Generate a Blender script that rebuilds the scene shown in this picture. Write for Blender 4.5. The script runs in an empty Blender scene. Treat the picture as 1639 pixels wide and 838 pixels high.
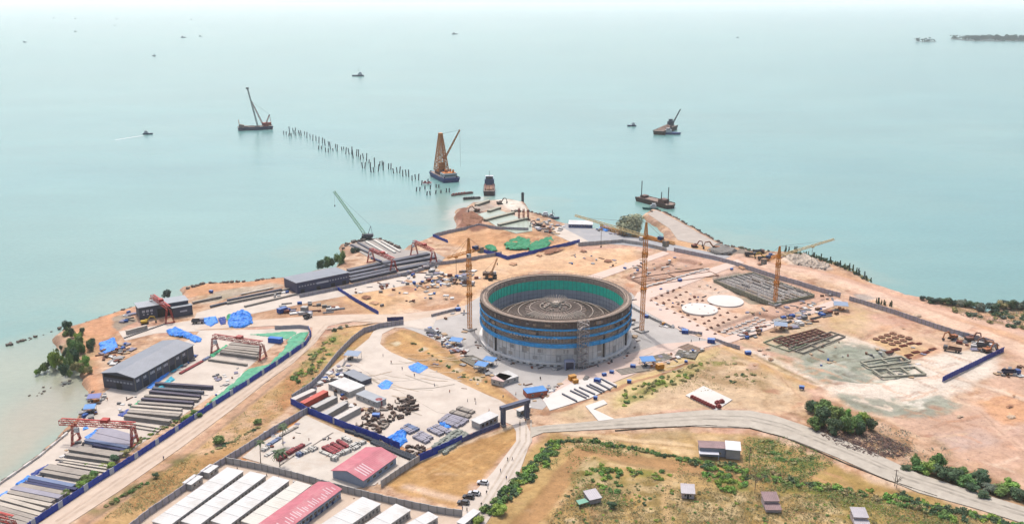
import bpy, bmesh, math, random
import numpy as np
from mathutils import Vector, Matrix
R = math.radians
rnd = random.Random(7)
SC = bpy.context.scene
COL = SC.collection

# ------------------------------------------------ camera, sky, sun, exposure
F, CX, CY, TH, CAMH = 1430.0, 819.5, 419.0, R(16.5), 185.0
SEA = -3.0
cam_d = bpy.data.cameras.new('camera'); cam = bpy.data.objects.new('camera', cam_d); COL.objects.link(cam)
cam.location = (0, 0, CAMH); cam.rotation_euler = (math.pi/2 - TH, 0, 0)
cam_d.sensor_width = 36; cam_d.sensor_fit = 'HORIZONTAL'; cam_d.lens = 36*F/1639
cam_d.clip_start = 1; cam_d.clip_end = 120000
SC.camera = cam
SUN_EL = R(65)
SX, SY = -0.33, 0.94          # horizontal direction towards the sun (behind the tank, a little left)
world = bpy.data.worlds.new('World'); SC.world = world; world.use_nodes = True
wn = world.node_tree; wn.nodes.clear()
wo = wn.nodes.new('ShaderNodeOutputWorld'); wb = wn.nodes.new('ShaderNodeBackground'); sk = wn.nodes.new('ShaderNodeTexSky')
sk.sky_type = 'NISHITA'; sk.sun_disc = False; sk.sun_elevation = SUN_EL; sk.sun_rotation = math.atan2(SX, SY)
sk.dust_density = 5.0; sk.air_density = 1.0
wb.inputs['Strength'].default_value = 0.15
wn.links.new(sk.outputs[0], wb.inputs[0]); wn.links.new(wb.outputs[0], wo.inputs[0])
sun_d = bpy.data.lights.new('sun', 'SUN'); sun = bpy.data.objects.new('sun', sun_d); COL.objects.link(sun)
sun_d.energy = 2.1; sun_d.angle = R(1.5); sun_d.color = (1.0, 0.955, 0.90)
sd = Vector((SX, SY, 0)).normalized()*math.cos(SUN_EL) + Vector((0, 0, math.sin(SUN_EL)))
sun.rotation_euler = sd.to_track_quat('Z', 'Y').to_euler()
SC.view_settings.view_transform = 'Standard'; SC.view_settings.look = 'None'
SC.view_settings.exposure = 0.70; SC.view_settings.gamma = 1
SC.cycles.max_bounces = 5; SC.cycles.diffuse_bounces = 3; SC.cycles.glossy_bounces = 2
SC.cycles.volume_bounces = 1; SC.cycles.use_denoising = True
SC.cycles.caustics_reflective = False; SC.cycles.caustics_refractive = False

# ------------------------------------------------ helpers
KA = 0.50
def lin(c):
    c = c/255.0
    return c/12.92 if c < 0.04045 else ((c+0.055)/1.055)**2.4
def A(r, g, b, k=1.0):
    """the surface colour behind a photographed sRGB colour"""
    return (min(.85, lin(r)*KA*k), min(.85, lin(g)*KA*k), min(.85, lin(b)*KA*k*1.0))

def G(px, py, z=0.0):
    """photo pixel -> point of the level z"""
    dx = (px-CX)/F; dy = -(py-CY)/F
    d = Vector((dx, math.cos(TH)+dy*math.sin(TH), -math.sin(TH)+dy*math.cos(TH)))
    t = (z-CAMH)/d.z
    return Vector((d.x*t, d.y*t, z))
def Zm(ox, oy, s):
    return lambda x, y: (ox+x/s, oy+y/s)
def mpp(px, py, z=0.0):
    p = G(px, py, z)
    return (p.y*math.cos(TH)+(CAMH-z)*math.sin(TH))/F      # metres per photo pixel there
def hpx(px, py, n, z=0.0):
    return n*mpp(px, py, z)/math.cos(TH)*1.0

_mats = {}
def M(name, rgb, rough=0.8, var=0.12, scale=0.6, metal=0.0, bump=0.0, spec=0.3, raw=False, dirt=None):
    if name in _mats: return _mats[name]
    m = bpy.data.materials.new(name); m.use_nodes = True; _mats[name] = m
    nt = m.node_tree; b = nt.nodes['Principled BSDF']
    c = rgb if raw else A(*rgb)
    b.inputs['Roughness'].default_value = rough; b.inputs['Metallic'].default_value = metal
    b.inputs['Specular IOR Level'].default_value = spec
    tc = nt.nodes.new('ShaderNodeTexCoord')
    n1 = nt.nodes.new('ShaderNodeTexNoise'); n1.inputs['Scale'].default_value = scale; n1.inputs['Detail'].default_value = 5
    n1.inputs['Roughness'].default_value = 0.65
    nt.links.new(tc.outputs['Object'], n1.inputs['Vector'])
    mr = nt.nodes.new('ShaderNodeMapRange'); mr.inputs[1].default_value = .25; mr.inputs[2].default_value = .75
    mr.inputs[3].default_value = 1-var*1.6; mr.inputs[4].default_value = 1+var
    nt.links.new(n1.outputs[0], mr.inputs[0])
    mx = nt.nodes.new('ShaderNodeVectorMath'); mx.operation = 'SCALE'; mx.inputs[0].default_value = c
    nt.links.new(mr.outputs[0], mx.inputs['Scale'])
    out = mx.outputs[0]
    if dirt:
        n2 = nt.nodes.new('ShaderNodeTexNoise'); n2.inputs['Scale'].default_value = scale*0.45; n2.inputs['Detail'].default_value = 9; n2.inputs['Roughness'].default_value = .68
        nt.links.new(tc.outputs['Object'], n2.inputs['Vector'])
        r2 = nt.nodes.new('ShaderNodeMapRange'); r2.inputs[1].default_value = .5; r2.inputs[2].default_value = .68
        r2.inputs[4].default_value = .75
        nt.links.new(n2.outputs[0], r2.inputs[0])
        mm = nt.nodes.new('ShaderNodeMix'); mm.data_type = 'RGBA'
        nt.links.new(r2.outputs[0], mm.inputs[0]); nt.links.new(out, mm.inputs[6]); mm.inputs[7].default_value = (*A(*dirt), 1)
        out = mm.outputs[2]
    nt.links.new(out, b.inputs['Base Color'])
    if bump:
        bp = nt.nodes.new('ShaderNodeBump'); bp.inputs['Strength'].default_value = bump; bp.inputs['Distance'].default_value = .3
        nt.links.new(n1.outputs[0], bp.inputs['Height']); nt.links.new(bp.outputs[0], b.inputs['Normal'])
    return m
def ribbed(name, rgb, period=1.0, axis='X', amp=.35, rough=.5, var=.12, dirt=None, depth=.15):
    """sheet metal with ribs running across `axis` of the object"""
    if name in _mats: return _mats[name]
    m = M(name, rgb, rough, var, .25, spec=.4, dirt=dirt); nt = m.node_tree
    tc = nt.nodes.new('ShaderNodeTexCoord'); w = nt.nodes.new('ShaderNodeTexWave')
    w.wave_type = 'BANDS'; w.bands_direction = axis; w.wave_profile = 'SIN'; w.inputs['Scale'].default_value = .314/period
    nt.links.new(tc.outputs['Object'], w.inputs[0])
    bp = nt.nodes.new('ShaderNodeBump'); bp.inputs['Strength'].default_value = amp; bp.inputs['Distance'].default_value = depth
    nt.links.new(w.outputs['Fac'], bp.inputs['Height']); nt.links.new(bp.outputs[0], nt.nodes['Principled BSDF'].inputs['Normal'])
    return m

class MB:
    def __init__(s): s.v = []; s.f = []; s.m = []; s.mi = 0
    def add(s, vs, fs):
        o = len(s.v); s.v += [tuple(v) for v in vs]
        for f in fs: s.f.append(tuple(i+o for i in f)); s.m.append(s.mi)
        return s
    def box(s, x0, y0, z0, x1, y1, z1):
        return s.add([(x0,y0,z0),(x1,y0,z0),(x1,y1,z0),(x0,y1,z0),(x0,y0,z1),(x1,y0,z1),(x1,y1,z1),(x0,y1,z1)],
                     [(0,3,2,1),(4,5,6,7),(0,1,5,4),(1,2,6,5),(2,3,7,6),(3,0,4,7)])
    def cbox(s, cx, cy, cz, sx, sy, sz, rz=0):
        n = len(s.v); s.box(-sx/2,-sy/2,-sz/2,sx/2,sy/2,sz/2); c, q = math.cos(rz), math.sin(rz)
        for i in range(n, len(s.v)):
            x, y, z = s.v[i]; s.v[i] = (cx+x*c-y*q, cy+x*q+y*c, cz+z)
        return s
    def bar(s, p, q, w, h=None, n=4):
        p = Vector(p); q = Vector(q); d = q-p
        if d.length < 1e-6: return s
        h = w if h is None else h
        d.normalize(); up = Vector((0,0,1)) if abs(d.z) < .95 else Vector((0,1,0))
        a = d.cross(up).normalized(); b = a.cross(d)
        vs = []
        for c in (p, q):
            for k in range(n):
                t = 2*math.pi*(k+.5)/n; r = 0.7071 if n == 4 else .5
                vs.append(c+a*math.cos(t)*w*r+b*math.sin(t)*h*r)
        fs = [(k, (k+1)%n, n+(k+1)%n, n+k) for k in range(n)] + [tuple(range(n))[::-1], tuple(range(n, 2*n))]
        return s.add(vs, fs)
    def prism(s, poly, z0, z1):
        n = len(poly)
        ar = sum(poly[i][0]*poly[(i+1)%n][1]-poly[(i+1)%n][0]*poly[i][1] for i in range(n))
        if ar < 0: poly = poly[::-1]
        return s.add([(p[0],p[1],z0) for p in poly]+[(p[0],p[1],z1) for p in poly],
                     [tuple(range(n))[::-1], tuple(range(n,2*n))]+[(i,(i+1)%n,n+(i+1)%n,n+i) for i in range(n)])
    def extr(s, prof, x0, x1):
        """profile of (y,z) pushed from x0 to x1"""
        n = len(prof)
        return s.add([(x0,p[0],p[1]) for p in prof]+[(x1,p[0],p[1]) for p in prof],
                     [tuple(range(n)), tuple(range(n,2*n))[::-1]]+[(i,n+i,n+(i+1)%n,(i+1)%n) for i in range(n)])
    def cyl(s, cx, cy, z0, z1, r0, r1=None, n=16, cap=True):
        r1 = r0 if r1 is None else r1
        vs = [(cx+r0*math.cos(2*math.pi*k/n), cy+r0*math.sin(2*math.pi*k/n), z0) for k in range(n)]
        vs += [(cx+r1*math.cos(2*math.pi*k/n), cy+r1*math.sin(2*math.pi*k/n), z1) for k in range(n)]
        fs = [(k,(k+1)%n,n+(k+1)%n,n+k) for k in range(n)]
        if cap: fs += [tuple(range(n))[::-1], tuple(range(n,2*n))]
        return s.add(vs, fs)
    def ring(s, r0, r1, z0, z1, n=128, a0=0, a1=2*math.pi):
        full = abs(a1-a0-2*math.pi) < 1e-6; m = n if full else n+1
        vs = []
        for k in range(m):
            t = a0+(a1-a0)*k/n; c, q = math.cos(t), math.sin(t)
            vs += [(r0*c,r0*q,z0),(r1*c,r1*q,z0),(r1*c,r1*q,z1),(r0*c,r0*q,z1)]
        fs = []
        for k in range(n):
            a = 4*k; b = 4*((k+1)%m)
            fs += [(a,b,b+1,a+1),(a+1,b+1,b+2,a+2),(a+2,b+2,b+3,a+3),(a+3,b+3,b,a)]
        if not full: fs += [(0,1,2,3),(4*n+3,4*n+2,4*n+1,4*n)]
        return s.add(vs, fs)
    def lattice(s, p, q, w0, w1=None, n=8, t=.16, tri=False, d=None):
        """square lattice boom from p to q"""
        p = Vector(p); q = Vector(q); w1 = w0 if w1 is None else w1; d = t*.6 if d is None else d
        ax = (q-p).normalized(); up = Vector((0,0,1)) if abs(ax.z) < .95 else Vector((0,1,0))
        a = ax.cross(up).normalized(); b = a.cross(ax)
        cs = [(-1,-1),(1,-1),(0,1)] if tri else [(-1,-1),(1,-1),(1,1),(-1,1)]
        def P(k, c): f = k/n; w = w0+(w1-w0)*f; return p+(q-p)*f+a*c[0]*w/2+b*c[1]*w/2
        for c in cs: s.bar(P(0,c), P(n,c), t)
        m = len(cs)
        for k in range(n):
            for i in range(m):
                c0, c1 = cs[i], cs[(i+1)%m]
                s.bar(P(k,c0 if k%2 else c1), P(k+1,c1 if k%2 else c0), d)
                if not tri: s.bar(P(k,c0), P(k,c1), d)
        return s
    def mesh(s, name, mats):
        me = bpy.data.meshes.new(name); me.from_pydata(s.v, [], s.f)
        for m in (mats if isinstance(mats, (list, tuple)) else [mats]): me.materials.append(m)
        if any(s.m): me.polygons.foreach_set('material_index', s.m)
        me.update(); return me
    def build(s, name, mats, parent=None, loc=(0,0,0), rz=0, smooth=False):
        me = s.mesh(name, mats)
        if smooth: me.polygons.foreach_set('use_smooth', [True]*len(me.polygons))
        return place(name, me, parent, loc, rz)
def place(name, me, parent=None, loc=(0,0,0), rz=0):
    o = bpy.data.objects.new(name, me); COL.objects.link(o); o.location = loc; o.rotation_euler = (0,0,rz)
    if parent is not None: o.parent = parent
    return o
def tag(o, label, cat, group=None):
    o['label'] = label; o['category'] = cat; o['kind'] = 'thing'
    if group: o['group'] = group
    return o
def kind(o, k='structure'): o['kind'] = k; return o
def thing(name, label, cat, loc=(0,0,0), rz=0, group=None):
    o = bpy.data.objects.new(name, None); COL.objects.link(o); o.location = loc; o.rotation_euler = (0,0,rz)
    o.empty_display_size = .5
    return tag(o, label, cat, group)
def kids(o): return [c for c in bpy.data.objects if c.parent is o]
def copy_tree(o, loc=None, rz=None, label=None, group=None, parent=None, ks=None, scale=None):
    c = o.copy(); COL.objects.link(c)
    if parent is not None: c.parent = parent
    if loc is not None: c.location = loc
    if rz is not None: c.rotation_euler = (0,0,rz)
    if label: c['label'] = label
    if group: c['group'] = group
    if scale: c.scale = (scale,)*3 if not isinstance(scale, tuple) else scale
    for ch in list(o.children): copy_tree(ch, parent=c)
    return c
def frame(a, b, z=0.0):
    """ground frame with its x axis from photo point a to photo point b: location, rotation, length"""
    p, q = G(*a, z), G(*b, z); d = q-p
    return p, math.atan2(d.y, d.x), d.length

# ------------------------------------------------ haze
# ------------------------------------------------ noise fields on arrays
def vnoise(x, y, s, seed):
    rs = np.random.RandomState(seed); T = rs.rand(256, 256)
    u, v = x/s, y/s; i, j = np.floor(u).astype(int), np.floor(v).astype(int); fu, fv = u-i, v-j
    fu = fu*fu*(3-2*fu); fv = fv*fv*(3-2*fv)
    g = lambda a, b: T[a & 255, b & 255]
    return (g(i,j)*(1-fu)+g(i+1,j)*fu)*(1-fv)+(g(i,j+1)*(1-fu)+g(i+1,j+1)*fu)*fv
def fbm(x, y, s, seed, o=4):
    r = 0; a = .5; t = 0
    for k in range(o): r = r+a*vnoise(x+17.3*k, y-9.1*k, s/2**k, seed+k); t += a; a *= .55
    return r/t-.5
def pts(l, z=0.0): return np.array([G(px, py, z)[:2] for px, py in l])
def sdist(X, Y, P, closed=True):
    """signed distance (positive inside) to polygon P, or minus distance to the polyline"""
    d2 = np.full(X.shape, 1e18); ins = np.zeros(X.shape, bool); n = len(P)
    for i in range(n if closed else n-1):
        ax, ay = P[i]; bx, by = P[(i+1) % n]; ex, ey = bx-ax, by-ay; L = ex*ex+ey*ey+1e-12
        t = np.clip(((X-ax)*ex+(Y-ay)*ey)/L, 0, 1)
        d2 = np.minimum(d2, (X-ax-t*ex)**2+(Y-ay-t*ey)**2)
        if closed:
            c = (ay > Y) != (by > Y)
            with np.errstate(divide='ignore', invalid='ignore'): xx = ex*(Y-ay)/(by-ay+1e-12)+ax
            ins ^= c & (X < xx)
    d = np.sqrt(d2)
    return np.where(ins, d, -d) if closed else -d

COAST = [(-260,1000),(-120,850),(-40,800),(0,766),(60,726),(100,690),(128,664),(148,640),(150,618),(138,600),(126,575),(98,548),(88,534),(118,519),(160,506),(215,489),
 (296,474),(294,457),(330,452),(400,449),(462,442),(500,432),(545,424),(552,404),(548,390),(575,384),(606,381),(636,391),(646,399),(668,386),(696,375),(732,367),(738,356),
 (731,346),(733,333),(745,331),(757,323),(786,319),(815,317),(836,322),(843,335),(868,344),(890,352),(920,360),(960,366),(1000,374),(1050,378),(1072,380),(1064,366),(1030,342),(1048,333),
 (1078,346),(1120,370),(1162,392),(1215,399),(1262,401),(1300,409),(1340,421),(1394,450),(1448,470),(1500,478),(1560,490),(1582,498),(1600,488),(1639,484),(1760,470),(1950,470),(2150,520),(2300,700),(2300,1200),(-200,1200)]
coastP = pts(COAST)

# ground sheets: (name, kind of paving, outline) - crisp roads and concrete pads
SHEETS = []
def sheet(name, mat, poly, lvl=0): SHEETS.append((name, mat, poly, lvl))

conc = M('concrete_paving', (232,218,203), .85, .09, .12, dirt=(208,192,176))
conc_grey = M('grey_concrete', (206,200,194), .85, .10, .1, dirt=(186,180,174))
conc_white = M('white_concrete', (246,240,232), .85, .06, .1, dirt=(232,222,210))
roadm = M('pale_road', (232,210,189), .9, .08, .15, dirt=(214,188,164))
pinkroad = M('pinkish_road', (240,214,198), .9, .06, .15, dirt=(228,198,178))
gravelm = M('gravel_road', (212,202,186), .95, .13, .25, dirt=(192,182,166))
asph = M('grey_asphalt', (184,184,186), .9, .09, .15, dirt=(198,192,184))
# left: coastal factory yard, road along the blue fence
sheet('concrete_yard', conc, [(-60,812),(0,775),(62,733),(108,694),(135,664),(158,640),(170,625),(315,535),(320,528),(420,527),(490,522),(496,530),(440,550),(400,586),(340,632),(225,710),(60,836),(-60,900)])
sheet('concrete_apron', conc, [(190,530),(310,512),(315,500),(455,462),(464,470),(600,452),(700,430),(712,438),(660,455),(560,472),(480,487),(330,516),(318,530),(250,533),(200,545)])
sheet('fence_road', roadm, [(20,880),(62,838),(150,777),(280,691),(400,613),(498,543),(500,524),(440,521),(312,528),(330,518),(480,507),(560,503),(640,503),(700,496),(744,489),(746,500),(700,512),(645,517),(605,516),(560,514),(525,522),(505,548),(470,580),(430,608),(370,656),(290,716),(190,786),(110,838),(60,880)],1)
sheet('tank_apron', conc_grey, [(700,505),(744,489),(775,470),(1010,468),(1040,500),(1098,532),(1170,547),(1128,556),(1040,572),(975,592),(902,625),(868,655),(846,652),(802,616),(742,566),(700,545),(664,530),(640,522),(646,512)])
sheet('curved_road', conc, [(646,515),(700,505),(690,530),(660,524),(632,524),(612,534),(606,548),(622,562),(660,578),(720,604),(780,632),(816,652),(836,664),(848,690),(850,704),(830,760),(775,842),(735,842),(741,806),(790,754),(826,706),(826,690),(820,680),(800,672),(700,660),(560,580),(588,545),(598,530),(618,520)],1)
sheet('material_yard', conc, [(606,524),(592,540),(560,566),(520,596),(478,634),(466,645),(540,676),(640,712),(664,724),(790,680),(826,664),(834,662),(800,640),(700,598),(640,572),(608,552),(612,534)])
# tank surround, far-side roads
sheet('site_road', pinkroad, [(1020,468),(1180,415),(1192,420),(1040,478),(1080,498),(1160,540),(1340,478),(1352,484),(1170,548),(1150,549),(1098,534),(1040,502),(1012,484)],1)
sheet('site_road', pinkroad, [(940,442),(1062,402),(1072,406),(952,450)],1)
sheet('coast_road', asph, [(905,358),(955,366),(1010,376),(1100,396),(1170,410),(1150,418),(1080,402),(1000,392),(940,388),(892,370)],0)
sheet('pale_pad', conc, [(880,372),(896,362),(942,386),(924,392)],1)
sheet('gravel_road', gravelm, [(850,684),(870,681),(930,676),(1050,663),(1130,656),(1200,657),(1240,665),(1290,682),(1380,716),(1470,758),(1560,787),(1640,811),(1700,829),(1700,864),(1640,838),(1560,813),(1470,788),(1400,759),(1340,732),(1270,704),(1200,685),(1100,682),(1000,685),(870,692),(850,700)],2)
sheet('strip_pad', pinkroad, [(908,604),(972,577),(1060,550),(1130,545),(1140,552),(1100,566),(1040,588),(962,620),(880,650),(868,640)],1)
sheet('work_pad', conc_white, [(868,638),(925,608),(962,604),(988,616),(945,637),(880,657)],2)
sheet('pad_path', conc_white, [(937,650),(966,640),(972,646),(950,655),(984,671),(958,674)],3)
sheet('laydown_pad', conc_white, [(1097,633),(1126,618),(1172,640),(1146,657)],3)
sheet('white_disc', conc_white, [], 3)
# camps at the bottom
sheet('camp_yard', M('camp_concrete', (230,219,205), .9, .09, .15, dirt=(212,194,174)), [(388,732),(412,712),(470,680),(488,664),(545,690),(640,728),(636,745),(600,776),(560,782)],1)
sheet('camp_yard', M('camp_ground', (230,208,187), .9, .09, .15, dirt=(214,186,160)), [(190,860),(262,800),(366,738),(450,752),(600,790),(700,812),(738,822),(745,880),(190,900)],1)
sheet('camp_yard', conc, [(600,745),(655,720),(664,730),(606,776)],0)
# jetty and causeway
sheet('jetty_deck', M('jetty_concrete', (188,180,172), .9, .1, .15, dirt=(170,162,154)), [(556,392),(604,382),(646,400),(692,402),(712,412),(700,428),(640,440),(600,418)],1)
sheet('causeway', M('causeway_stone', (206,194,182), .95, .12, .12, dirt=(186,174,160)), [(1036,342),(1050,336),(1078,350),(1150,390),(1140,396),(1085,384),(1072,366)],0)
sheet('pond', M('basin_water', (196,206,186), .25, .05, .1), [(764,343),(796,335),(850,356),(852,370),(826,374),(800,366)],2)

def H(px, py):  # convenience
    return G(px, py)

# ------------------------------------------------ terrain mesh
def axis(a, b, s0, s1):
    out = [a]
    while out[-1] < b:
        f = (out[-1]-a)/(b-a); out.append(out[-1]+s0+(s1-s0)*f)
    return np.array(out)
ys = axis(235, 960, .75, 1.7)
xs = np.arange(-460, 640, 1.05)
GX, GY = np.meshgrid(xs, ys)
WX = GX+fbm(GX, GY, 9, 3)*7+fbm(GX, GY, 40, 5)*8
WY = GY+fbm(GX, GY, 9, 11)*7+fbm(GX, GY, 40, 13)*8
dc = sdist(GX+fbm(GX,GY,14,21)*5, GY+fbm(GX,GY,14,23)*5, coastP)
colr = np.zeros(GX.shape+(3,)); colr[:] = A(228,192,160)
hgt = fbm(GX, GY, 26, 31)*.9-.35+fbm(GX,GY,5,33,3)*.25
def blend(mask, rgb, dz=0):
    global hgt
    c = np.array(A(*rgb)); colr[:] = colr*(1-mask[...,None])+c*mask[...,None]
    if dz: hgt += mask*dz
def paint(poly, rgb, fe=2.0, al=1.0, dz=0, warp=1.0, mott=0, raw=False, ms=6, rough=0):
    P = poly if raw else pts(poly)
    m = 20+fe
    j0, j1 = np.searchsorted(ys, [P[:,1].min()-m, P[:,1].max()+m]); i0, i1 = np.searchsorted(xs, [P[:,0].min()-m, P[:,0].max()+m])
    if j1 <= j0 or i1 <= i0: return
    sl = (slice(j0,j1), slice(i0,i1))
    X = GX[sl]*(1-warp)+WX[sl]*warp; Y = GY[sl]*(1-warp)+WY[sl]*warp
    d = sdist(X, Y, P); k = np.clip(d/(2*fe)+.5, 0, 1); k = k*k*(3-2*k)
    if mott: 
        n = fbm(GX[sl], GY[sl], ms, int(abs(P[0][0])*7) % 999, 4)
        k = k*np.clip(.5+n*mott*4, 0, 1)
    c = np.array(A(*rgb)); a = (k*al)[...,None]
    colr[sl] = colr[sl]*(1-a)+c*a
    if dz: hgt[sl] += k*dz
    if rough: hgt[sl] += k*np.abs(fbm(GX[sl], GY[sl], 4, 77, 3))*rough
def stroke(path, w, rgb, fe=1.0, al=1.0, dz=0, warp=.5, mott=0):
    P = pts(path); m = 20+w
    j0, j1 = np.searchsorted(ys, [P[:,1].min()-m, P[:,1].max()+m]); i0, i1 = np.searchsorted(xs, [P[:,0].min()-m, P[:,0].max()+m])
    sl = (slice(j0,j1), slice(i0,i1))
    X = GX[sl]*(1-warp)+WX[sl]*warp; Y = GY[sl]*(1-warp)+WY[sl]*warp
    d = sdist(X, Y, P, False)+w/2; k = np.clip(d/(2*fe)+.5, 0, 1); k = k*k*(3-2*k)
    if mott: k = k*np.clip(.5+fbm(GX[sl], GY[sl], 6, 91, 4)*mott*4, 0, 1)
    c = np.array(A(*rgb)); a = (k*al)[...,None]
    colr[sl] = colr[sl]*(1-a)+c*a
    if dz: hgt[sl] += k*dz
# broad tone variation of the bare earth
n = np.clip(.5+fbm(GX,GY,60,41)*2.4,0,1); blend(n*.55, (238,206,178))
n = np.clip(fbm(GX,GY,34,47)*4,0,1); blend(n*.5, (214,166,126))
n = np.clip(fbm(GX,GY,16,53)*4-.3,0,1); blend(n*.4, (232,214,192))
for sc_, sd_, th_, am_, cc_ in ((7,71,.02,.8,(196,150,112)),(4,73,.08,.7,(244,214,184)),(11,79,.10,.7,(176,132,104)),(3,83,.12,.7,(160,122,98)),(45,87,.05,.6,(226,178,160))):
    blend(np.clip((fbm(GX,GY,sc_,sd_,5)-th_)*7,0,1)*am_, cc_)
# shore
blend(np.clip(1-(dc-3)/5,0,1)*np.clip(.6+fbm(GX,GY,6,61)*4,0,1)*.8, (176,140,118))
# north-west point, coastal bank
paint([(120,520),(215,490),(225,510),(190,530),(160,545),(150,600),(165,625),(140,660),(105,690),(150,640),(135,600),(120,550)], (226,170,130), 3)
paint([(100,530),(135,520),(150,545),(150,590),(130,600),(95,560)], (176,156,118), 4, .8, mott=1.2)
paint([(296,460),(330,453),(465,444),(462,458),(400,462),(320,474),(300,478)], (222,168,128), 2)
paint([(345,468),(440,452),(462,458),(400,470),(330,486),(318,486)], (196,184,166), 2, .8)
paint([(178,508),(215,496),(222,512),(190,528)], (170,160,144), 1, .9)
# sandy central plain (far side of the tank)
paint([(700,380),(740,366),(900,370),(930,400),(860,410),(760,400)], (232,184,140), 4)
paint([(560,480),(740,400),(900,405),(1010,400),(1030,420),(950,440),(860,430),(770,460),(740,488),(560,500)], (238,194,150), 5)
paint([(540,462),(700,440),(720,450),(640,470),(620,505),(560,498)], (240,196,148), 4)
for p in ([(612,500),(618,482),(630,488),(640,505)],[(626,478),(650,476),(648,486),(630,488)]): paint(p, (196,158,118), 1.5, .7)
paint([(665,465),(700,462),(744,470),(730,490),(690,500),(660,492)], (196,150,116), 1.5, .8, dz=-.9)
paint([(672,468),(700,466),(728,474),(714,486),(686,488)], (220,186,158), 1, .8)
paint([(660,440),(740,410),(760,430),(750,455),(700,470),(650,466)], (206,160,124), 4, .7, mott=1.0)
paint([(440,476),(530,470),(600,500),(560,506),(420,510),(395,498)], (196,154,120), 5, .85)
paint([(480,480),(540,476),(560,494),(500,500)], (206,180,146), 3, .6, mott=.8)
paint([(800,372),(860,370),(900,378),(880,390),(820,392),(780,384)], (176,128,92), 3, .7, dz=1.2, mott=1.0)
paint([(730,375),(800,372),(820,390),(770,398),(720,388)], (216,164,118), 4, .7)
paint([(850,402),(900,393),(905,400),(860,408)], (196,150,114), 2, .6, dz=.8)
stroke([(745,400),(830,410),(920,402),(1010,398)], 9, (246,208,168), 3, .7)
# harbour head: red earth bank, white sand
paint([(734,334),(760,330),(775,340),(760,350),(790,366),(760,372),(735,362),(740,352),(731,346)], (150,104,84), 1.5, 1, dz=1.0, rough=1.5)
paint([(757,323),(786,318),(796,330),(764,342),(745,340)], (196,182,168), 2, .9)
paint([(790,318),(836,320),(845,335),(830,340),(800,328)], (240,230,214), 2)
stroke([(786,322),(830,345),(880,372)], 9, (222,196,176), 2, .9)
paint([(850,362),(880,360),(900,375),(870,380)], (160,130,108), 3, .8, mott=1)
stroke([(845,336),(890,352),(905,362)], 7, (186,150,128), 2, .9, mott=.8)
# far right shore behind the coast road
paint([(940,364),(1000,372),(1070,380),(1130,392),(1150,400),(1010,382),(930,370)], (196,150,120), 2, .8, mott=1)
paint([(1050,378),(1085,384),(1150,396),(1230,404),(1300,414),(1260,424),(1180,412),(1100,398)], (228,184,140), 3)
paint([(1160,405),(1190,398),(1200,408),(1180,412)], (140,134,126), 2, .9, dz=1.6, rough=1)
# right: haul road and slopes
paint([(1150,414),(1220,416),(1300,436),(1400,470),(1500,510),(1639,560),(1800,620),(1800,560),(1639,512),(1560,494),(1400,456),(1300,412),(1240,404)], (234,188,150), 3)
paint([(1380,452),(1450,474),(1639,538),(1800,600),(1800,575),(1639,520),(1480,476),(1400,456)], (226,186,166), 3, .8)
stroke([(1150,408),(1300,432),(1400,465),(1500,503),(1639,556),(1760,610)], 8, (246,214,182), 2, .8)
stroke([(1200,412),(1330,438),(1450,478),(1639,530),(1760,575)], 5, (216,166,140), 2, .7)
paint([(1368,470),(1405,466),(1425,476),(1380,482)], (182,172,162), 1.5, .9)
paint([(1254,408),(1290,408),(1334,430),(1320,434),(1260,424)], (228,204,184), 1.5, 1, rough=1.6, dz=1.2)
paint([(1480,478),(1560,490),(1639,490),(1800,480),(1800,560),(1639,530),(1560,512)], (160,134,96), 3, .9, mott=1.4)
# foundations field between tank and coast road
paint([(1010,440),(1060,405),(1180,410),(1340,470),(1170,546),(1040,480)], (222,182,158), 3)
paint([(1040,482),(1140,440),(1230,490),(1180,530),(1150,540)], (234,196,164), 2, .9)
paint([(1080,470),(1150,448),(1190,460),(1110,480)], (214,200,180), 2, .8, mott=.9)
for q in ([(1000,442),(1090,412),(1122,418),(1030,456)], [(1140,525),(1215,497),(1262,510),(1180,538)]):
    paint(q, (170,130,110), 1.2, .9, dz=-1.2, warp=.3)
    c = np.mean(q, 0); paint([tuple(c+(np.array(p)-c)*.82) for p in q], (222,186,164), 1, .9, warp=.3)
paint([(1140,445),(1180,434),(1282,466),(1240,488),(1200,484)], (150,146,126), 1.5, .9, dz=-1.5, warp=.3)
paint([(1345,480),(1400,500),(1380,560),(1200,555),(1180,545)], (222,186,150), 3, .9)
paint([(1320,505),(1385,500),(1392,515),(1360,532),(1320,520)], (216,186,130), 2, .8, mott=.5)
paint([(1375,540),(1415,522),(1500,555),(1455,578)], (196,146,116), 1.2, .9, dz=-1.0, warp=.3)
paint([(1385,541),(1417,527),(1485,553),(1452,570)], (224,188,140), 1, .9, warp=.3)
paint([(1270,580),(1330,530),(1385,540),(1450,580),(1520,560),(1600,560),(1590,600),(1500,640),(1420,655),(1340,630)], (238,222,204), 4, .9)
paint([(1225,530),(1290,510),(1340,535),(1290,560),(1230,556)], (196,176,140), 2, .7, mott=.8)
paint([(1300,556),(1360,545),(1420,556),(1450,572),(1420,600),(1340,604),(1310,586)], (150,156,138), 3, .7, mott=1.6)
paint([(1265,545),(1310,532),(1350,545),(1340,565),(1300,580),(1230,560)], (188,184,162), 2, .8)
paint([(1280,580),(1350,552),(1400,556),(1462,575),(1440,602),(1390,612),(1345,606),(1310,598)], (150,156,138), 1.6, .95, dz=-.8, rough=.8)
paint([(1290,584),(1318,572),(1392,602),(1372,608)], (206,202,186), 1.2, .9, warp=.3)
for a in ([(1390,575),(1425,562)],[(1405,592),(1450,572)],[(1345,592),(1385,606)]): stroke(a, 4, (128,122,106), .8, .9, dz=-1.2, warp=.2)
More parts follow.
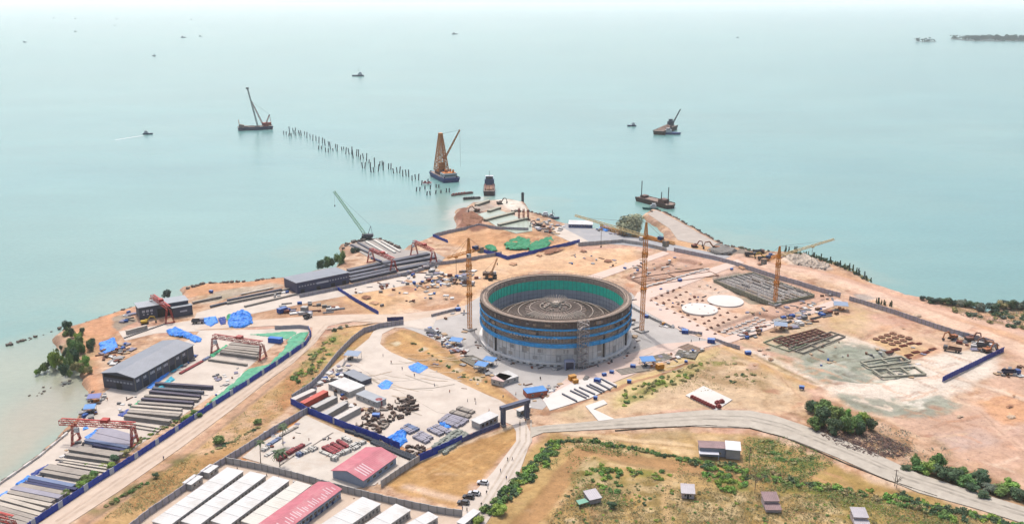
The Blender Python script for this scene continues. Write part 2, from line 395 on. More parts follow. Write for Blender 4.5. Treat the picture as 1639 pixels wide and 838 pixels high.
paint([(1475,638),(1505,628),(1538,648),(1500,660),(1440,666),(1390,658),(1350,640),(1345,628),(1420,642),(1450,650)], (150,152,134), 2.2, .95, rough=1.6)
paint([(1440,640),(1482,616),(1492,634),(1476,652),(1430,652)], (240,232,216), 1.5, .9)
stroke([(1200,560),(1270,590),(1350,628),(1420,652)], 7, (240,222,202), 1.6, .9)
stroke([(1185,548),(1270,580),(1340,615),(1400,640)], 3.5, (176,162,130), 1.5, .8, mott=.8)
paint([(1590,560),(1700,560),(1800,680),(1800,900),(1639,790),(1560,760),(1470,700),(1400,668),(1540,650),(1600,600)], (222,184,158), 5, .9)
paint([(1560,640),(1620,625),(1700,650),(1660,680),(1600,680)], (234,176,128), 4, .7)
paint([(1590,690),(1639,680),(1760,700),(1700,740),(1620,735)], (214,178,162), 3, .8, rough=1.2, mott=.6)
paint([(1480,690),(1560,680),(1590,710),(1520,720)], (214,190,178), 4, .6)
paint([(1340,640),(1400,665),(1480,700),(1560,735),(1660,800),(1560,775),(1440,740),(1330,690),(1280,660)], (186,148,108), 4, .8, mott=1.2)
stroke([(1420,668),(1470,700),(1540,690)], 2, (232,200,168), 1, .7)
# middle strip between tank apron and gravel road
paint([(868,660),(985,612),(1110,565),(1165,552),(1290,600),(1290,640),(1240,655),(1130,650),(1000,662),(900,678)], (226,196,160), 3)
paint([(985,612),(1110,570),(1150,560),(1130,590),(1060,620),(980,655)], (218,196,136), 3, .8)
paint([(1100,580),(1180,570),(1250,600),(1230,640),(1190,620),(1120,610)], (178,146,104), 5, .8, mott=1.0)
stroke([(1000,640),(1060,612),(1120,588),(1170,572)], 6, (150,150,80), 2, .8, mott=1.3)
stroke([(985,622),(1080,580),(1150,556)], 4, (236,206,150), 1.5, .8)
stroke([(1165,556),(1230,590),(1300,618)], 5, (222,180,122), 1.5, .8, dz=.8)
stroke([(1172,552),(1240,582),(1310,612)], 2.5, (150,126,84), 1, .7)
paint([(1180,640),(1240,610),(1300,625),(1290,665),(1240,660)], (234,200,160), 3, .7, mott=.6)
paint([(1240,650),(1300,630),(1340,660),(1300,680)], (160,124,94), 4, .9, mott=1)
stroke([(870,662),(905,652),(990,620),(1110,578)], 2.5, (188,140,108), .8, .9)
stroke([(800,590),(850,630),(876,662)], 3, (190,150,122), .8, .9)
# dirt island inside the curved road
paint([(614,540),(640,526),(672,530),(702,550),(760,588),(812,630),(838,655),(800,646),(740,612),(660,578),(616,556)], (202,160,112), 1.2, 1, warp=.3)
paint([(622,542),(650,535),(690,556),(720,585),(680,575),(640,560)], (216,168,112), 3, .8)
stroke([(640,532),(700,568),(760,612),(830,652)], 4, (232,190,130), 1.2, .8)
stroke([(650,530),(710,562),(776,610)], 4, (150,136,82), 1.5, .7, mott=1.4)
paint([(612,548),(660,574),(740,610),(820,652),(812,656),(700,604),(618,565)], (222,182,134), 1.5, .8)
for c in ((628,547),(672,558),(732,594),(756,606)): paint([(c[0]-9,c[1]),(c[0],c[1]-4),(c[0]+10,c[1]),(c[0]+2,c[1]+4)], (232,214,186), 1, .9)
for c in ((700,545),(715,582),(690,572)): paint([(c[0]-12,c[1]),(c[0],c[1]-5),(c[0]+12,c[1]),(c[0]+2,c[1]+5)], (190,168,140), 2, .8)
# bank between the two roads on the left
paint([(110,842),(290,720),(430,612),(508,550),(540,522),(606,518),(598,528),(585,546),(558,566),(466,646),(440,676),(366,736),(262,800),(180,870)], (206,168,118), 2)
paint([(110,842),(290,720),(430,612),(505,552),(515,556),(440,618),(300,728),(130,850)], (214,172,142), 1.2, .9, warp=.3)
stroke([(130,842),(300,726),(430,622),(468,590)], 1.5, (168,140,116), .6, .8, warp=.3)
paint([(300,726),(400,650),(440,630),(450,660),(400,700),(330,740)], (222,184,150), 3, .9, rough=1, mott=.8)
paint([(470,590),(530,530),(560,530),(570,560),(500,610),(465,620)], (168,160,94), 4, .9, mott=1.6)
paint([(540,520),(600,516),(590,540),(560,556),(535,545)], (224,178,128), 2, .7, mott=.8)
paint([(460,600),(510,590),(480,640),(430,680),(400,690),(440,640)], (196,140,96), 3, .8, mott=.7)
stroke([(160,810),(240,768),(300,730)], 7, (120,120,62), 3, .8, mott=1.2)
stroke([(100,838),(140,810),(250,740)], 2, (196,154,122), 1, .7)
paint([(200,800),(280,745),(360,712),(380,720),(320,750),(230,810)], (196,150,94), 3, .7)
stroke([(0,838),(100,765),(240,680),(340,615)], 4.5, (150,146,104), 1.5, .8, mott=1)
# strip behind the camp wall
paint([(380,738),(478,660),(490,668),(395,735)], (222,150,84), 1, .9, warp=.2)
paint([(488,640),(560,672),(640,705),(625,712),(540,690),(480,660)], (196,164,112), 1.5, .9, mott=.6)
paint([(600,700),(640,708),(690,735),(672,745),(640,735)], (206,148,96), 1, .9)
# brown field by the access road
paint([(664,735),(730,708),(822,682),(828,692),(822,708),(780,752),(742,794),(738,812),(640,785),(612,772)], (206,162,106), 2)
paint([(690,740),(800,700),(815,706),(760,750),(720,780),(680,770)], (190,144,88), 6, .7, mott=1.0)
stroke([(650,775),(700,790),(740,800)], 4, (236,204,176), 2, .9)
stroke([(670,735),(760,700),(820,680)], 2.5, (240,214,180), 1.2, .9)
for k in range(4): stroke([(690+12*k,745-5*k),(745+10*k,760-5*k)], .9, (226,188,130), .8, .6)
# grass lands bottom right
paint([(850,705),(880,695),(1000,692),(1100,690),(1200,692),(1270,712),(1340,742),(1400,770),(1540,812),(1700,860),(1700,1000),(700,1000),(775,842)], (202,168,112), 3)
paint([(860,700),(1000,694),(1190,694),(1180,730),(1100,735),(950,712),(870,720)], (232,200,154), 3, .9, mott=1.0)
paint([(1000,690),(1150,686),(1195,695),(1180,715),(1100,705),(1020,700)], (186,160,120), 3, .8, mott=1.0)
paint([(960,720),(1120,748),(1200,740),(1300,720),(1400,772),(1560,822),(1700,870),(1700,1000),(850,1000),(880,838)], (186,156,92), 4, .9, mott=.9)
paint([(1215,695),(1270,705),(1330,740),(1290,750),(1210,735)], (158,150,78), 3, .8, mott=1.0)
paint([(936,712),(952,720),(930,750),(860,838),(830,880),(790,880),(812,838)], (190,148,98), 1, 1, dz=-.6, warp=.15)
paint([(944,712),(1030,728),(1130,748),(1200,762),(1190,772),(1100,758),(1000,742),(946,724)], (186,152,108), 1, 1, dz=-.5, warp=.2)
stroke([(955,722),(900,790),(860,850)], 3.5, (236,202,156), 1.5, .9, mott=1)
stroke([(936,735),(1000,745),(1090,762)], 2.5, (226,196,152), 1.5, .8, mott=1)
stroke([(1085,755),(1072,800),(1085,850)], 2.2, (222,186,130), 1, .8); stroke([(1070,762),(1062,800),(1070,850)], 1.0, (222,186,130), .8, .6)
stroke([(915,785),(950,815),(965,850)], 3, (222,176,130), 1.5, .8)
for c, r in (((1010,832),14),((850,815),10),((910,828),12),((1140,822),8),((1072,705),6),((950,800),9),((1230,745),12)):
    paint([(c[0]-r,c[1]),(c[0],c[1]-r*.4),(c[0]+r,c[1]),(c[0],c[1]+r*.45)], (238,216,180), 1.5, .8, mott=1.2)
stroke([(1190,700),(1185,760),(1190,850)], 2.5, (206,170,120), 1.2, .7)
for q in ([(930,745),(1000,740),(1010,780),(950,785)],[(1030,750),(1060,752),(1055,768),(1030,765)],[(1120,750),(1200,750),(1210,790),(1150,790)],[(1200,765),(1400,790),(1480,830),(1380,838),(1230,790)],[(1240,765),(1420,800),(1639,850),(1600,862),(1380,835)]):
    paint(q, (128,136,58), 4, .75, mott=1.2)
paint([(1290,680),(1350,676),(1420,700),(1460,720),(1400,728),(1330,705)], (126,100,88), 2, .9, mott=2.5, rough=1.2)
paint([(1450,745),(1560,765),(1639,790),(1660,810),(1560,785),(1450,760)], (140,122,84), 3, .8)
paint([(388,560),(395,600),(345,632),(320,620),(330,600)], (240,232,220), 1, .9)
for q in ([(900,745),(960,735),(1010,790),(980,830),(920,800)],[(1010,770),(1100,765),(1120,820),(1030,830)],[(1120,790),(1210,790),(1230,838),(1100,838)],[(1240,790),(1340,800),(1370,838),(1240,838)]): paint(q, (150,130,78), 5, .8, mott=1.8, ms=9); paint(q, (232,206,160), 3, .7, mott=1.0, ms=4)
# tyre tracks, spill and small stains all over the bare ground
tr = random.Random(5)
for k in range(150):
    px, py = tr.uniform(420,1620), tr.uniform(380,838)
    a = tr.uniform(-.5,.5); L = tr.uniform(10,45)
    q = (px+L*math.cos(a), py+L*.35*math.sin(a)+tr.uniform(-3,3))
    stroke([(px,py),((px+q[0])/2, (py+q[1])/2+tr.uniform(-3,3)), q], tr.uniform(.5,1.6), tr.choice([(244,214,182),(196,150,116),(180,140,108),(240,206,170)]), .8, tr.uniform(.2,.55))
# patchiness everywhere: drier, dustier and darker spots that follow no outline
def vary(th, rgb, am, sc_, sd_, k=7): 
    m_ = np.clip((fbm(GX,GY,sc_,sd_,5)-th)*k,0,1)*am; c_ = np.array(rgb); colr[:] = colr*(1-m_[...,None])+colr*c_*m_[...,None]
vary(.08,(.76,.68,.62),.6,6,301); vary(.09,(1.16,1.18,1.2),.8,9,303); vary(.12,(.70,.64,.58),.5,2.6,307); vary(.10,(1.2,1.18,1.16),.6,3.1,311); vary(.05,(.90,.86,.82),.7,22,313); vary(.12,(.76,.80,.66),.5,14,317)
# graded and dusty surfaces laid over that patchiness
stroke([(1150,411),(1300,436),(1400,469),(1500,507),(1639,560),(1760,615)], 13, (244,208,182), 3, .75)
stroke([(1180,411),(1330,440),(1450,481),(1639,535),(1760,580)], 9, (238,200,176), 2.5, .7)
stroke([(1150,408),(1300,430),(1400,462),(1500,499),(1639,550),(1760,600)], 2.5, (214,166,140), 1, .5)
paint([(1400,600),(1480,570),(1600,560),(1590,600),(1500,632),(1420,642),(1360,625)], (244,230,212), 6, .8)
paint([(1330,520),(1380,505),(1500,540),(1480,556),(1380,530)], (236,204,168), 5, .5)
paint([(1020,470),(1110,440),(1170,430),(1200,500),(1150,535)], (236,208,190), 8, .5)
paint([(600,470),(700,430),(760,410),(900,408),(1000,410),(960,430),(860,428),(770,455),(700,470)], (240,200,162), 8, .55)
stroke([(620,500),(680,470),(760,440),(860,412),(1000,404)], 10, (244,208,170), 3, .6)
paint([(1270,578),(1330,552),(1400,550),(1466,574),(1450,602),(1400,614),(1330,612),(1290,598)], (178,182,164), 2.5, .85, mott=2.6)
paint([(1230,548),(1280,540),(1340,542),(1360,556),(1300,572),(1250,562)], (186,184,164), 2.5, .6, mott=1.6)
paint([(1330,622),(1400,636),(1475,638),(1505,626),(1540,648),(1500,662),(1440,670),(1380,660)], (170,172,154), 2.5, .85, mott=2.6)
for q_ in ([(936,716),(905,755),(870,800),(835,850)],[(940,718),(1030,734),(1120,750),(1190,768)]): stroke(q_, 7, (196,152,104), 1, .85)
stroke([(1078,758),(1068,800),(1078,850)], 3, (222,186,134), 1, .8)
for q_, w_, c_ in (([(1300,590),(1360,575),(1420,560)],2.2,(206,206,190)),([(1330,600),(1380,596),(1440,586)],1.6,(126,130,114)),([(1310,572),(1350,560),(1380,558)],1.4,(122,126,110)),([(1380,566),(1400,590),(1412,608)],1.6,(212,210,196)),([(1360,640),(1420,650),(1480,648)],1.6,(128,130,116)),([(1480,640),(1505,636),(1530,648)],1.3,(206,206,190)),([(1350,584),(1372,604)],2.2,(196,196,180))): stroke(q_, w_, c_, .8, .8, mott=.8)
for k_ in range(60):
    bx_, by_ = tr.choice([(720,740),(780,715),(700,765)]); px_, py_ = bx_+tr.uniform(-40,40), by_+tr.uniform(-16,16); L_ = tr.uniform(12,50)
    stroke([(px_,py_),(px_+L_*.5,py_-L_*.28+tr.uniform(-2,2)),(px_+L_,py_-L_*.5)], tr.uniform(.4,1.3), tr.choice([(228,190,136),(176,130,84),(190,150,100)]), .6, tr.uniform(.2,.5))
for k_ in range(150):
    px_, py_ = tr.choice([(tr.uniform(560,1000),tr.uniform(400,490)),(tr.uniform(1150,1620),tr.uniform(430,700)),(tr.uniform(1250,1639),tr.uniform(560,760))]); L_ = tr.uniform(15,60); s_ = tr.choice([-.25,.3,.35])
    q_ = [(px_,py_),(px_+L_*.5,py_+L_*.5*s_+tr.uniform(-2,2)),(px_+L_,py_+L_*s_)]; c_ = tr.choice([(196,150,122),(180,134,108),(248,220,192),(226,170,132)])
    stroke(q_, .7, c_, .5, .6); stroke([(x_+1,y_+2.0) for x_,y_ in q_], .7, c_, .5, .6)
for k_ in range(70):
    px_, py_ = tr.choice([(tr.uniform(560,1000),tr.uniform(405,480)),(tr.uniform(1180,1639),tr.uniform(440,720)),(tr.uniform(1000,1200),tr.uniform(415,530))]); r_ = tr.uniform(4,16)
    paint([(px_-r_,py_),(px_-r_*.3,py_-r_*.35),(px_+r_*.9,py_-r_*.1),(px_+r_*.4,py_+r_*.35)], tr.choice([(178,128,100),(222,156,112),(232,184,146),(204,170,148),(190,140,112)]), 1.4, tr.uniform(.4,.8), dz=tr.choice([0,.5,-.4]))
for q_, w_, c_ in (([(1290,640),(1360,668),(1450,700),(1560,745),(1680,800)],3,(222,182,150)),([(1560,650),(1600,690),(1639,720),(1720,760)],5,(232,194,168)),([(1420,560),(1500,590),(1590,620),(1680,650)],4,(240,214,190)),([(1190,560),(1240,590),(1290,640)],3,(228,190,150)),([(900,690),(1000,700),(1110,712)],3,(238,208,166))): stroke(q_, w_, c_, 1.2, .7); stroke([(x_+2,y_+4) for x_,y_ in q_], .9, (176,140,112), .7, .6)
# ground goes down to the sea at the shore and is level under every sheet
z_land = hgt.copy()
flat = np.zeros(GX.shape)
for nme, mt, poly, lv in SHEETS:
    if not poly: continue
    P = pts(poly); m = 8
    j0, j1 = np.searchsorted(ys, [P[:,1].min()-m, P[:,1].max()+m]); i0, i1 = np.searchsorted(xs, [P[:,0].min()-m, P[:,0].max()+m])
    sl = (slice(j0,j1), slice(i0,i1))
    flat[sl] = np.maximum(flat[sl], np.clip(sdist(GX[sl], GY[sl], P)/3+1.2, 0, 1))
z_land = z_land*(1-flat)-.04*flat
k = np.clip((dc+7)/8, 0, 1); k = k*k*(3-2*k)
z_land = (z_land)*k+(-6.5)*(1-k)
def ground_z(x, y):
    i = min(len(xs)-2, max(0, int((x-xs[0])/1.05))); j = min(len(ys)-1, int(np.searchsorted(ys, y)))
    return float(z_land[j, i])
def grid_mesh(name, X, Y, Z, Cc, keep, mat):
    ny, nx = X.shape
    idx = np.full(ny*nx, -1); q = np.zeros((ny, nx), bool)
    kf = keep[:-1,:-1] | keep[1:,:-1] | keep[:-1,1:] | keep[1:,1:]
    J, I = np.nonzero(kf); a = J*nx+I; F4 = np.stack([a, a+1, a+nx+1, a+nx], 1)
    used = np.unique(F4); idx[used] = np.arange(len(used)); F4 = idx[F4]
    V = np.stack([X.ravel(), Y.ravel(), Z.ravel()], 1)[used]
    me = bpy.data.meshes.new(name); me.vertices.add(len(V)); me.vertices.foreach_set('co', V.ravel())
    me.loops.add(F4.size); me.loops.foreach_set('vertex_index', F4.ravel().astype(np.int32))
    me.polygons.add(len(F4)); me.polygons.foreach_set('loop_start', np.arange(0, F4.size, 4, dtype=np.int32))
    me.update(calc_edges=True); me.polygons.foreach_set('use_smooth', np.ones(len(F4), bool))
    at = me.color_attributes.new('tint', 'FLOAT_COLOR', 'POINT')
    c4 = np.ones((len(V), 4)); c4[:,:3] = Cc.reshape(-1,3)[used]; at.data.foreach_set('color', c4.ravel())
    me.materials.append(mat); return kind(place(name, me))
gm = bpy.data.materials.new('bare_earth'); gm.use_nodes = True; nt = gm.node_tree; b = nt.nodes['Principled BSDF']
b.inputs['Roughness'].default_value = .95; b.inputs['Specular IOR Level'].default_value = .15
at = nt.nodes.new('ShaderNodeAttribute'); at.attribute_name = 'tint'
tc = nt.nodes.new('ShaderNodeTexCoord')
def noise_node(nt, tc, s, d, r=.6):
    n = nt.nodes.new('ShaderNodeTexNoise'); n.inputs['Scale'].default_value = s; n.inputs['Detail'].default_value = d; n.inputs['Roughness'].default_value = r
    nt.links.new(tc.outputs['Object'], n.inputs['Vector']); return n
def maprange(nt, src, a, b_, c, d):
    m = nt.nodes.new('ShaderNodeMapRange'); m.inputs[1].default_value = a; m.inputs[2].default_value = b_; m.inputs[3].default_value = c; m.inputs[4].default_value = d
    nt.links.new(src, m.inputs[0]); return m.outputs[0]
def mul(nt, a, b_):
    m = nt.nodes.new('ShaderNodeMath'); m.operation = 'MULTIPLY'; nt.links.new(a, m.inputs[0]); nt.links.new(b_, m.inputs[1]); return m.outputs[0]
n1 = noise_node(nt, tc, .28, 9, .82); n2 = noise_node(nt, tc, 1.1, 4, .7); n3 = noise_node(nt, tc, .05, 5, .6)
f = mul(nt, mul(nt, maprange(nt, n1.outputs[0], .32,.68,.76,1.22), maprange(nt, n2.outputs[0], .34,.46,.76,1.02)), maprange(nt, n3.outputs[0], .3,.7,.85,1.12))
vm = nt.nodes.new('ShaderNodeVectorMath'); vm.operation = 'SCALE'; nt.links.new(at.outputs['Color'], vm.inputs[0]); nt.links.new(f, vm.inputs['Scale'])
nt.links.new(vm.outputs[0], b.inputs['Base Color'])
bp = nt.nodes.new('ShaderNodeBump'); bp.inputs['Strength'].default_value = .6; bp.inputs['Distance'].default_value = .5
nt.links.new(n1.outputs[0], bp.inputs['Height']); nt.links.new(bp.outputs[0], b.inputs['Normal'])
grid_mesh('ground', GX, GY, z_land, colr, dc > -9, gm)
# far inland ground continues beyond the detailed part, out of sight behind and beside the camera
m = MB(); m.box(-460,-600,-7,640,235,-.4); kind(m.build('inland_ground', M('inland_earth', (206,176,130), .95, .2, .05)))

# sheets
for si, (nme, mt, poly, lv) in enumerate(SHEETS):
    if not poly: continue
    P = [tuple(p) for p in pts(poly)]
    m = MB(); z = .05+.09*lv+.005*si
    m.prism(P, -1.2, z); kind(m.build(nme, mt))
def ribbon(name, path, w, mat, z, seed=1, breakup=.35):
    r = random.Random(seed); P = [G(*p) for p in path]; m = MB(); vs = []
    for i in range(len(P)-1):
        d = P[i+1]-P[i]; L = d.length; u = d/L; nn = Vector((-u.y,u.x,0)); n = max(1,int(L/2.5))
        for k in range(n+(i == len(P)-2)):
            c = P[i]+u*L*k/n; ww = w*(1-breakup*r.random())/2; o = nn*r.uniform(-.08,.08); vs += [c+nn*ww+o+Vector((0,0,z)), c-nn*ww+o+Vector((0,0,z))]
    m.add(vs, [(2*k+1,2*k+3,2*k+2,2*k) for k in range(len(vs)//2-1)]); return kind(m.build(name, mat))
trk = M('track_dark', (196,184,166), .95, .15, .4); trk2 = M('track_tan', (214,190,164), .95, .12, .4); trk3 = M('track_pale', (240,226,210), .95, .1, .4)
gr_c = [(860,687),(930,682),(1050,673),(1130,668),(1200,670),(1250,681),(1300,700),(1380,732),(1450,764),(1500,779),(1560,799),(1640,823),(1700,845)]
for j, (dx_, dy_, w_) in enumerate(((0,-3.0,1.3),(0,2.6,1.8))): ribbon('wheel_track', [(x_+dx_, y_+dy_) for x_, y_ in gr_c], w_, M('track_gravel',(200,190,174),.95,.3,.15), .32, j)
fr_c = [(90,836),(165,785),(285,705),(385,634),(430,602),(490,556),(520,522),(600,511)]
for j, dy_ in enumerate((-2,5)): ribbon('wheel_track', [(x_,y_+dy_) for x_,y_ in fr_c], 1.6, M('track_road',(224,200,178),.95,.2,.2), .215, 10+j)
ac_c = [(757,838),(800,770),(838,706),(838,672)]
for j, dx_ in enumerate((-6,4,12)): ribbon('wheel_track', [(x_+dx_,y_) for x_,y_ in ac_c], 1.0, M('track_access',(218,202,184),.95,.2,.2), .235, 20+j)
tr_ = random.Random(12)
for j in range(26):
    x_, y_ = tr_.uniform(600,770), tr_.uniform(560,650); a_ = tr_.uniform(-.4,.9); L_ = tr_.uniform(25,80)
    if 600+ (y_-560)*.9 > x_+40: continue
    ribbon('tyre_mark', [(x_-60,y_),(x_-60+L_*.5*math.cos(a_),y_+L_*.2*math.sin(a_)+2),(x_-60+L_*math.cos(a_),y_+L_*.45*math.sin(a_))], tr_.uniform(.3,.8), tr_.choice([trk,trk2,trk3]), .20+.004*j, 30+j)
for j in range(14):
    x_, y_ = tr_.uniform(880,1090), tr_.uniform(560,600); ribbon('tyre_mark', [(x_-10,y_),(x_+10,y_-3),(x_+25,y_-9)], .5, tr_.choice([trk,trk3]), .20+.004*j, 70+j)
for c, r in (((1120,495),14.4),((1161,482),14.4)):
    p = G(*c); w = r*2*mpp(*c)
    m = MB(); m.cyl(0,0,-.5,.55, 28.5*mpp(*c), n=64); kind(m.build('white_disc', conc_white, loc=(p.x,p.y,0)))

# ------------------------------------------------ sea
def grow(c0, c1, s, far, g=1.13):
    mid = list(np.arange(c0, c1, s)); a, st = mid[-1], s
    while a < far: st *= g; a += st; mid.append(a)
    lo = []; a, st = mid[0], s
    while a > -far: st *= g; a -= st; lo.append(a)
    return np.array(lo[::-1]+mid)
sx_ = grow(-480, 520, 4, 42000); sy_ = grow(260, 1000, 4, 42000)
sy_ = sy_[sy_ > -3000]
PX, PY = np.meshgrid(sx_, sy_)
ds = sdist(PX, PY, coastP)
sc = np.zeros(PX.shape+(3,)); sc[:] = A(136,195,190)
def sblend(m_, rgb): sc[:] = sc*(1-m_[...,None])+np.array(A(*rgb))*m_[...,None]
sblend(np.clip(fbm(PX,PY,420,201)*3+.3,0,1)*.5, (150,202,196))
sblend(np.clip(fbm(PX,PY*2.2,260,207)*4,0,1)*.45, (126,186,186))
sblend(np.clip(1+(ds)/60,0,1)*.5, (158,200,184))
sblend(np.clip(1-(PX+330)/400,0,1)*np.clip((1000-PY)/500,0,1)*.5, (164,198,180))
sblend(np.clip((PX-150)/350,0,1)*np.clip((900-PY)/400,0,1)*.6, (134,178,174))
def spaint(poly, rgb, fe, al):
    P = pts(poly, SEA); d = sdist(PX+fbm(PX,PY,25,211)*20, PY+fbm(PX,PY,25,213)*20, P); k_ = np.clip(d/(2*fe)+.5,0,1)*al; sblend(k_, rgb)
spaint([(-200,620),(0,552),(60,535),(110,522),(150,560),(150,630),(130,670),(60,730),(0,770),(-200,900)], (196,204,180), 12, .95)
spaint([(20,640),(100,600),(140,620),(120,670),(60,722),(0,762),(-60,790)], (206,196,172), 10, .8)
spaint([(712,352),(722,336),(740,324),(770,314),(790,312),(770,325),(745,345),(738,374),(716,370)], (240,232,216), 4, 1)
spaint([(700,372),(735,340),(720,330),(740,312),(830,312),(850,330),(880,345),(860,350)], (190,214,202), 8, .5)
sm = bpy.data.materials.new('sea_water'); sm.use_nodes = True; nt = sm.node_tree; b = nt.nodes['Principled BSDF']
at = nt.nodes.new('ShaderNodeAttribute'); at.attribute_name = 'tint'; tc = nt.nodes.new('ShaderNodeTexCoord')
b.inputs['Roughness'].default_value = .22; b.inputs['IOR'].default_value = 1.33
mp = nt.nodes.new('ShaderNodeMapping'); mp.inputs['Scale'].default_value = (1,1.8,1); nt.links.new(tc.outputs['Object'], mp.inputs[0])
def nz(s, d, r=.6):
    n = nt.nodes.new('ShaderNodeTexNoise'); n.inputs['Scale'].default_value = s; n.inputs['Detail'].default_value = d; n.inputs['Roughness'].default_value = r
    nt.links.new(mp.outputs[0], n.inputs['Vector']); return n
a1 = nz(.004, 6, .55); a2 = nz(.25, 5, .6)
mp2 = nt.nodes.new('ShaderNodeMapping'); mp2.inputs['Scale'].default_value = (.25,1.6,1); mp2.inputs['Rotation'].default_value = (0,0,.12); nt.links.new(tc.outputs['Object'], mp2.inputs[0])
a3 = nt.nodes.new('ShaderNodeTexNoise'); a3.inputs['Scale'].default_value = .02; a3.inputs['Detail'].default_value = 7; a3.inputs['Roughness'].default_value = .65; nt.links.new(mp2.outputs[0], a3.inputs['Vector'])
f = mul(nt, mul(nt, maprange(nt, a1.outputs[0], .3,.7,.93,1.07), maprange(nt, a2.outputs[0], .3,.7,.95,1.05)), maprange(nt, a3.outputs[0], .35,.65,.985,1.015))
vm = nt.nodes.new('ShaderNodeVectorMath'); vm.operation = 'SCALE'; nt.links.new(at.outputs['Color'], vm.inputs[0]); nt.links.new(f, vm.inputs['Scale'])
nt.links.new(vm.outputs[0], b.inputs['Base Color'])
bp = nt.nodes.new('ShaderNodeBump'); bp.inputs['Strength'].default_value = .35; bp.inputs['Distance'].default_value = .5
nt.links.new(a2.outputs[0], bp.inputs['Height']); nt.links.new(bp.outputs[0], b.inputs['Normal'])
sblend(np.clip((fbm(PX*.8,PY*1.5,220,221,5)-.02)*4,0,1)*.3, (160,202,190)); sblend(np.clip((fbm(PX*.7,PY*1.6,300,223,5)-.03)*4,0,1)*.35, (128,180,174))
sblend(np.clip((fbm(PX,PY,60,227,5)-.02)*5,0,1)*np.clip(1+ds/110,0,1)*.5, (186,202,182))
sc *= .79
grid_mesh('sea', PX, PY, np.full(PX.shape, SEA), sc, np.ones(PX.shape, bool), sm)

# haze: one box of pale air round everything
hz = bpy.data.materials.new('haze_air'); hz.use_nodes = True; nt = hz.node_tree
nt.nodes.remove(nt.nodes['Principled BSDF']); pv = nt.nodes.new('ShaderNodeVolumePrincipled')
pv.inputs['Density'].default_value = 5.5e-5; pv.inputs['Color'].default_value = (.96,1,.99,1); pv.inputs['Anisotropy'].default_value = .33
nt.links.new(pv.outputs[0], nt.nodes['Material Output'].inputs['Volume'])
m = MB(); m.box(-44000,-4000,-8,44000,44000,620); hb = m.build('haze', hz); kind(hb, 'stuff')
# ================================================= TANK
conc_wall = M('tank_concrete', (.57,.545,.51), .85, .10, .18, dirt=(236,228,218), raw=True)
form_brown = M('weathered_formwork', (204,182,164), .85, .3, .8, dirt=(160,140,128))
dark_band = M('dark_platform_mesh', (122,108,102), .9, .25, .8)
blue_net = M('blue_safety_net', (.03,.28,.58), .7, .28, .5, bump=.5, raw=True)
rim_steel = M('rim_steel', (136,120,108), .8, .2, .5)
white_p = M('white_paint', (244,242,240), .5, .06, .3)
tankc = G(889.5, 473, 25.0)
tank = thing('storage_tank', 'huge round unroofed concrete storage tank ringed by blue safety nets', 'storage tank', (tankc.x, tankc.y, 0))
RT = 41.0
def ringpart(name, mat, r0, r1, z0, z1, n=144, par=None, bumps=None):
    m = MB(); m.ring(r0, r1, z0, z1, n)
    if bumps: bumps(m)
    return m.build(name, mat, par or tank)
def pilasters(m):
    for k in range(48):
        t = 2*math.pi*k/48; m.cbox(RT*math.cos(t)+.05*math.cos(t), RT*math.sin(t), 6.4, .35, .5, 8.6, t)
ringpart('footing', conc_grey, 38.6, 43.4, 0, .55)
m = MB(); m.box(-.8,-.9,.55,.8,.9,1.44); pl_me = m.mesh('plinth', conc_wall)
for k in range(72):
    t = 2*math.pi*(k+.5)/72; place('plinth', pl_me, tank, (41.9*math.cos(t), 41.9*math.sin(t), 0), t)
ringpart('base_slab', conc_wall, 38.4, 43.0, 1.45, 2.3)
wall = ringpart('wall', conc_wall, 38.5, RT, 2.3, 24.6)
m = MB()
for k in range(90):
    t = 2*math.pi*k/90; c, s = math.cos(t), math.sin(t)
    m.cbox((RT+.06)*c, (RT+.06)*s, 6.3, .14, .10, 8.0, t)
for z in (6.2, 10.2): m.ring(RT-.02, RT+.07, z, z+.09, 144)
m.build('formwork_seam', M('seam_concrete', (200,194,186), .9, .1, .3), tank)
def panelled(name, mat, r, z0, z1, n=120, gap=.0, t=.2):
    m = MB()
    for k in range(n):
        a = 2*math.pi*k/n; w = 2*math.pi*r/n-gap
        rr = r+(.10 if k % 2 else 0)
        m.cbox(rr*math.cos(a), rr*math.sin(a), (z0+z1)/2, t, w, z1-z0, a)
    return m.build(name, mat, tank)
panelled('formwork_ring', form_brown, 41.25, 13.0, 15.3, 160, .2)
panelled('formwork_ring', form_brown, 41.3, 17.0, 19.4, 160, .2)
panelled('upper_platform', dark_band, 42.0, 21.2, 24.4, 160, .05)
for z0, z1 in ((10.4,12.8),(15.6,17.0),(19.8,20.9)):
    m = MB(); m.ring(42.35, 42.5, z0+.15, z1, 144); m.ring(41.2, 42.35, z0+.05, z0+.2, 144)
    for k in range(72):
        t = 2*math.pi*k/72; m.cbox(42.55*math.cos(t), 42.55*math.sin(t), (z0+z1)/2+.1, .2, .12, z1-z0, t)
    o = m.build('safety_net', blue_net, tank)
m = MB()
for k in range(120):
    t = 2*math.pi*k/120
    for z0, z1 in ((12.9,15.5),(17.1,19.5)): m.cbox(42.3*math.cos(t), 42.3*math.sin(t), (z0+z1)/2, .08, .08, z1-z0, t)
for z in (14.2,18.3): m.ring(42.26,42.34,z,z+.08,120)
m.build('guard_rail', form_brown, tank)
m = MB(); m.ring(40.9, 42.3, 24.6, 24.8, 144); m.ring(38.4, 38.75, 24.3, 25.1, 144)
m.build('top_walkway', rim_steel, tank)
ringpart('wall_top', form_brown, 38.76, 40.88, 24.61, 24.72)
m = MB()
for k in range(300):
    t = 2*math.pi*k/300; r = 39.4+.3*(k % 2); h = 26.0+.5*math.sin(k*2.3)+.35*rnd.random()
    m.bar((r*math.cos(t), r*math.sin(t), 24.5), (r*math.cos(t), r*math.sin(t), h), .1)
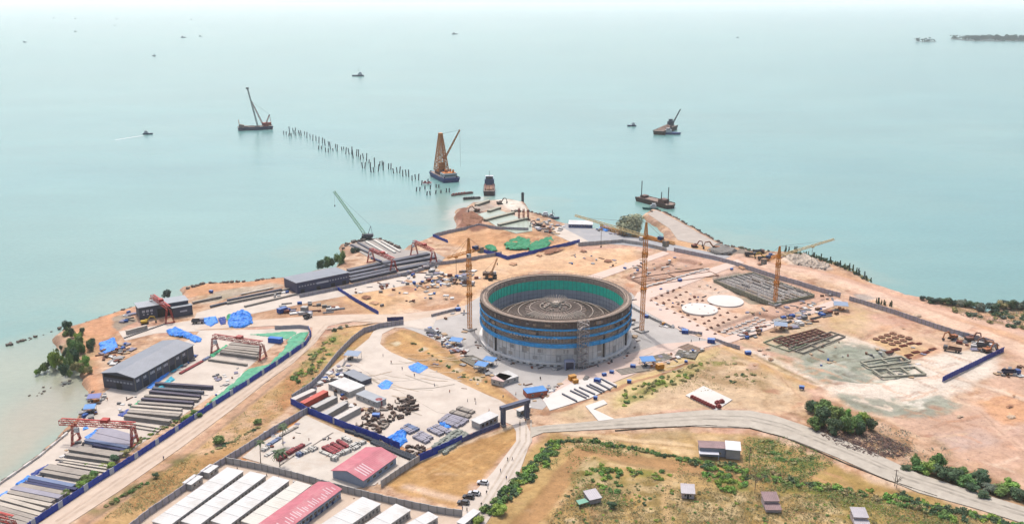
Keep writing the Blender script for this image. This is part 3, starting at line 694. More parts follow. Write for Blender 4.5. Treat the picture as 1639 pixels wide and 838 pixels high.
for k in range(72):
    t = 2*math.pi*k/72; m.bar((42.25*math.cos(t), 42.25*math.sin(t), 24.6), (42.25*math.cos(t), 42.25*math.sin(t), 26.0), .08)
m.ring(42.22, 42.3, 25.9, 26.0, 144); m.ring(39.5,39.6,25.6,25.7,144)
m.build('rebar_crown', form_brown, tank)
ringpart('inner_lining', M('grey_steel_lining', (214,222,230), .6, .12, .3), 38.30, 38.44, 9.0, 16.3)
m = MB()
for k in range(90):
    t = 2*math.pi*k/90; m.cbox(38.2*math.cos(t), 38.2*math.sin(t), 12.5, .08, .1, 7.6, t)
for z in (11.0,13.6): m.ring(38.16, 38.26, z, z+.1, 144)
m.build('lining_seam', M('lining_seam_steel', (96,104,112), .7, .1, .3), tank)
gnet = M('green_mesh', (.01,.52,.35), .8, .15, .5, bump=.3, raw=True)
ringpart('green_screen', gnet, 38.05, 38.2, 16.3, 21.9)
m = MB()
for k in range(90):
    t = 2*math.pi*k/90; m.cbox(37.98*math.cos(t), 37.98*math.sin(t), 19.1, .08, .12, 5.6, t)
m.build('screen_post', M('dark_green_steel', (8,86,74), .8, .1, .3), tank)
panelled('inner_formwork', form_brown, 38.05, 21.9, 24.5, 120, .1)
for k in range(14):
    a_ = -math.pi/2-.62+k*.045; m = MB(); m.cbox(42.75*math.cos(a_), 42.75*math.sin(a_), 15.9, .3, .7, .55, a_); m.build('white_marker', white_p, tank)
pr_ = random.Random(4)
for k in range(46):
    a_ = pr_.uniform(-math.pi, 0); m = MB(); m.cbox(41.12*math.cos(a_), 41.12*math.sin(a_), pr_.choice([4.2,8.2]), .05, 2.7, pr_.choice([3.8,1.9]), a_); m.build('wall_patch', pr_.choice([M('patch_pale',(255,250,242),.9,.15,.3), M('patch_grey',(206,200,194),.9,.15,.3), M('patch_warm',(226,214,200),.9,.15,.3)]), tank)
for k in range(34):
    a_ = pr_.uniform(-math.pi, 0); m = MB(); m.cbox(42.2*math.cos(a_), 42.2*math.sin(a_), pr_.choice([22.8,18.2,14.1]), .5, pr_.uniform(1,3.5), pr_.uniform(.8,1.8), a_); m.build('platform_box', pr_.choice([M('box_tan',(190,164,140)), M('box_grey',(160,156,156)), M('box_dark',(76,70,70))]), tank)
# steel dome being put together inside
def dz(r): return 9.0+10.2*(1-(r/38.0)**2)
m = MB(); nr, na = 19, 120; vs = []
for i in range(nr+1):
    r = 38.0*i/nr
    for k in range(na): t = 2*math.pi*k/na; vs.append((r*math.cos(t), r*math.sin(t), dz(r)))
fs = [(i*na+k, (i+1)*na+k, (i+1)*na+(k+1)%na, i*na+(k+1)%na) for i in range(nr) for k in range(na)]
m.add(vs, fs); dome = m.build('dome_roof', M('dome_plate', (132,114,104), .75, .22, .5, dirt=(150,134,122)), tank)
pale = M('pale_steel', (206,190,174), .6, .1, .5)
for r in (8.7,14.6,21,27,32.5):
    m = MB(); n = 96
    for k in range(n):
        a, b_ = 2*math.pi*k/n, 2*math.pi*(k+1)/n
        m.bar((r*math.cos(a), r*math.sin(a), dz(r)+.25), (r*math.cos(b_), r*math.sin(b_), dz(r)+.25), .34, .3)
    m.build('ring_beam', M('ring_steel', (196,180,164), .6, .1, .5), dome)
m = MB()
for k in range(72):
    t = 2*math.pi*k/72
    for i in range(6 if k % 2 else 9):
        r0 = 37.5-i*3.4; r1 = r0-3.4
        m.bar((r0*math.cos(t), r0*math.sin(t), dz(r0)+.12), (r1*math.cos(t), r1*math.sin(t), dz(r1)+.12), .16, .3)
m.build('roof_rib', M('rib_steel', (88,78,72), .6, .1, .5), dome)
m = MB()
for k in range(36):
    t = -math.pi/2+(k-17.5)/18*1.05; r0, r1 = 13.5, 20.2-(k%3)
    m.bar((r0*math.cos(t), r0*math.sin(t), dz(r0)+.7), (r1*math.cos(t), r1*math.sin(t), dz(r1)+.9), .26, .4)
for k in range(70):
    t = rnd.uniform(0, 6.28); r = rnd.uniform(1, 8); m.cbox(r*math.cos(t), r*math.sin(t), dz(r)+.5, rnd.uniform(.4,1.6), rnd.uniform(.3,1), rnd.uniform(.3,.9), t)
m.build('loose_panel', pale, dome)['kind'] = 'stuff'
m = MB(); m.cyl(0,0,dz(0)-.2,dz(0)+1.6,3.0,2.6,24); m.cyl(0,0,dz(0)+1.6,dz(0)+2.2,1.6,1.2,16)
for k in range(26):
    t = 2*math.pi*k/26; m.bar((1.5*math.cos(t), 1.5*math.sin(t), dz(0)+1.2), (7.0*math.cos(t), 7.0*math.sin(t), dz(0)+4.2), .2)
m.build('centre_ring', pale, dome)
for ang in (-math.pi/2-.93, -math.pi/2+.62, -math.pi/2+1.15):
    m = MB(); m.cbox((RT+.5)*math.cos(ang), (RT+.5)*math.sin(ang), 8, .9, .7, 13, ang)
    m.build('buttress', M('dark_concrete_strip', (96,90,88), .9, .1, .4), tank)
# scaffold stair tower leaning on the tank front
a = -math.pi/2+.275
st = thing('stair_tower', 'tall grey scaffold stair tower standing against the front of the round tank', 'stair tower', (tankc.x+45.0*math.cos(a), tankc.y+45.0*math.sin(a), 0), a+math.pi/2)
scaf = M('scaffold_steel', (226,214,206), .6, .15, .6)
m = MB()
for x in (-2.6,0,2.6):
    for y in (-1.6,1.6): m.bar((x,y,0),(x,y,26.5),.2)
for k in range(14):
    z = k*1.98
    for y in (-1.6,1.6): m.bar((-2.6,y,z),(2.6,y,z),.13); m.bar((-2.6,y,z),(0,y,z+1.98),.1); m.bar((0,y,z+1.98),(2.6,y,z),.1)
    for x in (-2.6,2.6): m.bar((x,-1.6,z),(x,1.6,z),.13)
m.build('scaffold_frame', scaf, st)
m = MB()
for k in range(13):
    z = k*1.98+.1; s = 1 if k % 2 else -1
    m.bar((-2.0*s,0,z),(2.0*s,0,z+1.98),1.5,.14); m.box(-2.5,-1.4,z-.05,-1.9,1.4,z) if s > 0 else m.box(1.9,-1.4,z-.05,2.5,1.4,z)
m.build('stair_flight', M('stair_plate', (196,184,178), .7, .15, .5), st)
ent = -math.pi/2+.12
e = thing('entrance_porch', 'small pale blue portal porch at the foot of the tank beside the stair tower', 'porch', (tankc.x+44.6*math.cos(ent), tankc.y+44.6*math.sin(ent), 0), ent+math.pi/2)
m = MB(); m.box(-2.6,-1.8,0,-2.1,1.8,4.2); m.box(2.1,-1.8,0,2.6,1.8,4.2); m.box(-2.6,-1.8,4.2,2.6,1.8,4.6); m.build('frame', M('pale_blue_panel', (184,190,214), .6, .08, .4), e)
m = MB(); m.box(-2.05,-.2,0,2.05,-.05,3.9); m.build('door', M('grey_purple_panel', (104,100,124), .6, .08, .4), e)

# ================================================= LATTICE CRANES
yel = M('crane_yellow', (255,160,30), .5, .12, .5); yel2 = M('crane_pale_yellow', (255,224,160), .5, .1, .5)
cwt = M('counterweight_concrete', (170,160,150), .9, .1, .5); crane_blue = M('machinery_blue', (48,74,120), .5, .1, .5)
steel_cable = M('steel_cable', (120,104,84), .6, .1, .5)
glass = M('dark_glass', (40,48,56), .15, .1, .5, spec=.6)
def tower_crane(base, hz_px, tip, ctr, label, jmat=None, tw=2.0, head=8, w=1.7):
    p = G(*base); Hh = hpx(base[0], base[1], base[1]-hz_px)
    q = G(tip[0], tip[1], Hh); d = Vector((q.x-p.x, q.y-p.y)); L = min(62, d.length); rz = math.atan2(d.y, d.x)
    cq = G(ctr[0], ctr[1], Hh); Lc = min(17, max(11, math.hypot(cq.x-p.x, cq.y-p.y)))
    print('crane', label[:30], 'H', round(Hh), 'jib', round(d.length), 'ctr', round(math.hypot(cq.x-p.x, cq.y-p.y)))
    t = thing('tower_crane', label, 'tower crane', (p.x, p.y, 0), rz)
    m = MB(); m.box(-3,-3,0,3,3,.9); m.build('foundation', conc_grey, t)
    m = MB(); m.lattice((0,0,.9),(0,0,Hh-1.5), w, n=int(Hh/2.2), t=.24, d=.14); mast = m.build('mast', yel, t)
    for z in (Hh*.45, Hh*.82): m = MB(); m.box(-1.5,-1.5,z,1.5,1.5,z+.3); m.lattice((0,0,z-2),(0,0,z+1.5),2.1,n=2,t=.2,d=.14); m.build('climbing_collar', yel, mast)
    m = MB(); m.cyl(0,0,Hh-1.6,Hh-.2,1.3,1.5,12); m.lattice((0,0,Hh-.2),(0,0,Hh+head),1.6,.5,n=6,t=.28,d=.18); m.build('tower_head', yel, t)
    m = MB(); m.lattice((1,0,Hh),(L,0,Hh), 1.5, 1.0, n=int(L/2.4), t=.26, tri=True, d=.16); jib = m.build('jib', jmat or yel, t)
    m = MB(); m.lattice((-1,0,Hh),(-Lc,0,Hh), 1.4, n=6, t=.26, d=.16); m.build('counter_jib', yel, t)
    m = MB()
    for k in range(3): m.box(-Lc+.2+k*.9,-1.3,Hh-2.6,-Lc+.95+k*.9,1.3,Hh+.8)
    m.build('counterweight', cwt, t)
    m = MB(); m.box(-Lc+4,-1,Hh+.3,-Lc+7,1,Hh+2.2); m.build('winch', crane_blue, t)
    m = MB(); m.box(.8,1.0,Hh-2.8,2.8,2.6,Hh-.6); c = m.build('cab', white_p, t); m = MB(); m.box(2.82,1.15,Hh-2.2,2.9,2.45,Hh-.8); m.build('window', glass, c)
    m = MB()
    for x in (L*.42, L*.78, -Lc+1.5): m.bar((0,0,Hh+head),(x,0,Hh+.7),.1)
    m.build('tie_rod', steel_cable, t)
    m = MB(); x = L*.6; m.box(x-.8,-.8,Hh-1.5,x+.8,.8,Hh-.9); m.build('trolley', jmat or yel, t)
    m = MB(); m.bar((x,.2,Hh-1.5),(x,.2,Hh-14),.08); m.bar((x,-.2,Hh-1.5),(x,-.2,Hh-14),.08); m.box(x-.3,-.4,Hh-15,x+.3,.4,Hh-14); m.build('hook_block', steel_cable, t)
    return t
tower_crane((752,527), 403, (716,412), (757,402), 'yellow tower crane left of the round tank', tw=2.0)
tower_crane((1027,530), 379, (896,337), (1080,393), 'yellow tower crane right of the round tank with a pale jib over the shore', jmat=yel2)
tower_crane((1240,487), 409, (1356,376), (1196,402), 'yellow tower crane beside the dark scaffolded foundation pit', jmat=yel2, head=6)

red = M('gantry_red', (206,66,54), .5, .12, .5); redw = M('faded_gantry_red', (200,92,86), .55, .12, .5)
def gantry(a, b, h, label, over=(0,0), mat=red, w=1.8, leg=6.0, trolley=.55):
    p, rz, L = frame(a, b)
    t = thing('gantry_crane', label, 'gantry crane', (p.x, p.y, 0), rz, 'red gantry cranes in the precast yards')
    m = MB(); n = max(6, int((L+over[0]+over[1])/2.4))
    m.lattice((-over[0],0,h+w/2),(L+over[1],0,h+w/2), w, n=n, t=.26, d=.14)
    g = m.build('girder', mat, t)
    m = MB(); m.box(-over[0],-.1+w/2+.1,h+w,L+over[1],w/2+.7,h+w+.12); m.build('walkway', mat, g)
    for x in (0, L):
        m = MB(); s = 1.2
        for y in (-1,1):
            m.lattice((x,y*leg/2,.4),(x,y*.9,h), .6,.8, n=6, t=.17, d=.1)
        m.box(x-.3,-leg/2-.8,.05,x+.3,leg/2+.8,.5)
        for z in (.45,): m.bar((x,-leg/3.0,h*z),(x,leg/3.0,h*z),.3)
        m.build('leg_frame', mat, t)
    m = MB(); x = L*trolley; m.box(x-1.6,-1.4,h+w+.15,x+1.6,1.4,h+w+1.5); m.build('trolley', mat, t)
    m = MB(); m.box(1.2,-2.2,h-2.6,3.0,-.9,h-.6); m.build('cab', white_p, t)
    return t
gantry((594,419),(630,436), 8.6, 'red gantry crane nearer the blue shed on the long troughs')
gantry((663,408),(694,424), 9.6, 'red gantry crane at the far sandy end of the troughs')
gantry((344,562),(421,574), 8.0, 'faded red gantry crane over the casting bed by the green net', mat=redw)
gantry((122,707),(216,712), 8.4, 'red gantry crane straddling the beam stacks beside the sea wall', over=(6,1), w=2.0)
gantry((-70,842),(24,868), 8.4, 'red gantry crane cut by the bottom left corner')
gantry((246,497),(272,517), 8.6, 'red gantry crane in front of the small seaside workshop', w=1.8, leg=5)

# ================================================= VESSELS
navy = M('navy_hull', (34,56,100), .5, .15, .2); rust = M('rusty_hull', (104,76,66), .7, .25, .4, dirt=(76,54,48)); deckm = M('worn_deck', (176,156,142), .8, .2, .4, dirt=(140,116,104))
orange_s = M('orange_steel', (244,150,70), .6, .15, .4); red_s = M('red_machinery', (180,70,54), .6, .15, .4); dk = M('dark_steel', (62,64,70), .6, .15, .4)
blue_hull = M('bright_blue_hull', (20,66,140), .5, .12, .2); white_b = M('ship_white', (226,228,230), .5, .1, .3)
def hullmesh(m, L, W, h, bow=.2, z0=-1.2, rake=1.5):
    b = L*bow
    top = [(-L/2,-W/2),(L/2-b,-W/2),(L/2-b*.35,-W*.33),(L/2,0),(L/2-b*.35,W*.33),(L/2-b,W/2),(-L/2,W/2)] if bow else [(-L/2,-W/2),(L/2,-W/2),(L/2,W/2),(-L/2,W/2)]
    n = len(top); bot = [(x*(1-2*rake/L), y*.86) for x, y in top]
    m.add([(x,y,z0) for x,y in bot]+[(x,y,h) for x,y in top], [tuple(range(n))[::-1], tuple(range(n,2*n))]+[(i,(i+1)%n,n+(i+1)%n,n+i) for i in range(n)])
    return m
def vessel(name, label, cat, a, b, W, h, hmat, bow=.2, dmat=deckm, group=None, Lmax=None):
    p, q = G(*a, SEA), G(*b, SEA); d = q-p; L = d.length if not Lmax else min(d.length, Lmax); c = (p+q)/2
    t = thing(name, label, cat, (c.x, c.y, SEA), math.atan2(d.y, d.x), group)
    m = hullmesh(MB(), L, W, h, bow); m.build('hull', hmat, t)
    m = MB(); k = .9; top = [(-L/2*k-.2,-W/2*k),(L/2*(1-bow*1.6),-W/2*k),(L/2*(1-bow*.6),0),(L/2*(1-bow*1.6),W/2*k),(-L/2*k-.2,W/2*k)] if bow else [(-L/2*.96,-W/2*.92),(L/2*.96,-W/2*.92),(L/2*.96,W/2*.92),(-L/2*.96,W/2*.92)]
    m.prism(top, h-.3, h+.06); m.build('deck', dmat, t)
    m = MB()
    for s in (-1,1): m.box(-L/2+.3, s*(W/2-.35)-.12, h, L/2*(1-bow*2.0), s*(W/2-.35)+.12, h+.7)
    m.build('bulwark', hmat, t)
    return t, L
def small_boat(label, px, L, rz, hmat=None, mast=0, cab=True, group=None, name='small_boat', W=None, wake=False):
    c = G(*px, SEA); W = W or L*.28
    t = thing(name, label, 'boat', (c.x, c.y, SEA), rz, group)
    m = hullmesh(MB(), L, W, L*.09+.5, .35, -.4, .5); m.build('hull', hmat or navy, t)
    if cab:
        h = L*.09+.5; m = MB(); m.box(-L*.35,-W*.32,h,0,W*.32,h+L*.1+.9); m.box(-L*.30,-W*.26,h+L*.1+.9,-L*.08,W*.26,h+L*.18+1.2); c_ = m.build('cabin', white_b, t)
        m = MB(); m.box(-L*.08+.02,-W*.2,h+L*.12+.8,-L*.08+.1,W*.2,h+L*.17+1.0); m.box(-L*.30,-W*.27,h+L*.12+.8,-L*.10,-W*.265,h+L*.17+1.0); m.build('window', glass, c_)
    if mast:
        m = MB(); m.bar((-L*.1,0,1),(-L*.1,0,mast),.4); m.bar((-L*.1,0,mast*.8),(L*.1,0,mast*.45),.25); m.build('mast', dk, t)
    return t
# pile driving barge with a red crane, far left
t, L = vessel('piling_barge', 'flat navy piling barge with a tall leader and red crane at the far pier end', 'barge', (380.5,208.5), (437,206), 16, 4.0, navy, 0)
m = MB()
for k, (x, y, sx, sy, sz) in enumerate([(-.42,-.2,4,5,5),(-.36,.2,5,4,3.5),(-.25,0,6,6,2),(-.1,.2,7,3,1.6),(.05,-.25,8,3,1.4)]): m.cbox(L*x, 16*y, 4+sz/2, sx, sy, sz)
m.build('deck_house', deckm, t)
m = MB(); m.cyl(L*.30,0,4,6,4,4,16); m.box(L*.20,-3.5,6,L*.46,3.5,9.6); m.build('crane_house', red_s, t)
m = MB(); m.lattice((L*.22,0,7),(-L*.045,0,41),2.2,1.2,n=14,t=.5,d=.3); m.build('boom', red_s, t)
m = MB(); m.lattice((L*.07,-1,5),(-L*.13,-1,60),1.8,1.4,n=20,t=.55,d=.35); m.cbox(-L*.135,-1,60.5,4.2,2.6,2); m.build('pile_leader', dk, t)
m = MB(); m.lattice((L*.32,0,9),(L*.43,0,21),1.6,1,n=5,t=.4,d=.3); m.bar((L*.43,0,21),(L*.46,0,9),.5); m.build('back_mast', red_s, t)
m = MB(); m.bar((L*.43,0,21),(-L*.04,0,41),.22); m.bar((-L*.13,-1,59),(-L*.17,-1,25),.12); m.build('cable', steel_cable, t)
m = MB(); m.lattice((-L*.44,4,4),(-L*.45,4,15),1,.6,n=4,t=.3,d=.2); m.build('mooring_mast', orange_s, t)
# piling ship with the broad orange tower
t, L = vessel('piling_ship', 'blue hulled piling ship with a tapering orange lattice tower beside the pier', 'ship', (723,292), (697,279), 19, 4.4, blue_hull, .12)
m = MB(); m.box(-L*.44,-7.5,4.4,-L*.22,7.5,9.0); h_ = m.build('deck_house', white_b, t)
m = MB(); m.box(-L*.443,-6.5,6.4,-L*.441,6.5,7.4); m.box(-L*.40,7.52,6.4,-L*.25,7.56,7.4); m.build('window', glass, h_)
m = MB(); m.box(-L*.42,-6.5,9.02,-L*.24,6.5,9.5)
for k in range(5): m.cbox(-L*.33+rnd.uniform(-3,3), rnd.uniform(-6,6), 11, 1.6, 1.6, 3)
m.build('roof_machinery', orange_s, t)
m = MB(); m.box(-L*.15,-5,4.4,L*.25,5,8.6); m.build('winch_house', M('maroon_machinery', (112,60,62), .6, .15, .4), t)
twr = MB()
bx = L*.12
def quad(z): f = (z-8)/38; return 7.4*(1-f)+2.0*f
lv = [8,14,20,26,32,38,46]
cs = [(-1,-1),(1,-1),(1,1),(-1,1)]
for i in range(len(lv)-1):
    z0, z1 = lv[i], lv[i+1]; w0, w1 = quad(z0), quad(z1)
    for k in range(4):
        a_, b_ = cs[k], cs[(k+1)%4]
        P0 = (bx+a_[0]*w0, a_[1]*w0*.8, z0); Q0 = (bx+b_[0]*w0, b_[1]*w0*.8, z0); P1 = (bx+a_[0]*w1, a_[1]*w1*.8, z1); Q1 = (bx+b_[0]*w1, b_[1]*w1*.8, z1)
        twr.bar(P0,P1,.8); twr.bar(P0,Q0,.5); twr.bar(P0,Q1,.42); twr.bar(Q0,P1,.42)
        for f in (.33,.66):
            A0 = tuple(P0[j]*(1-f)+Q0[j]*f for j in range(3)); A1 = tuple(P1[j]*(1-f)+Q1[j]*f for j in range(3)); twr.bar(A0,A1,.42)
        mid0 = tuple((P0[j]+P1[j])/2 for j in range(3)); mid1 = tuple((Q0[j]+Q1[j])/2 for j in range(3)); twr.bar(mid0,mid1,.42)
twr.cbox(bx,0,47,4.5,4,2.5); twr.build('lattice_tower', orange_s, t)
m = MB(); m.cbox(bx-2,0,13,6,6,7); m.build('hammer_cabin', M('orange_cabin', (226,140,50), .6, .12, .5), t)
m = MB(); m.lattice((bx-1,-4.2,21),(bx-11,-18,52),1.5,.9,n=14,t=.55,d=.35); m.build('boom', orange_s, t)
m = MB(); m.bar((bx,0,47),(bx-11,-18,52),.2); m.bar((bx-11,-18,52),(bx-11,-18,12),.16); m.build('cable', steel_cable, t)
m = MB(); 
for x in (-.45,.4):
    for y in (-7,7): m.cyl(L*x,y,4.3,6,.7,.7,8)
m.build('bollard', dk, t)
# cargo ship seen from the end, off the harbour head
t, L = vessel('cargo_ship', 'narrow cargo ship with blue bridge and open rusty hold off the white sand spit', 'ship', (783,313.5), (783.5,300), 11.5, 4.6, M('purple_brown_hull', (96,74,80), .7, .2, .4), .12)
m = MB(); m.box(L*.22,-4.8,4.6,L*.40,4.8,10.5); m.box(L*.25,-3.6,10.5,L*.36,3.6,13.5); b_ = m.build('bridge', M('bridge_blue', (84,104,142), .6, .1, .4), t)
m = MB(); m.box(L*.249,-3.2,11.4,L*.2495,3.2,12.6); m.build('window', glass, b_); m = MB(); m.box(L*.24,-4,13.52,L*.37,4,13.8); m.build('bridge_roof', white_b, b_)
m = MB(); m.box(-L*.40,-4.2,4.7,L*.16,-3.4,6.6); m.box(-L*.40,3.4,4.7,L*.16,4.2,6.6); m.build('hold_coaming', M('rust_red', (150,88,74), .7, .2, .5), t)
m = MB(); 
for k in range(6): m.cbox(-L*.36+k*L*.085, 0, 5.2, L*.05, 5.6, 1.0+.4*(k%2))
m.build('cargo_hatch', M('hold_cargo', (196,150,122), .8, .25, .7), t)
m = MB(); m.bar((L*.3,0,13.8),(L*.3,0,19),.3); m.bar((-L*.44,0,4.6),(-L*.44,0,10),.35); m.build('mast', dk, t)
# moored deck barge by the causeway
t, L = vessel('deck_barge', 'long rusty deck barge with thin spud poles moored off the stone causeway', 'barge', (1024,320), (1077,334), 13, 3.6, rust, .08)
m = MB()
for x, h in ((-.38,20),(.22,14),(.42,20)): m.bar((L*x,-3,2),(L*x,-3,h),.6)
m.build('spud_pole', dk, t)
m = MB(); m.box(L*.15,-4,3.6,L*.32,3,7.2); m.box(-L*.42,-3,3.6,-L*.3,3,6.0); m.build('deck_house', M('barge_house', (120,84,74), .7, .15, .4), t)
m = MB(); m.box(-L*.25,-4.6,3.6,L*.1,4.6,4.3); m.build('deck_cargo', M('barge_cargo', (170,146,132), .9, .25, .5), t)
# spoil barge with tug
t, L = vessel('spoil_barge', 'brown heaped spoil barge with a thin crane lying offshore', 'barge', (1054,216), (1076,206), 17, 5.5, rust, 0, Lmax=70)
m = MB(); m.prism([(-L*.4,-6),(L*.35,-6),(L*.35,6),(-L*.4,6)], 5.5, 6.2); m.cyl(-L*.1,0,6,9.5,8,2,14); m.cyl(L*.12,0,6,9,7,2,14); m.build('spoil_heap', M('spoil', (150,124,110), .95, .2, .5, bump=.6), t)
m = MB(); m.box(L*.30,-4,5.5,L*.42,4,12.5); m.box(L*.32,-2.5,12.5,L*.4,2.5,15.5); m.build('deck_house', M('dark_blue_house', (58,70,96), .6, .1, .4), t)
m = MB(); m.lattice((-1,-7,6),(5,-19,33),1.6,.9,n=8,t=.5,d=.35); m.build('boom', dk, t)
small_boat('blue tug alongside the brown spoil barge', (1075,215), 26, R(-6), blue_hull, mast=10, W=8, name='tug_boat')
small_boat('dark tug boat lying left of the spoil barge', (1011,202), 14, R(180), navy, mast=6, W=5, name='tug_boat')
small_boat('dark work boat with a mast, middle of the open sea', (573,122), 30, R(185), navy, mast=22, W=9, name='work_boat')
small_boat('small speeding boat trailing a white wake on the left', (237,215), 14, R(8), navy, W=4.5, name='speed_boat')
small_boat('small green boat beside the tip of the causeway', (1041,335), 15, R(170), M('green_hull', (30,110,100), .6, .1, .4), W=4.5, mast=4)
small_boat('black tug boat moored off the red piles of the harbour', (868,349), 15, R(170), navy, W=5, mast=5, name='tug_boat')
small_boat('black launch lying beyond the blue fence of the harbour', (886,350), 11, R(10), navy, W=4, mast=8, name='tug_boat')
for k, (px, py, L) in enumerate(((86,29.5,34),(121,30.5,32),(187,31,28),(121,51,26),(40,68,22),(294,60.5,36),(321,58.5,22),(306,31.5,30),(728,55,44),(1180,60.5,20),(246,90,20),(184,41,20))):
    small_boat('tiny dark boat far out in the pale glare', (px,py), L*.72, R(rnd.choice([0,8,175,170])), navy, mast=L*.2, group='specks of boats on the horizon side', W=L*.2, name='distant_boat')
# wake
m = MB(); a_, b_ = G(232.5,216.5,SEA), G(184,224,SEA); d = (b_-a_).normalized(); n_ = Vector((-d.y,d.x,0))
L = (b_-a_).length; vs = []
for k in range(25):
    f = k/24; w = .6+1.8*math.sin(min(1,f*2.2)*1.57)*(1-f*.4)+rnd.uniform(-.3,.3); c = a_+d*L*f+n_*math.sin(f*9)*.6
    vs += [c+n_*w+Vector((0,0,.08)), c-n_*w+Vector((0,0,.08))]
m.add(vs, [(2*k,2*k+2,2*k+3,2*k+1) for k in range(24)]); kind(m.build('wake_foam', M('foam', (232,236,234), .6, .2, .8)), 'stuff')
# pontoons at the near pier piles
for a, b, lab in (((722,313.5),(757,309),'narrow red and white pontoon with drums north of the harbour head'),((741,319.5),(769,317.5),'narrow dark pontoon with drums touching the grey harbour shore')):
    t, L = vessel('pontoon', lab, 'pontoon', a, b, 3.5, 1.0, M('pontoon_'+lab[7:10], (176,120,112) if 'red' in lab else (96,92,94), .7, .2, .5), 0, Lmax=24)
    m = MB()
    for k in range(5): m.cyl(-L*.4+k*L*.13, .3, 1, 2.4, .8, .8, 10)
    m.build('drum', dk if 'dark' in lab else red_s, t)
# piles of the unfinished pier
pile_m = M('pile_steel', (56,62,72), .7, .2, .4)
PV = []
for hh in (4.5,6,8):
    m = MB(); m.cyl(0,0,-2,hh,.58,.58,10); PV.append(m.mesh('pier_pile_%d' % int(hh*10), pile_m))
npile = 0
def pile(px, py, h=6, lean=0, g='bare steel piles of the unfinished pier'):
    global npile
    p = G(px, py, SEA); v = min(2, max(0, int((h-3)/2.2))); o = place('pier_pile', PV[v], None, (p.x, p.y, SEA))
    o.scale = (1,1,h/(4.5,6,8)[v]); o.rotation_euler = (R(lean*.35), R(-lean), 0)
    tag(o, 'dark bare steel pile standing in the long pier row' if g.startswith('bare') else 'short dark pile in the loose cluster south of the orange piling ship', 'pile', g)
Zp = Zm(440,160,5.237)
main = [(75,290,30),(95,290,26),(127,290,68),(117,305,26),(138,305,28),(152,262,28),(162,285,30),(176,300,30),(172,262,30),(196,280,26),(210,300,30),(222,295,42),(247,292,28),(268,318,50),(296,315,30),(318,342,52),(345,340,40),(369,360,52),(398,362,46),(421,382,56),(366,415,32),(392,412,28),(425,435,34),(446,438,32),(452,380,34),(466,412,62),(488,430,26),(508,402,34),(522,430,58),(562,425,34),(578,415,24),(594,455,60),(622,455,52),(644,455,64),(656,485,72),(683,470,58),(700,475,60),(716,500,40),(742,490,44),(768,510,64),(734,570,48),(754,575,56),(788,530,32),(800,570,50),(806,605,58),(828,605,42),(836,560,78),(866,600,60),(878,550,38),(908,590,72),(900,545,36),(952,580,50),(972,582,52),(996,615,44),(1024,610,48),(1046,615,58),(1072,640,56),(1100,635,52),(1122,645,62),(1150,675,44),(1178,665,44),(1204,672,54),(1230,712,40)]
for x, y, L_ in main:
    px, py = Zp(x, y); pile(px, py, L_/5.237*mpp(px,py,SEA), rnd.choice([-7,-4,0,4,7]))
for x, y, L_ in [(1186,765,36),(1214,762,34),(1258,748,30),(1302,746,32),(1352,735,30),(1374,735,26),(1274,798,34),(1302,796,34),(1348,785,30),(1392,780,28),(1438,772,32),(1462,772,34),(1284,700,40)]:
    px, py = Zp(x, y); pile(px, py, L_/5.237*mpp(px,py,SEA), rnd.choice([-6,0,6]), 'short piles between the ship and the shore')
m = MB(); p = G(*Zp(1276,705), SEA); m.cbox(0,0,1.6,9,5,.6); m.cbox(-2,0,2.6,2,2,1.6); m.cbox(2,.5,2.4,2,1.5,1.2); tag(m.build('piling_platform', M('pinkish_steel', (160,100,100), .7, .2, .5), loc=(p.x,p.y,SEA)), 'small pinkish steel platform perched on the piles beside the piling ship', 'platform')
# navigation post, islands
p = G(836.5,325,SEA); t = thing('channel_marker', 'dark channel marker post in the water beyond the sand spit', 'marker', (p.x,p.y,SEA)); m = MB(); m.cyl(0,0,-1,9,1.3,1.3,10); m.build('post', dk, t); m = MB(); m.cyl(0,0,9,10.4,1.7,1.0,10); m.build('lantern', dk, t)
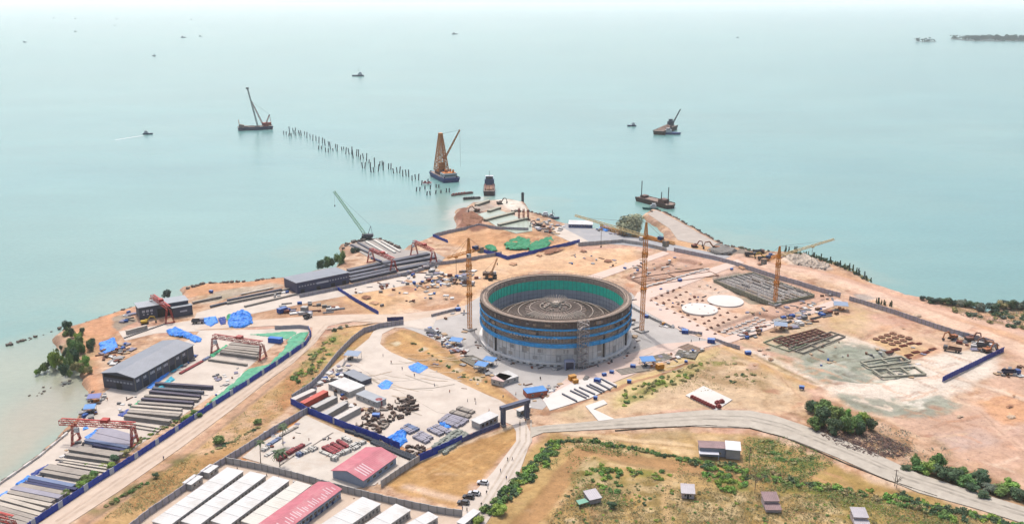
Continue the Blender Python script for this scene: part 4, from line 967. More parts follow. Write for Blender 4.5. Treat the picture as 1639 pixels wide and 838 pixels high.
# ================================================= BUILDINGS
def frame3(a, b, c, z=0.0):
    p, q, r = G(*a, z), G(*b, z), G(*c, z); d = q-p; L = d.length; u = d/L; n_ = Vector((-u.y, u.x, 0)); D = (r-p).dot(n_)
    if D < 0: p, q = q, p; d = -d; D = -D
    return Vector((p.x, p.y, 0)), math.atan2(d.y, d.x), L, D
def building(name, label, cat, a, b, c, h, wall, roof, style='flat', rise=1.0, z=0, over=.3, wins=(), doors=(), base=None, group=None, ends=0, wmat=None, gz=0):
    p, rz, L, D = frame3(a, b, c, z); t = thing(name, label, cat, (p.x, p.y, gz), rz, group)
    m = MB()
    if style == 'gable': m.extr([(0,0),(D,0),(D,h),(D/2,h+rise),(0,h)], 0, L)
    elif style == 'mono': m.extr([(0,0),(D,0),(D,h+rise),(0,h)], 0, L)
    elif style == 'monof': m.extr([(0,0),(D,0),(D,h),(0,h+rise)], 0, L)
    else: m.box(0,0,0,L,D,h)
    w_ = m.build('wall', wall, t)
    m = MB(); o = over; tk = .18
    if style == 'gable':
        s = rise/(D/2)
        for sg in (0,1):
            y0 = -o if sg == 0 else D+o; m.extr([(y0,h-o*s+.02),(D/2,h+rise+.02),(D/2,h+rise+tk+.02),(y0,h-o*s+tk+.02)], -o, L+o)
    elif style == 'mono': s = rise/D; m.extr([(-o,h-o*s+.02),(D+o,h+rise+o*s+.02),(D+o,h+rise+o*s+tk),(-o,h-o*s+tk)], -o, L+o)
    elif style == 'monof': s = rise/D; m.extr([(-o,h+rise+o*s+.02),(D+o,h-o*s+.02),(D+o,h-o*s+tk),(-o,h+rise+o*s+tk)], -o, L+o)
    else: m.box(-o,-o,h+.01,L+o,D+o,h+tk)
    r_ = m.build('roof', roof, t)
    wm = wmat or glass
    for (n, ww, z0, z1, off) in wins:
        for k in range(n):
            x = off+(L-2*off)*(k+.5)/n; f = MB(); f.box(x-ww/2-.08,-.07,z0-.08,x+ww/2+.08,-.005,z1+.08); fo = f.build('window', white_p, t)
            g = MB(); g.box(x-ww/2,-.10,z0,x+ww/2,-.072,z1); g.build('pane', wm, fo)
    for (x, ww, zz) in doors:
        g = MB(); g.box(L*x-ww/2,-.06,.0,L*x+ww/2,-.005,zz); g.build('door', dk, t)
    return t, L, D, w_, r_
steel_dark = ribbed('dark_cladding', (84,90,108), .8, 'X', .3, .55, .12); roof_grey = ribbed('grey_roofing', (150,156,166), 1.0, 'X', .3, .5, .08, dirt=(136,142,152))
roof_light = ribbed('pale_grey_roofing', (176,182,188), 1.0, 'X', .3, .5, .08)
# big warehouse by the precast yard
t, L, D, w_, r_ = building('warehouse', 'long charcoal warehouse with grey gable roof beside the beam stacks', 'warehouse', (218,627), (311,573), (168,618), 7.6, steel_dark, roof_grey, 'gable', 1.6, over=.6)
for k in range(9):
    x = L*(k+.5)/9
    m = MB(); m.box(x-.22-L/18,-.12,0,x+.22-L/18,-.01,7.2); m.build('pilaster', M('tan_pilaster', (150,146,136), .8, .1, .5), t)
    m = MB()
    if k in (0,1,2,3,4,6,7):
        for j in range(3 if k in (2,3,4) else 2):
            m.box(x-1.4+j*1.1,-.09,4.6,x-.6+j*1.1,-.01,5.9)
            m.box(x-1.4+j*1.1,-.12,5.1,x-.9+j*1.1,-.095,5.4)
        m.build('wall_sign', M('sign_white', (226,228,236), .6, .05, .5), t)
for k in (1,3,5,7):
    m = MB(); m.box(L*(k+.5)/9-1.8,-.07,0,L*(k+.5)/9+1.8,-.012,3.2); m.build('door', M('roller_door', (58,62,76), .6, .1, .5), t)
m = MB(); m.box(-.10,1,5.7,-.01,D-1,7.3); m.build('opening_shade_strip', M('painted_interior_shade', (50,46,46), .9, .1, .5), t)  # closed dark panel; its colour paints the shade inside the gable opening
m = MB()
for k in range(8): m.box(-.13,1.6+k*(D-3.2)/8,3.6,-.02,1.6+(k+.62)*(D-3.2)/8,4.5)
m.build('wall_lettering', M('faint_lettering', (190,192,202), .6, .05, .5), t)
m = MB(); m.box(-.14,D*.42,0,-.02,D*.42+3.4,3.6); m.build('gate', dk, t)
# small workshop and its lower wing
t, L, D, w_, r_ = building('workshop', 'small charcoal workshop with pale roof on the seaside bank behind a gantry crane', 'workshop', (224,512), (303,499), (214,502), 6.6, steel_dark, roof_light, 'monof', 1.0, over=.5)
for x0 in (.06,.14,.22): 
    m = MB(); m.box(L*x0,-.1,4.2,L*x0+1.6,-.01,5.6); m.box(L*x0+.3,-.12,2.6,L*x0+1.2,-.1,3.4); m.build('wall_sign', M('sign_white', (226,228,236)), t)
m = MB(); m.box(L*.36,-.12,0,L*.64,-.02,5.2); m.build('open_bay', M('painted_interior_shade', (50,46,46)), t)  # interior shade of the recess painted as a dark panel on the front
t, L, D, w_, r_ = building('annex', 'low charcoal annex with pale roof and one white sign right of the small workshop', 'annex', (278,508), (309,502.5), (275,503.5), 5.2, steel_dark, roof_light, 'monof', .7, over=.4)
m = MB(); m.box(L*.35,-.1,2.6,L*.72,-.01,3.6); m.build('wall_sign', M('sign_white', (226,228,236)), t)
# shed by the long troughs
navy_clad = ribbed('navy_cladding', (74,80,116), .8, 'X', .3, .55, .12)
t, L, D, w_, r_ = building('production_shed', 'navy production shed with broad grey roof at the end of the long dark troughs', 'shed', (476,470.5), (559,453), (463,457), 6.4, navy_clad, roof_grey, 'monof', 1.2, over=.6)
for k in range(18):
    x = L*(.05+.9*k/17); m = MB(); m.box(x-.55,-.09,4.3,x+.55,-.01,5.1); m.build('window', M('pale_window', (200,204,214), .3, .05, .5), t)
m = MB(); m.box(L*.38,-.14,4.0,L*.6,-.095,5.3); m.build('wall_sign', M('sign_white', (226,228,236)), t)
for x in (.1,.4,.68,.9): m = MB(); m.box(L*x-1.4,-.08,0,L*x+1.4,-.01,2.6); m.build('door', dk, t)

# camp blocks
cream = M('cabin_wall', (216,212,204), .7, .08, .4); white_roof = ribbed('white_roofing', (232,231,228), 1.2, 'X', .15, .5, .08, dirt=(202,197,188))
pane_grey = M('window_grey', (120,122,122), .3, .1, .5); pink_roof = ribbed('pink_roofing', (216,116,130), 1.0, 'X', .25, .6, .16, dirt=(228,156,160))
blue_wall = M('pale_blue_wall', (172,188,208), .7, .08, .4)
def block(lab, a, b, c, h=2.9, n=14, roofm=None):
    t, L, D, w_, r_ = building('cabin_block', lab, 'cabin block', a, b, c, h, cream, roofm or white_roof, 'flat', 0, over=.25, wins=[(n, 1.1, 1.1, 2.1, 1.0)], wmat=pane_grey)
    for k in range(n//2): m = MB(); x = 1.0+(L-2)*(k+.5)/(n//2)+1.25; m.box(x-.4,-.05,0,x+.4,-.004,2.1); m.build('door', M('cabin_door', (150,150,150), .6, .1, .5), t)
    m = MB()
    for k in range(1, int(L/6)): m.box(k*6-.05,-.26,h+.19,k*6+.05,D+.26,h+.24)
    m.build('roof_seam', M('seam_grey', (196,196,194), .7, .1, .5), r_)
    return t
block('longest white cabin block, leftmost of the parallel rows in the bottom camp', (272,852), (390,764), (366,757.5), n=20)
block('white cabin block, second from the left of the parallel rows', (318,852), (426,771), (402,764.5), n=18)
block('white cabin block, third from the left of the parallel rows', (366,852), (463,779), (438,772.5), n=16)
block('cream roofed cabin block right beside the long pink roofed hall', (412,852), (498,787), (475,780.5), n=14, roofm=ribbed('cream_roofing', (230,226,214), 1.2, 'X', .15, .5, .06, dirt=(210,204,190)))
block('white cabin block right of the long pink roofed hall', (545,862), (609,817), (580,806.5), n=10)
block('short white cabin block in the middle of the bottom edge', (606,862), (657,827), (633,818), n=8)
block('white cabin block nearest the end of the camp wall', (660,862), (701,838), (684,831), n=6)
block('small white cabin at the camp gate by the pale access road', (742,850), (768,829), (757,826), n=3)
t, L, D, w_, r_ = building('pink_roofed_hall', 'long pink roofed hall among the white cabin blocks at the bottom', 'hall', (440,877), (546,797), (509,787), 4.0, blue_wall, pink_roof, 'gable', 1.3, over=.5, wins=[(16, 1.3, 1.4, 2.6, 1.0)])
m = MB()
for k in range(26):
    x = L*(.02+.96*k/26)+rnd.uniform(-.3,.3); y0 = rnd.uniform(.5, D*.12); y1 = rnd.uniform(D*.2, D*.46)
    z = lambda y: 4.0+1.3*y/(D/2)+.235
    m.add([(x,y0,z(y0)),(x+.45,y0,z(y0)),(x+.45,y1,z(y1)),(x,y1,z(y1)),(x,y0,z(y0)-.05),(x+.45,y0,z(y0)-.05),(x+.45,y1,z(y1)-.05),(x,y1,z(y1)-.05)], [(0,1,2,3),(4,7,6,5),(0,4,5,1),(1,5,6,2),(2,6,7,3),(3,7,4,0)])
m.build('skylight_strip', M('skylight_white', (240,206,210), .4, .05, .5), r_)
for k in range(5): m = MB(); m.box(L*.5+k*3.2,-.06,0,L*.5+k*3.2+1.2,-.005,2.3); m.build('door', M('blue_door', (52,72,120), .5, .1, .5), t)
t, L, D, w_, r_ = building('pink_roofed_house', 'wide pink roofed house with pale blue walls inside the storage camp', 'house', (582,780), (634,742), (528,767.5), 3.4, blue_wall, pink_roof, 'gable', 2.0, over=.5, wins=[(5, 1.9, 1.2, 2.3, 1.2)])
m = MB()
for k in range(4):
    x = L*(.12+.07*k); 
    zz = lambda y: 3.4+2.0*y/(D/2)+.235
    m.add([(x,.5,zz(.5)),(x+.7,.5,zz(.5)),(x+.7,D*.42,zz(D*.42)),(x,D*.42,zz(D*.42))], [(0,1,2,3)])
m.build('skylight_strip', M('skylight_white', (240,206,210)), r_)
for i, (a, b, c, lab) in enumerate([((335,766),(350,755),(325,761),'small white cabin inside the corner of the camp wall'),((307,785),(325,772),(299,778),'small white cabin below the corner cabin along the camp wall')]):
    building('cabin', lab, 'cabin', a, b, c, 2.7, cream, white_roof, 'flat', 0, wins=[(2,1,1.1,2,.5)], over=.2)

# gate
gp, grz, gL = frame((803,681), (845,668)); grey_gate = M('gate_grey', (92,100,126), .6, .1, .4)
t = thing('entrance_gate', 'tall dark grey portal gate across the site entrance', 'gate', (gp.x, gp.y, 0), grz)
for x in (0, gL-1.5):
    m = MB(); m.box(x,-1,0,x+1.6,1,7.6); g = m.build('pillar', grey_gate, t); m = MB(); m.box(x-.2,-1.2,0,x+1.8,1.2,.6); m.build('plinth', conc_grey, g)
m = MB(); m.box(0-.5,-1.1,7.6,gL+.6,1.1,9.4); m.build('crossbeam', grey_gate, t)
m = MB(); m.box(1.2,-1.16,8.0,gL-1.2,-1.11,9.0); m.build('sign_board', M('gate_board', (120,126,148), .5, .05, .4), t)
building('guard_house', 'white flat roofed guard house right of the portal gate', 'guard house', (832,667), (849,660), (828,664), 3.0, M('cabin_glass', (150,160,160), .4, .1, .5), white_roof, 'flat', 0, wins=[(3,1.3,.9,2.3,.3)], over=.5)
building('gate_office', 'white two bay office cabin left of the portal gate', 'office', (768,688), (797,674.5), (757,681), 3.2, cream, white_roof, 'flat', 0, wins=[(4,1.6,.9,2.3,.6)], over=.4)
# houses in the scrub, bottom right
brn = ribbed('mauve_roofing', (170,140,140), .8, 'X', .25, .7, .2, dirt=(134,104,98)); plaster = M('pinkish_plaster', (226,208,204), .85, .1, .4, dirt=(196,176,168)); tin = ribbed('tin_roofing', (206,200,204), .8, 'X', .25, .45, .1, dirt=(186,170,168))
grey_pl = M('grey_plaster', (176,178,190), .85, .1, .4)
t, L, D, w_, r_ = building('roadside_house', 'roadside house with mauve roof, white awning and a white boxy wing', 'house', (1120,729), (1161,731), (1122,716), 3.2, grey_pl, brn, 'monof', .8, over=.4, wins=[(3,.9,1.2,2.2,1)])
m = MB(); m.box(-.6,-2.8,2.3,7.6,-.1,2.5)
for x in (-.4,7.3): m.box(x,-2.7,0,x+.2,-2.5,2.3)
m.build('awning', M('awning_white', (236,236,244), .5, .05, .5), t)
t, L, D, w_, r_ = building('white_wing_house', 'tall white roofed grey block attached at the right of the roadside house', 'house', (1161.5,733), (1184,735), (1162,721), 4.2, M('grey_block_wall', (196,190,184), .85, .1, .4), M('white_flat_roof', (246,246,248), .6, .03, .3), 'mono', .4, over=.3)
def hut(lab, a, b, c, h, two=False, roofm=brn, wallm=None):
    t, L, D, w_, r_ = building('hut', lab, 'hut', a, b, c, h, wallm or plaster, roofm, 'mono', .9, over=.45, wins=[(2,.8,1.0,1.9,.4)], doors=[(.5,.9,2.0)])
    t.scale = (.86,.86,.9)
    if two:
        m = MB(); m.extr([(-3.6,0),(-.03,0),(-.03,2.0),(-3.6,1.3)], -.1, L+.1); e_ = m.build('porch_wall', plaster, t)
        m = MB(); m.extr([(-4.2,1.35),(-.03,2.15),(-.03,2.3),(-4.2,1.5)], -.5, L+.5); m.build('porch_roof', roofm, e_)
    return t
hut('isolated hut with pale tin roof in the middle of the dry grass', (1091,796.5), (1114,798), (1095,784), 2.6, roofm=tin)
hut('two level hut with brown porch roof and white wall, right of the dirt path', (1223,812), (1249,812), (1226,800), 3.4, True)
hut('two level hut with pale tin roof at the bottom right edge', (1366,838), (1391,839), (1368,825), 3.4, True, tin)
t, L, D, w_, r_ = building('ruined_shack', 'ruined shack with pale broken roof and green tarpaulin behind a dark shrub', 'shack', (944,807), (962,803), (940,795), 2.0, M('shack_wall', (190,182,176), .9, .2, .5), tin, 'mono', .8, over=.3)
m = MB(); m.prism([(-2.2,-1.5),(2.2,-1.0),(1.8,1.8),(-2,1.6)], 1.3, 1.45)
for x, y in ((-1.9,-1.2),(1.9,-.8),(1.5,1.5),(-1.7,1.4)): m.bar((x,y,0),(x,y,1.3),.12)
m.build('awning', M('pale_green_tarp', (140,196,170), .7, .1, .5), t).location = (-2.6, 1.0, 0)

# ================================================= FENCES AND WALLS
blue_sheet = M('fence_blue', (30,76,196), .55, .12, .3); blue2 = M('fence_blue_pale', (52,112,186), .55, .1, .3); wall_grey = M('block_wall_grey', (216,212,206), .9, .15, .25, dirt=(196,192,188)); wall_pur = M('block_wall_mauve', (206,200,206), .9, .18, .25)
fence_white = M('fence_white', (206,214,228), .5, .08, .4)
def fence(name, label, cat, path, h, mat, step=2.5, th=.12, post=.3, white=0, wmat=None, group=None, wall=False):
    P = [G(*p) for p in path]; o = P[0]; t = thing(name, label, cat, (o.x, o.y, 0), 0, group); cnt = 0; m = MB(); t['kind'] = 'thing'
    pmat = mat if not wall else M(mat.name+'_post', (186,182,176), .9, .1, .3)
    pm = MB(); pm.box(-post/2,-post/2,-.3,post/2,post/2,h+.15); pme = pm.mesh('post', pmat)
    tot = sum((P[i+1]-P[i]).length for i in range(len(P)-1)); step = max(step, tot/95)
    for i in range(len(P)-1):
        d = P[i+1]-P[i]; L = d.length; u = d/L; n = max(1, round(L/step)); rz = math.atan2(d.y, d.x)
        for k in range(n):
            c = P[i]+u*L*(k+.5)/n-o; hh = h+(.10 if (cnt % 2) else 0)+rnd.uniform(-.05,.05)
            if white and (cnt % white == white-1):
                if m.v: m.build('panel', mat, t); m = MB()
                w = MB(); w.cbox(c.x, c.y, hh/2+.05, L/n*.98, th*1.5, hh, rz); w.build('white_panel', wmat or fence_white, t)
            else: m.cbox(c.x, c.y, hh/2-.15, L/n+.02, th, hh+.3, rz)
            cnt += 1; c = P[i]+u*L*k/n-o; place('post', pme, t, (c.x, c.y, 0), rz)
    if m.v: m.build('panel', mat, t)
    return t
fence('blue_fence', 'long blue sheet fence with white panels beside the pale road on the left', 'fence', [(-30,902),(58,838),(150,777),(215,735.5),(280,692),(340,652),(400,613),(450,580),(490,552),(498,537),(494,528)], 2.7, blue_sheet, 2.6, white=5)
fence('grey_fence', 'low pale grey fence capping the green netted slope', 'fence', [(494,527),(480,525),(440,527)], 2.2, wall_pur, 2.5)
fence('camp_wall', 'grey block wall rising diagonally along the left of the camps', 'wall', [(180,872),(240,824),(290,790),(330,760),(361,741)], 3.0, wall_pur, 3, .25, .45, wall=True)
fence('camp_wall', 'grey block wall between the brown bank and the beam camp', 'wall', [(361.5,740.5),(400,717),(440,691),(493,660)], 3.0, wall_pur, 3, .25, .45, wall=True)
fence('camp_wall', 'grey block wall dividing the white cabins from the storage camp', 'wall', [(363,741.5),(420,752.5),(467,764),(547,786.5),(623,805),(660,813),(700,821),(740,827)], 3.0, wall_grey, 3.2, .25, .5, wall=True)
fence('blue_fence', 'blue sheet fence along the lower left of the material yard', 'fence', [(466,646),(496,662),(548,683),(604,703),(640,718)], 3.0, blue_sheet, 2.4)
fence('blue_fence', 'blue sheet fence above the brown field by the pallet stacks', 'fence', [(671,737),(700,724),(740,706)], 3.0, blue_sheet, 2.4)
fence('blue_fence', 'low greyish blue fence between the pallet stacks and the portal gate', 'fence', [(740,706),(770,693),(800,681)], 1.8, M('dull_blue', (84,96,150), .6, .1, .4), 2.4)
fence('camp_wall', 'short grey wall right of the pink roofed house', 'wall', [(671,737),(640,757),(610,778)], 2.6, wall_grey, 3, .25, .45, wall=True)
fence('yard_wall', 'curving grey wall along the upper left of the material yard', 'wall', [(468,640),(497,621),(512,607),(540,571),(564,546),(583,532),(607,525),(646,519)], 3.0, wall_pur, 2.6, .25, .4, wall=True)
fence('blue_fence', 'short dark blue fence behind the end of the curving yard wall', 'fence', [(620,514),(646,513)], 2.6, M('deep_blue', (26,40,116), .55, .1, .3), 2.4)
fence('blue_fence', 'short blue fence slanting across the sand left of the yellow crane', 'fence', [(539,463),(569,482),(606,503)], 2.2, blue_sheet, 2.4)
fence('blue_fence', 'blue fence bounding the green netted ground near the shore', 'fence', [(756,399),(798,410),(812,415),(860,404),(900,395),(928,388)], 2.6, blue_sheet, 2.8)
fence('blue_fence', 'short blue fence lying on the sandy shore by the far gantry crane', 'fence', [(693,378),(717,388)], 2.0, blue_sheet, 2.4)
fence('shore_wall', 'grey wall skirting the harbour basins', 'wall', [(696,378),(716,373),(752,366),(766,362),(798,367),(846,369)], 2.4, wall_pur, 3, .25, .4, wall=True)
fence('shore_wall', 'long grey wall between the troughs and the sand plain', 'wall', [(480,476),(560,460),(600,450),(660,438),(700,424),(744,418),(803,407)], 2.2, wall_pur, 3, .25, .4, wall=True)
fence('shore_wall', 'grey wall along the near side of the coast road', 'wall', [(926,393),(996,388),(1030,393),(1067,402)], 2.6, wall_grey, 3, .25, .4, wall=True)
fence('shore_wall', 'grey wall from the road gap down to the right tower crane', 'wall', [(1079,402),(1147,416),(1182,426),(1237,444),(1276,455),(1314,467),(1345,475)], 2.8, wall_pur, 3, .25, .4, wall=True)
fence('shore_wall', 'grey wall along the haul road at the right', 'wall', [(1360,480),(1400,492),(1432,502),(1475,517),(1527,534),(1565,544),(1590,551)], 2.6, wall_pur, 2.6, .25, .5, wall=True)
fence('blue_fence', 'straight blue fence on the pale ground at the far right', 'fence', [(1606,562),(1508,610)], 2.6, M('vivid_blue', (24,60,178), .5, .1, .3), 2.4)
fence('kerb_wall', 'low grey wall on the apron left of the tank', 'wall', [(691,507),(734,496)], 1.8, wall_pur, 2.4, .3, .4, wall=True)
fence('kerb_wall', 'low grey wall curving away right of the tank', 'wall', [(1012,494),(1045,512),(1075,525)], 1.6, wall_grey, 2.4, .3, .4, wall=True)
fence('kerb_wall', 'short grey wall beside the upper blue tank', 'wall', [(1100,533),(1124,536)], 1.8, wall_pur, 2.4, .3, .4, wall=True)
fence('kerb_wall', 'short grey wall running from the lower blue tank', 'wall', [(1144,545),(1165,553),(1184,558)], 1.8, wall_pur, 2.4, .3, .4, wall=True)
fence('kerb_wall', 'low stone kerb wall along the sea edge of the left yard', 'wall', [(-40,806),(0,775),(62,732),(108,694)], .9, M('sea_kerb', (214,204,196), .9, .1, .4), 4, .5, .6, white=2, wmat=conc_white)
fence('road_kerb', 'dark drain kerb along the near side of the gravel road', 'kerb', [(985,689),(1050,684),(1130,681),(1200,685),(1256,700),(1300,718),(1360,744),(1420,768),(1500,794)], .35, M('dark_kerb', (120,110,96), .9, .2, .4), 5, .3, .3)
m = None
# ================================================= BEAM STACKS
beam_c = {'d': M('beam_dark', (104,98,114), .8, .12, .3), 'l': M('beam_light', (222,210,194), .85, .1, .3, dirt=(198,188,174)), 'g': M('beam_grey', (188,178,166), .85, .12, .3, dirt=(164,154,144)),
          'p': M('beam_lilac', (178,174,186), .8, .1, .3), 'b': M('beam_blue', (128,146,182), .7, .12, .3), 'n': M('beam_navy', (44,54,104), .7, .12, .3), 'w': M('beam_white', (236,232,222), .8, .06, .3), 'r': M('beam_red', (170,70,76), .7, .12, .3), 's': M('beam_slate', (110,112,124), .8, .12, .3)}
cname = {'d':'dark','l':'pale','g':'grey','p':'lilac grey','b':'bluish','n':'navy','w':'white','r':'dark red','s':'slate'}
def beam(a, b, kindc, w=1.6, h=1.2, where='in the precast yard', name='concrete_girder', group=None, legs=True, cat='girder', z=0, label=None):
    p, rz, L = frame(a, b)
    if name == 'concrete_girder': rz += R(rnd.uniform(-.9,.9)); sh = rnd.uniform(-.9,.9); p = p+Vector((math.cos(rz)*sh, math.sin(rz)*sh, 0)); L += rnd.uniform(-1.2,1.0); h *= rnd.uniform(.85,1.15)
    t = thing(name, label or '%s %s %s' % (cname[kindc], 'concrete girder' if cat == 'girder' else cat, where), cat, (p.x, p.y, z), rz, group or (cat+'s '+where))
    m = MB(); b0 = .25
    m.extr([(-w/2,b0),(w/2,b0),(w/2,b0+h*.25),(w*.36,b0+h*.4),(w*.36,b0+h*.7),(w/2,b0+h*.82),(w/2,b0+h),(-w/2,b0+h),(-w/2,b0+h*.82),(-w*.36,b0+h*.7),(-w*.36,b0+h*.4),(-w/2,b0+h*.25)][::-1], 0, L)
    m.build('body', beam_c[kindc], t)
    for x in (L*.06, L*.5, L*.94):
        m = MB(); m.box(x-.25,-w*.6,.0,x+.25,w*.6,b0-.01); m.build('bearer', form_brown, t)
    return t
Z2 = Zm(0,620,3.843); Z4 = Zm(240,600,3.52); Z3 = Zm(200,420,4.19); Z5 = Zm(440,290,4.41); Z6 = Zm(420,640,4.232)
low = [(480,384,752,424,'g',2.2,1.6),(430,400,728,447,'g',2.2,2.2),(412,424,700,466,'g',2,1.2),(385,445,680,486,'l',1.2,.5),(370,458,665,500,'l',1,.4),(355,472,650,520,'l',1.2,.5),
 (300,496,566,545,'g',2.4,1.5),(285,512,540,560,'g',2.2,1.6),(262,530,505,576,'g',2.2,1.4),(190,566,470,620,'b',2.2,1.3),(168,582,455,634,'n',1.6,1.2),(150,596,440,646,'n',1.4,1.2),(128,614,405,668,'g',2.4,1.4),(84,634,374,696,'p',2.6,1.5),(60,655,345,716,'g',2.4,1.4),(22,678,308,742,'l',2.0,1.5),(0,695,275,772,'l',2.0,1.6),(-20,722,250,795,'l',2.0,1.2),(-40,745,225,815,'g',2.0,1.3),(-70,760,190,838,'g',2,1.2),(-90,790,160,860,'g',2,1.2)]
for i, (x0,y0,x1,y1,c,w,h) in enumerate(low):
    wh = 'lying in the lower left precast stack nearest the camera' if i > 8 else 'lying just below the big red straddling gantry crane'
    beam(Z2(x0,y0), Z2(x1,y1), c, w, h, wh)
for i, (x0,y0,x1,y1,c,w,h) in enumerate([(640,262,815,312,'p',2.4,1.2),(615,272,815,326,'p',2.4,1.2),(600,286,812,340,'p',2.4,1.2),(582,302,805,356,'p',2.6,1.2),(560,320,800,372,'p',2.6,1.2),(535,338,790,386,'b',2.0,1.4),(575,366,770,398,'n',1.6,1.2)]):
    beam(Z2(x0,y0), Z2(x1,y1), c, w, h, 'packed under the big red straddling gantry crane')
for i, (a, b, c, w, h) in enumerate([((252,617),(343,623),'d',1.8,1.4),((246,624),(330,631),'s',1.8,1.2),((240,630),(322,638),'d',1.8,1.5),((233,636),(317,643),'g',2,1.2),((226,642),(311,648),'d',1.8,1.6),((221,647),(305,653),'g',2,1.0),((214,652),(298,658),'l',1.8,1.0),((207,657),(291,664),'l',1.8,1.0),((203,663),(283,670),'g',2.2,1.7),((198,669),(270,678),'g',2.2,1.8),((192,675),(260,686),'l',1.2,.4),((186,680),(254,690),'l',1.2,.4)]):
    beam(a, b, c, w, h, 'in the upper left rows below the charcoal warehouse')
for i, (x0,y0,x1,y1,c,w,h) in enumerate([(720,545,900,560,'g',2,1),(700,556,900,575,'g',2,1),(685,568,900,590,'g',2.2,1.1),(670,582,900,606,'g',2.2,1.1),(655,596,900,625,'g',2.2,1.2),(645,612,890,645,'g',2.4,1.4),(568,658,820,692,'g',1.2,.9)]):
    beam(Z3(x0,y0), Z3(x1,y1), c, w, h, 'on the casting bed under the faded red gantry crane')
# long dark troughs
for i, (x0,y0,x1,y1) in enumerate([(515,640,760,588),(520,665,800,606),(525,690,840,624),(530,712,850,640),(745,592,1085,520),(775,608,1135,545),(868,632,1172,574)]):
    beam(Z5(x0,y0), Z5(x1,y1), 's', 4.2 if i < 4 else 4.6, 1.6, 'running from the navy shed towards the jetty', 'casting_trough', cat='trough')
for i, (x0,y0,x1,y1,c) in enumerate([(540,455,680,520,'s'),(590,440,720,515,'s'),(640,430,790,515,'w'),(700,420,850,510,'w'),(750,425,880,500,'w'),(680,545,745,570,'n')]):
    beam(Z5(x0,y0), Z5(x1,y1), c, 1.8, .9, 'lying along the jetty deck')
# rails and beams on the bank left of the navy shed
for i, (x0,y0,x1,y1,c,h) in enumerate([(455,275,650,232,'g',1.0),(580,300,700,270,'s',1.0),(680,265,1050,190,'s',1.4),(690,280,1060,205,'g',1.2),(800,300,1150,215,'g',.8),(1060,190,1150,170,'g',.8),(780,215,1000,170,'l',.5),(20,480,165,440,'l',2.2)]):
    beam(Z3(x0,y0), Z3(x1,y1), c, 1.6, h, 'on the bank between the workshop and the navy shed')
# white and red bundles in the storage camp
def bundle(a, b, c, w, h, where, name='panel_bundle'):
    p, rz, L = frame(a, b); t = thing(name, '%s bundle of long panels %s' % (cname[c], where), 'bundle', (p.x,p.y,0), rz, 'panel bundles '+where)
    m = MB(); n = max(2, int(w/.6))
    for k in range(n): m.box(0,-w/2+k*w/n+.03,.2,L-.25*(k%2),-w/2+(k+1)*w/n-.03,h+.1*(k%2))
    m.build('panel', beam_c[c], t); m = MB()
    for x in (L*.2, L*.8): m.box(x-.12,-w/2-.04,.18,x+.12,w/2+.04,h+.16)
    m.build('strap', dk, t)
    return t
for i, (x0,y0,x1,y1,c,w,h) in enumerate([(412,332,500,380,'r',1.8,1.6),(438,322,528,368,'r',1.8,1.6),(470,306,552,352,'r',1.8,1.6),(510,284,590,332,'r',1.8,1.4),(545,262,600,290,'w',1.8,1.4),(390,352,470,385,'w',1.4,1.0),(470,400,512,410,'w',2.5,1.8),(510,385,560,350,'w',1.8,1.5),(540,372,600,345,'w',1.8,1.6),(590,330,648,300,'w',1.6,1.4),(615,342,660,318,'w',1.6,1.2),(655,308,698,288,'w',1.8,1.4)]):
    bundle(Z6(x0,y0), Z6(x1,y1), c, w, h, 'beside the pink roofed house')
for i, (x0,y0,x1,y1,c,w,h) in enumerate([(105,415,160,385,'r',2.4,1.8),(170,375,225,340,'r',2.2,1.6),(228,342,280,312,'r',2.0,1.4),(235,385,270,370,'b',2.2,1.6),(275,368,312,350,'w',2.0,1.2),(318,345,350,330,'w',2.2,1.4),(330,352,372,328,'w',1.6,1.2),(35,315,120,260,'b',2.0,.9),(120,250,240,185,'g',1.2,.8),(0,350,40,325,'w',2,1.2),(20,385,80,350,'w',1.6,.8),(120,445,230,370,'g',.5,.5),(280,350,480,222,'g',.5,.4)]):
    bundle(Z6(x0,y0), Z6(x1,y1), c, w, h, 'near the palms in the storage camp')
for i, (a, b, c) in enumerate([((664,699),(685,709),'p'),((671,694),(690,704),'p'),((687,687),(707,697),'p'),((696,683),(720,694),'p'),((709,670),(742,681),'p'),((714,666),(748,676),'p'),((722,660),(752,669),'g'),((733,654),(758,662),'g'),((704,674),(735,684),'p'),((645,686),(660,694),'p'),((650,682),(668,690),'b')]):
    bundle(a, b, c, 3.0, 1.2, 'in rows inside the entrance gate')
for i, (a, b) in enumerate([((700,585),(752,572)),]): pass
Zc = Zm(860,540,4.657)
for i, (x0,y0,x1,y1) in enumerate([(185,425,295,482),(245,402,365,458),(275,390,385,446),(312,377,430,430),(368,362,480,418),(390,354,500,408),(437,338,545,396),(475,314,590,375)]):
    p, rz, L = frame(Zc(x0,y0), Zc(x1,y1)); m = MB(); m.box(0,-.25,0,L,.25,.55); m.box(0,-.4,.5,L,.4,.6)
    tag(m.build('formwork_rail', beam_c['s'], loc=(p.x,p.y,.3), rz=rz), 'dark steel rail set across the white work pad south of the tank', 'rail', 'rails across the white work pad')
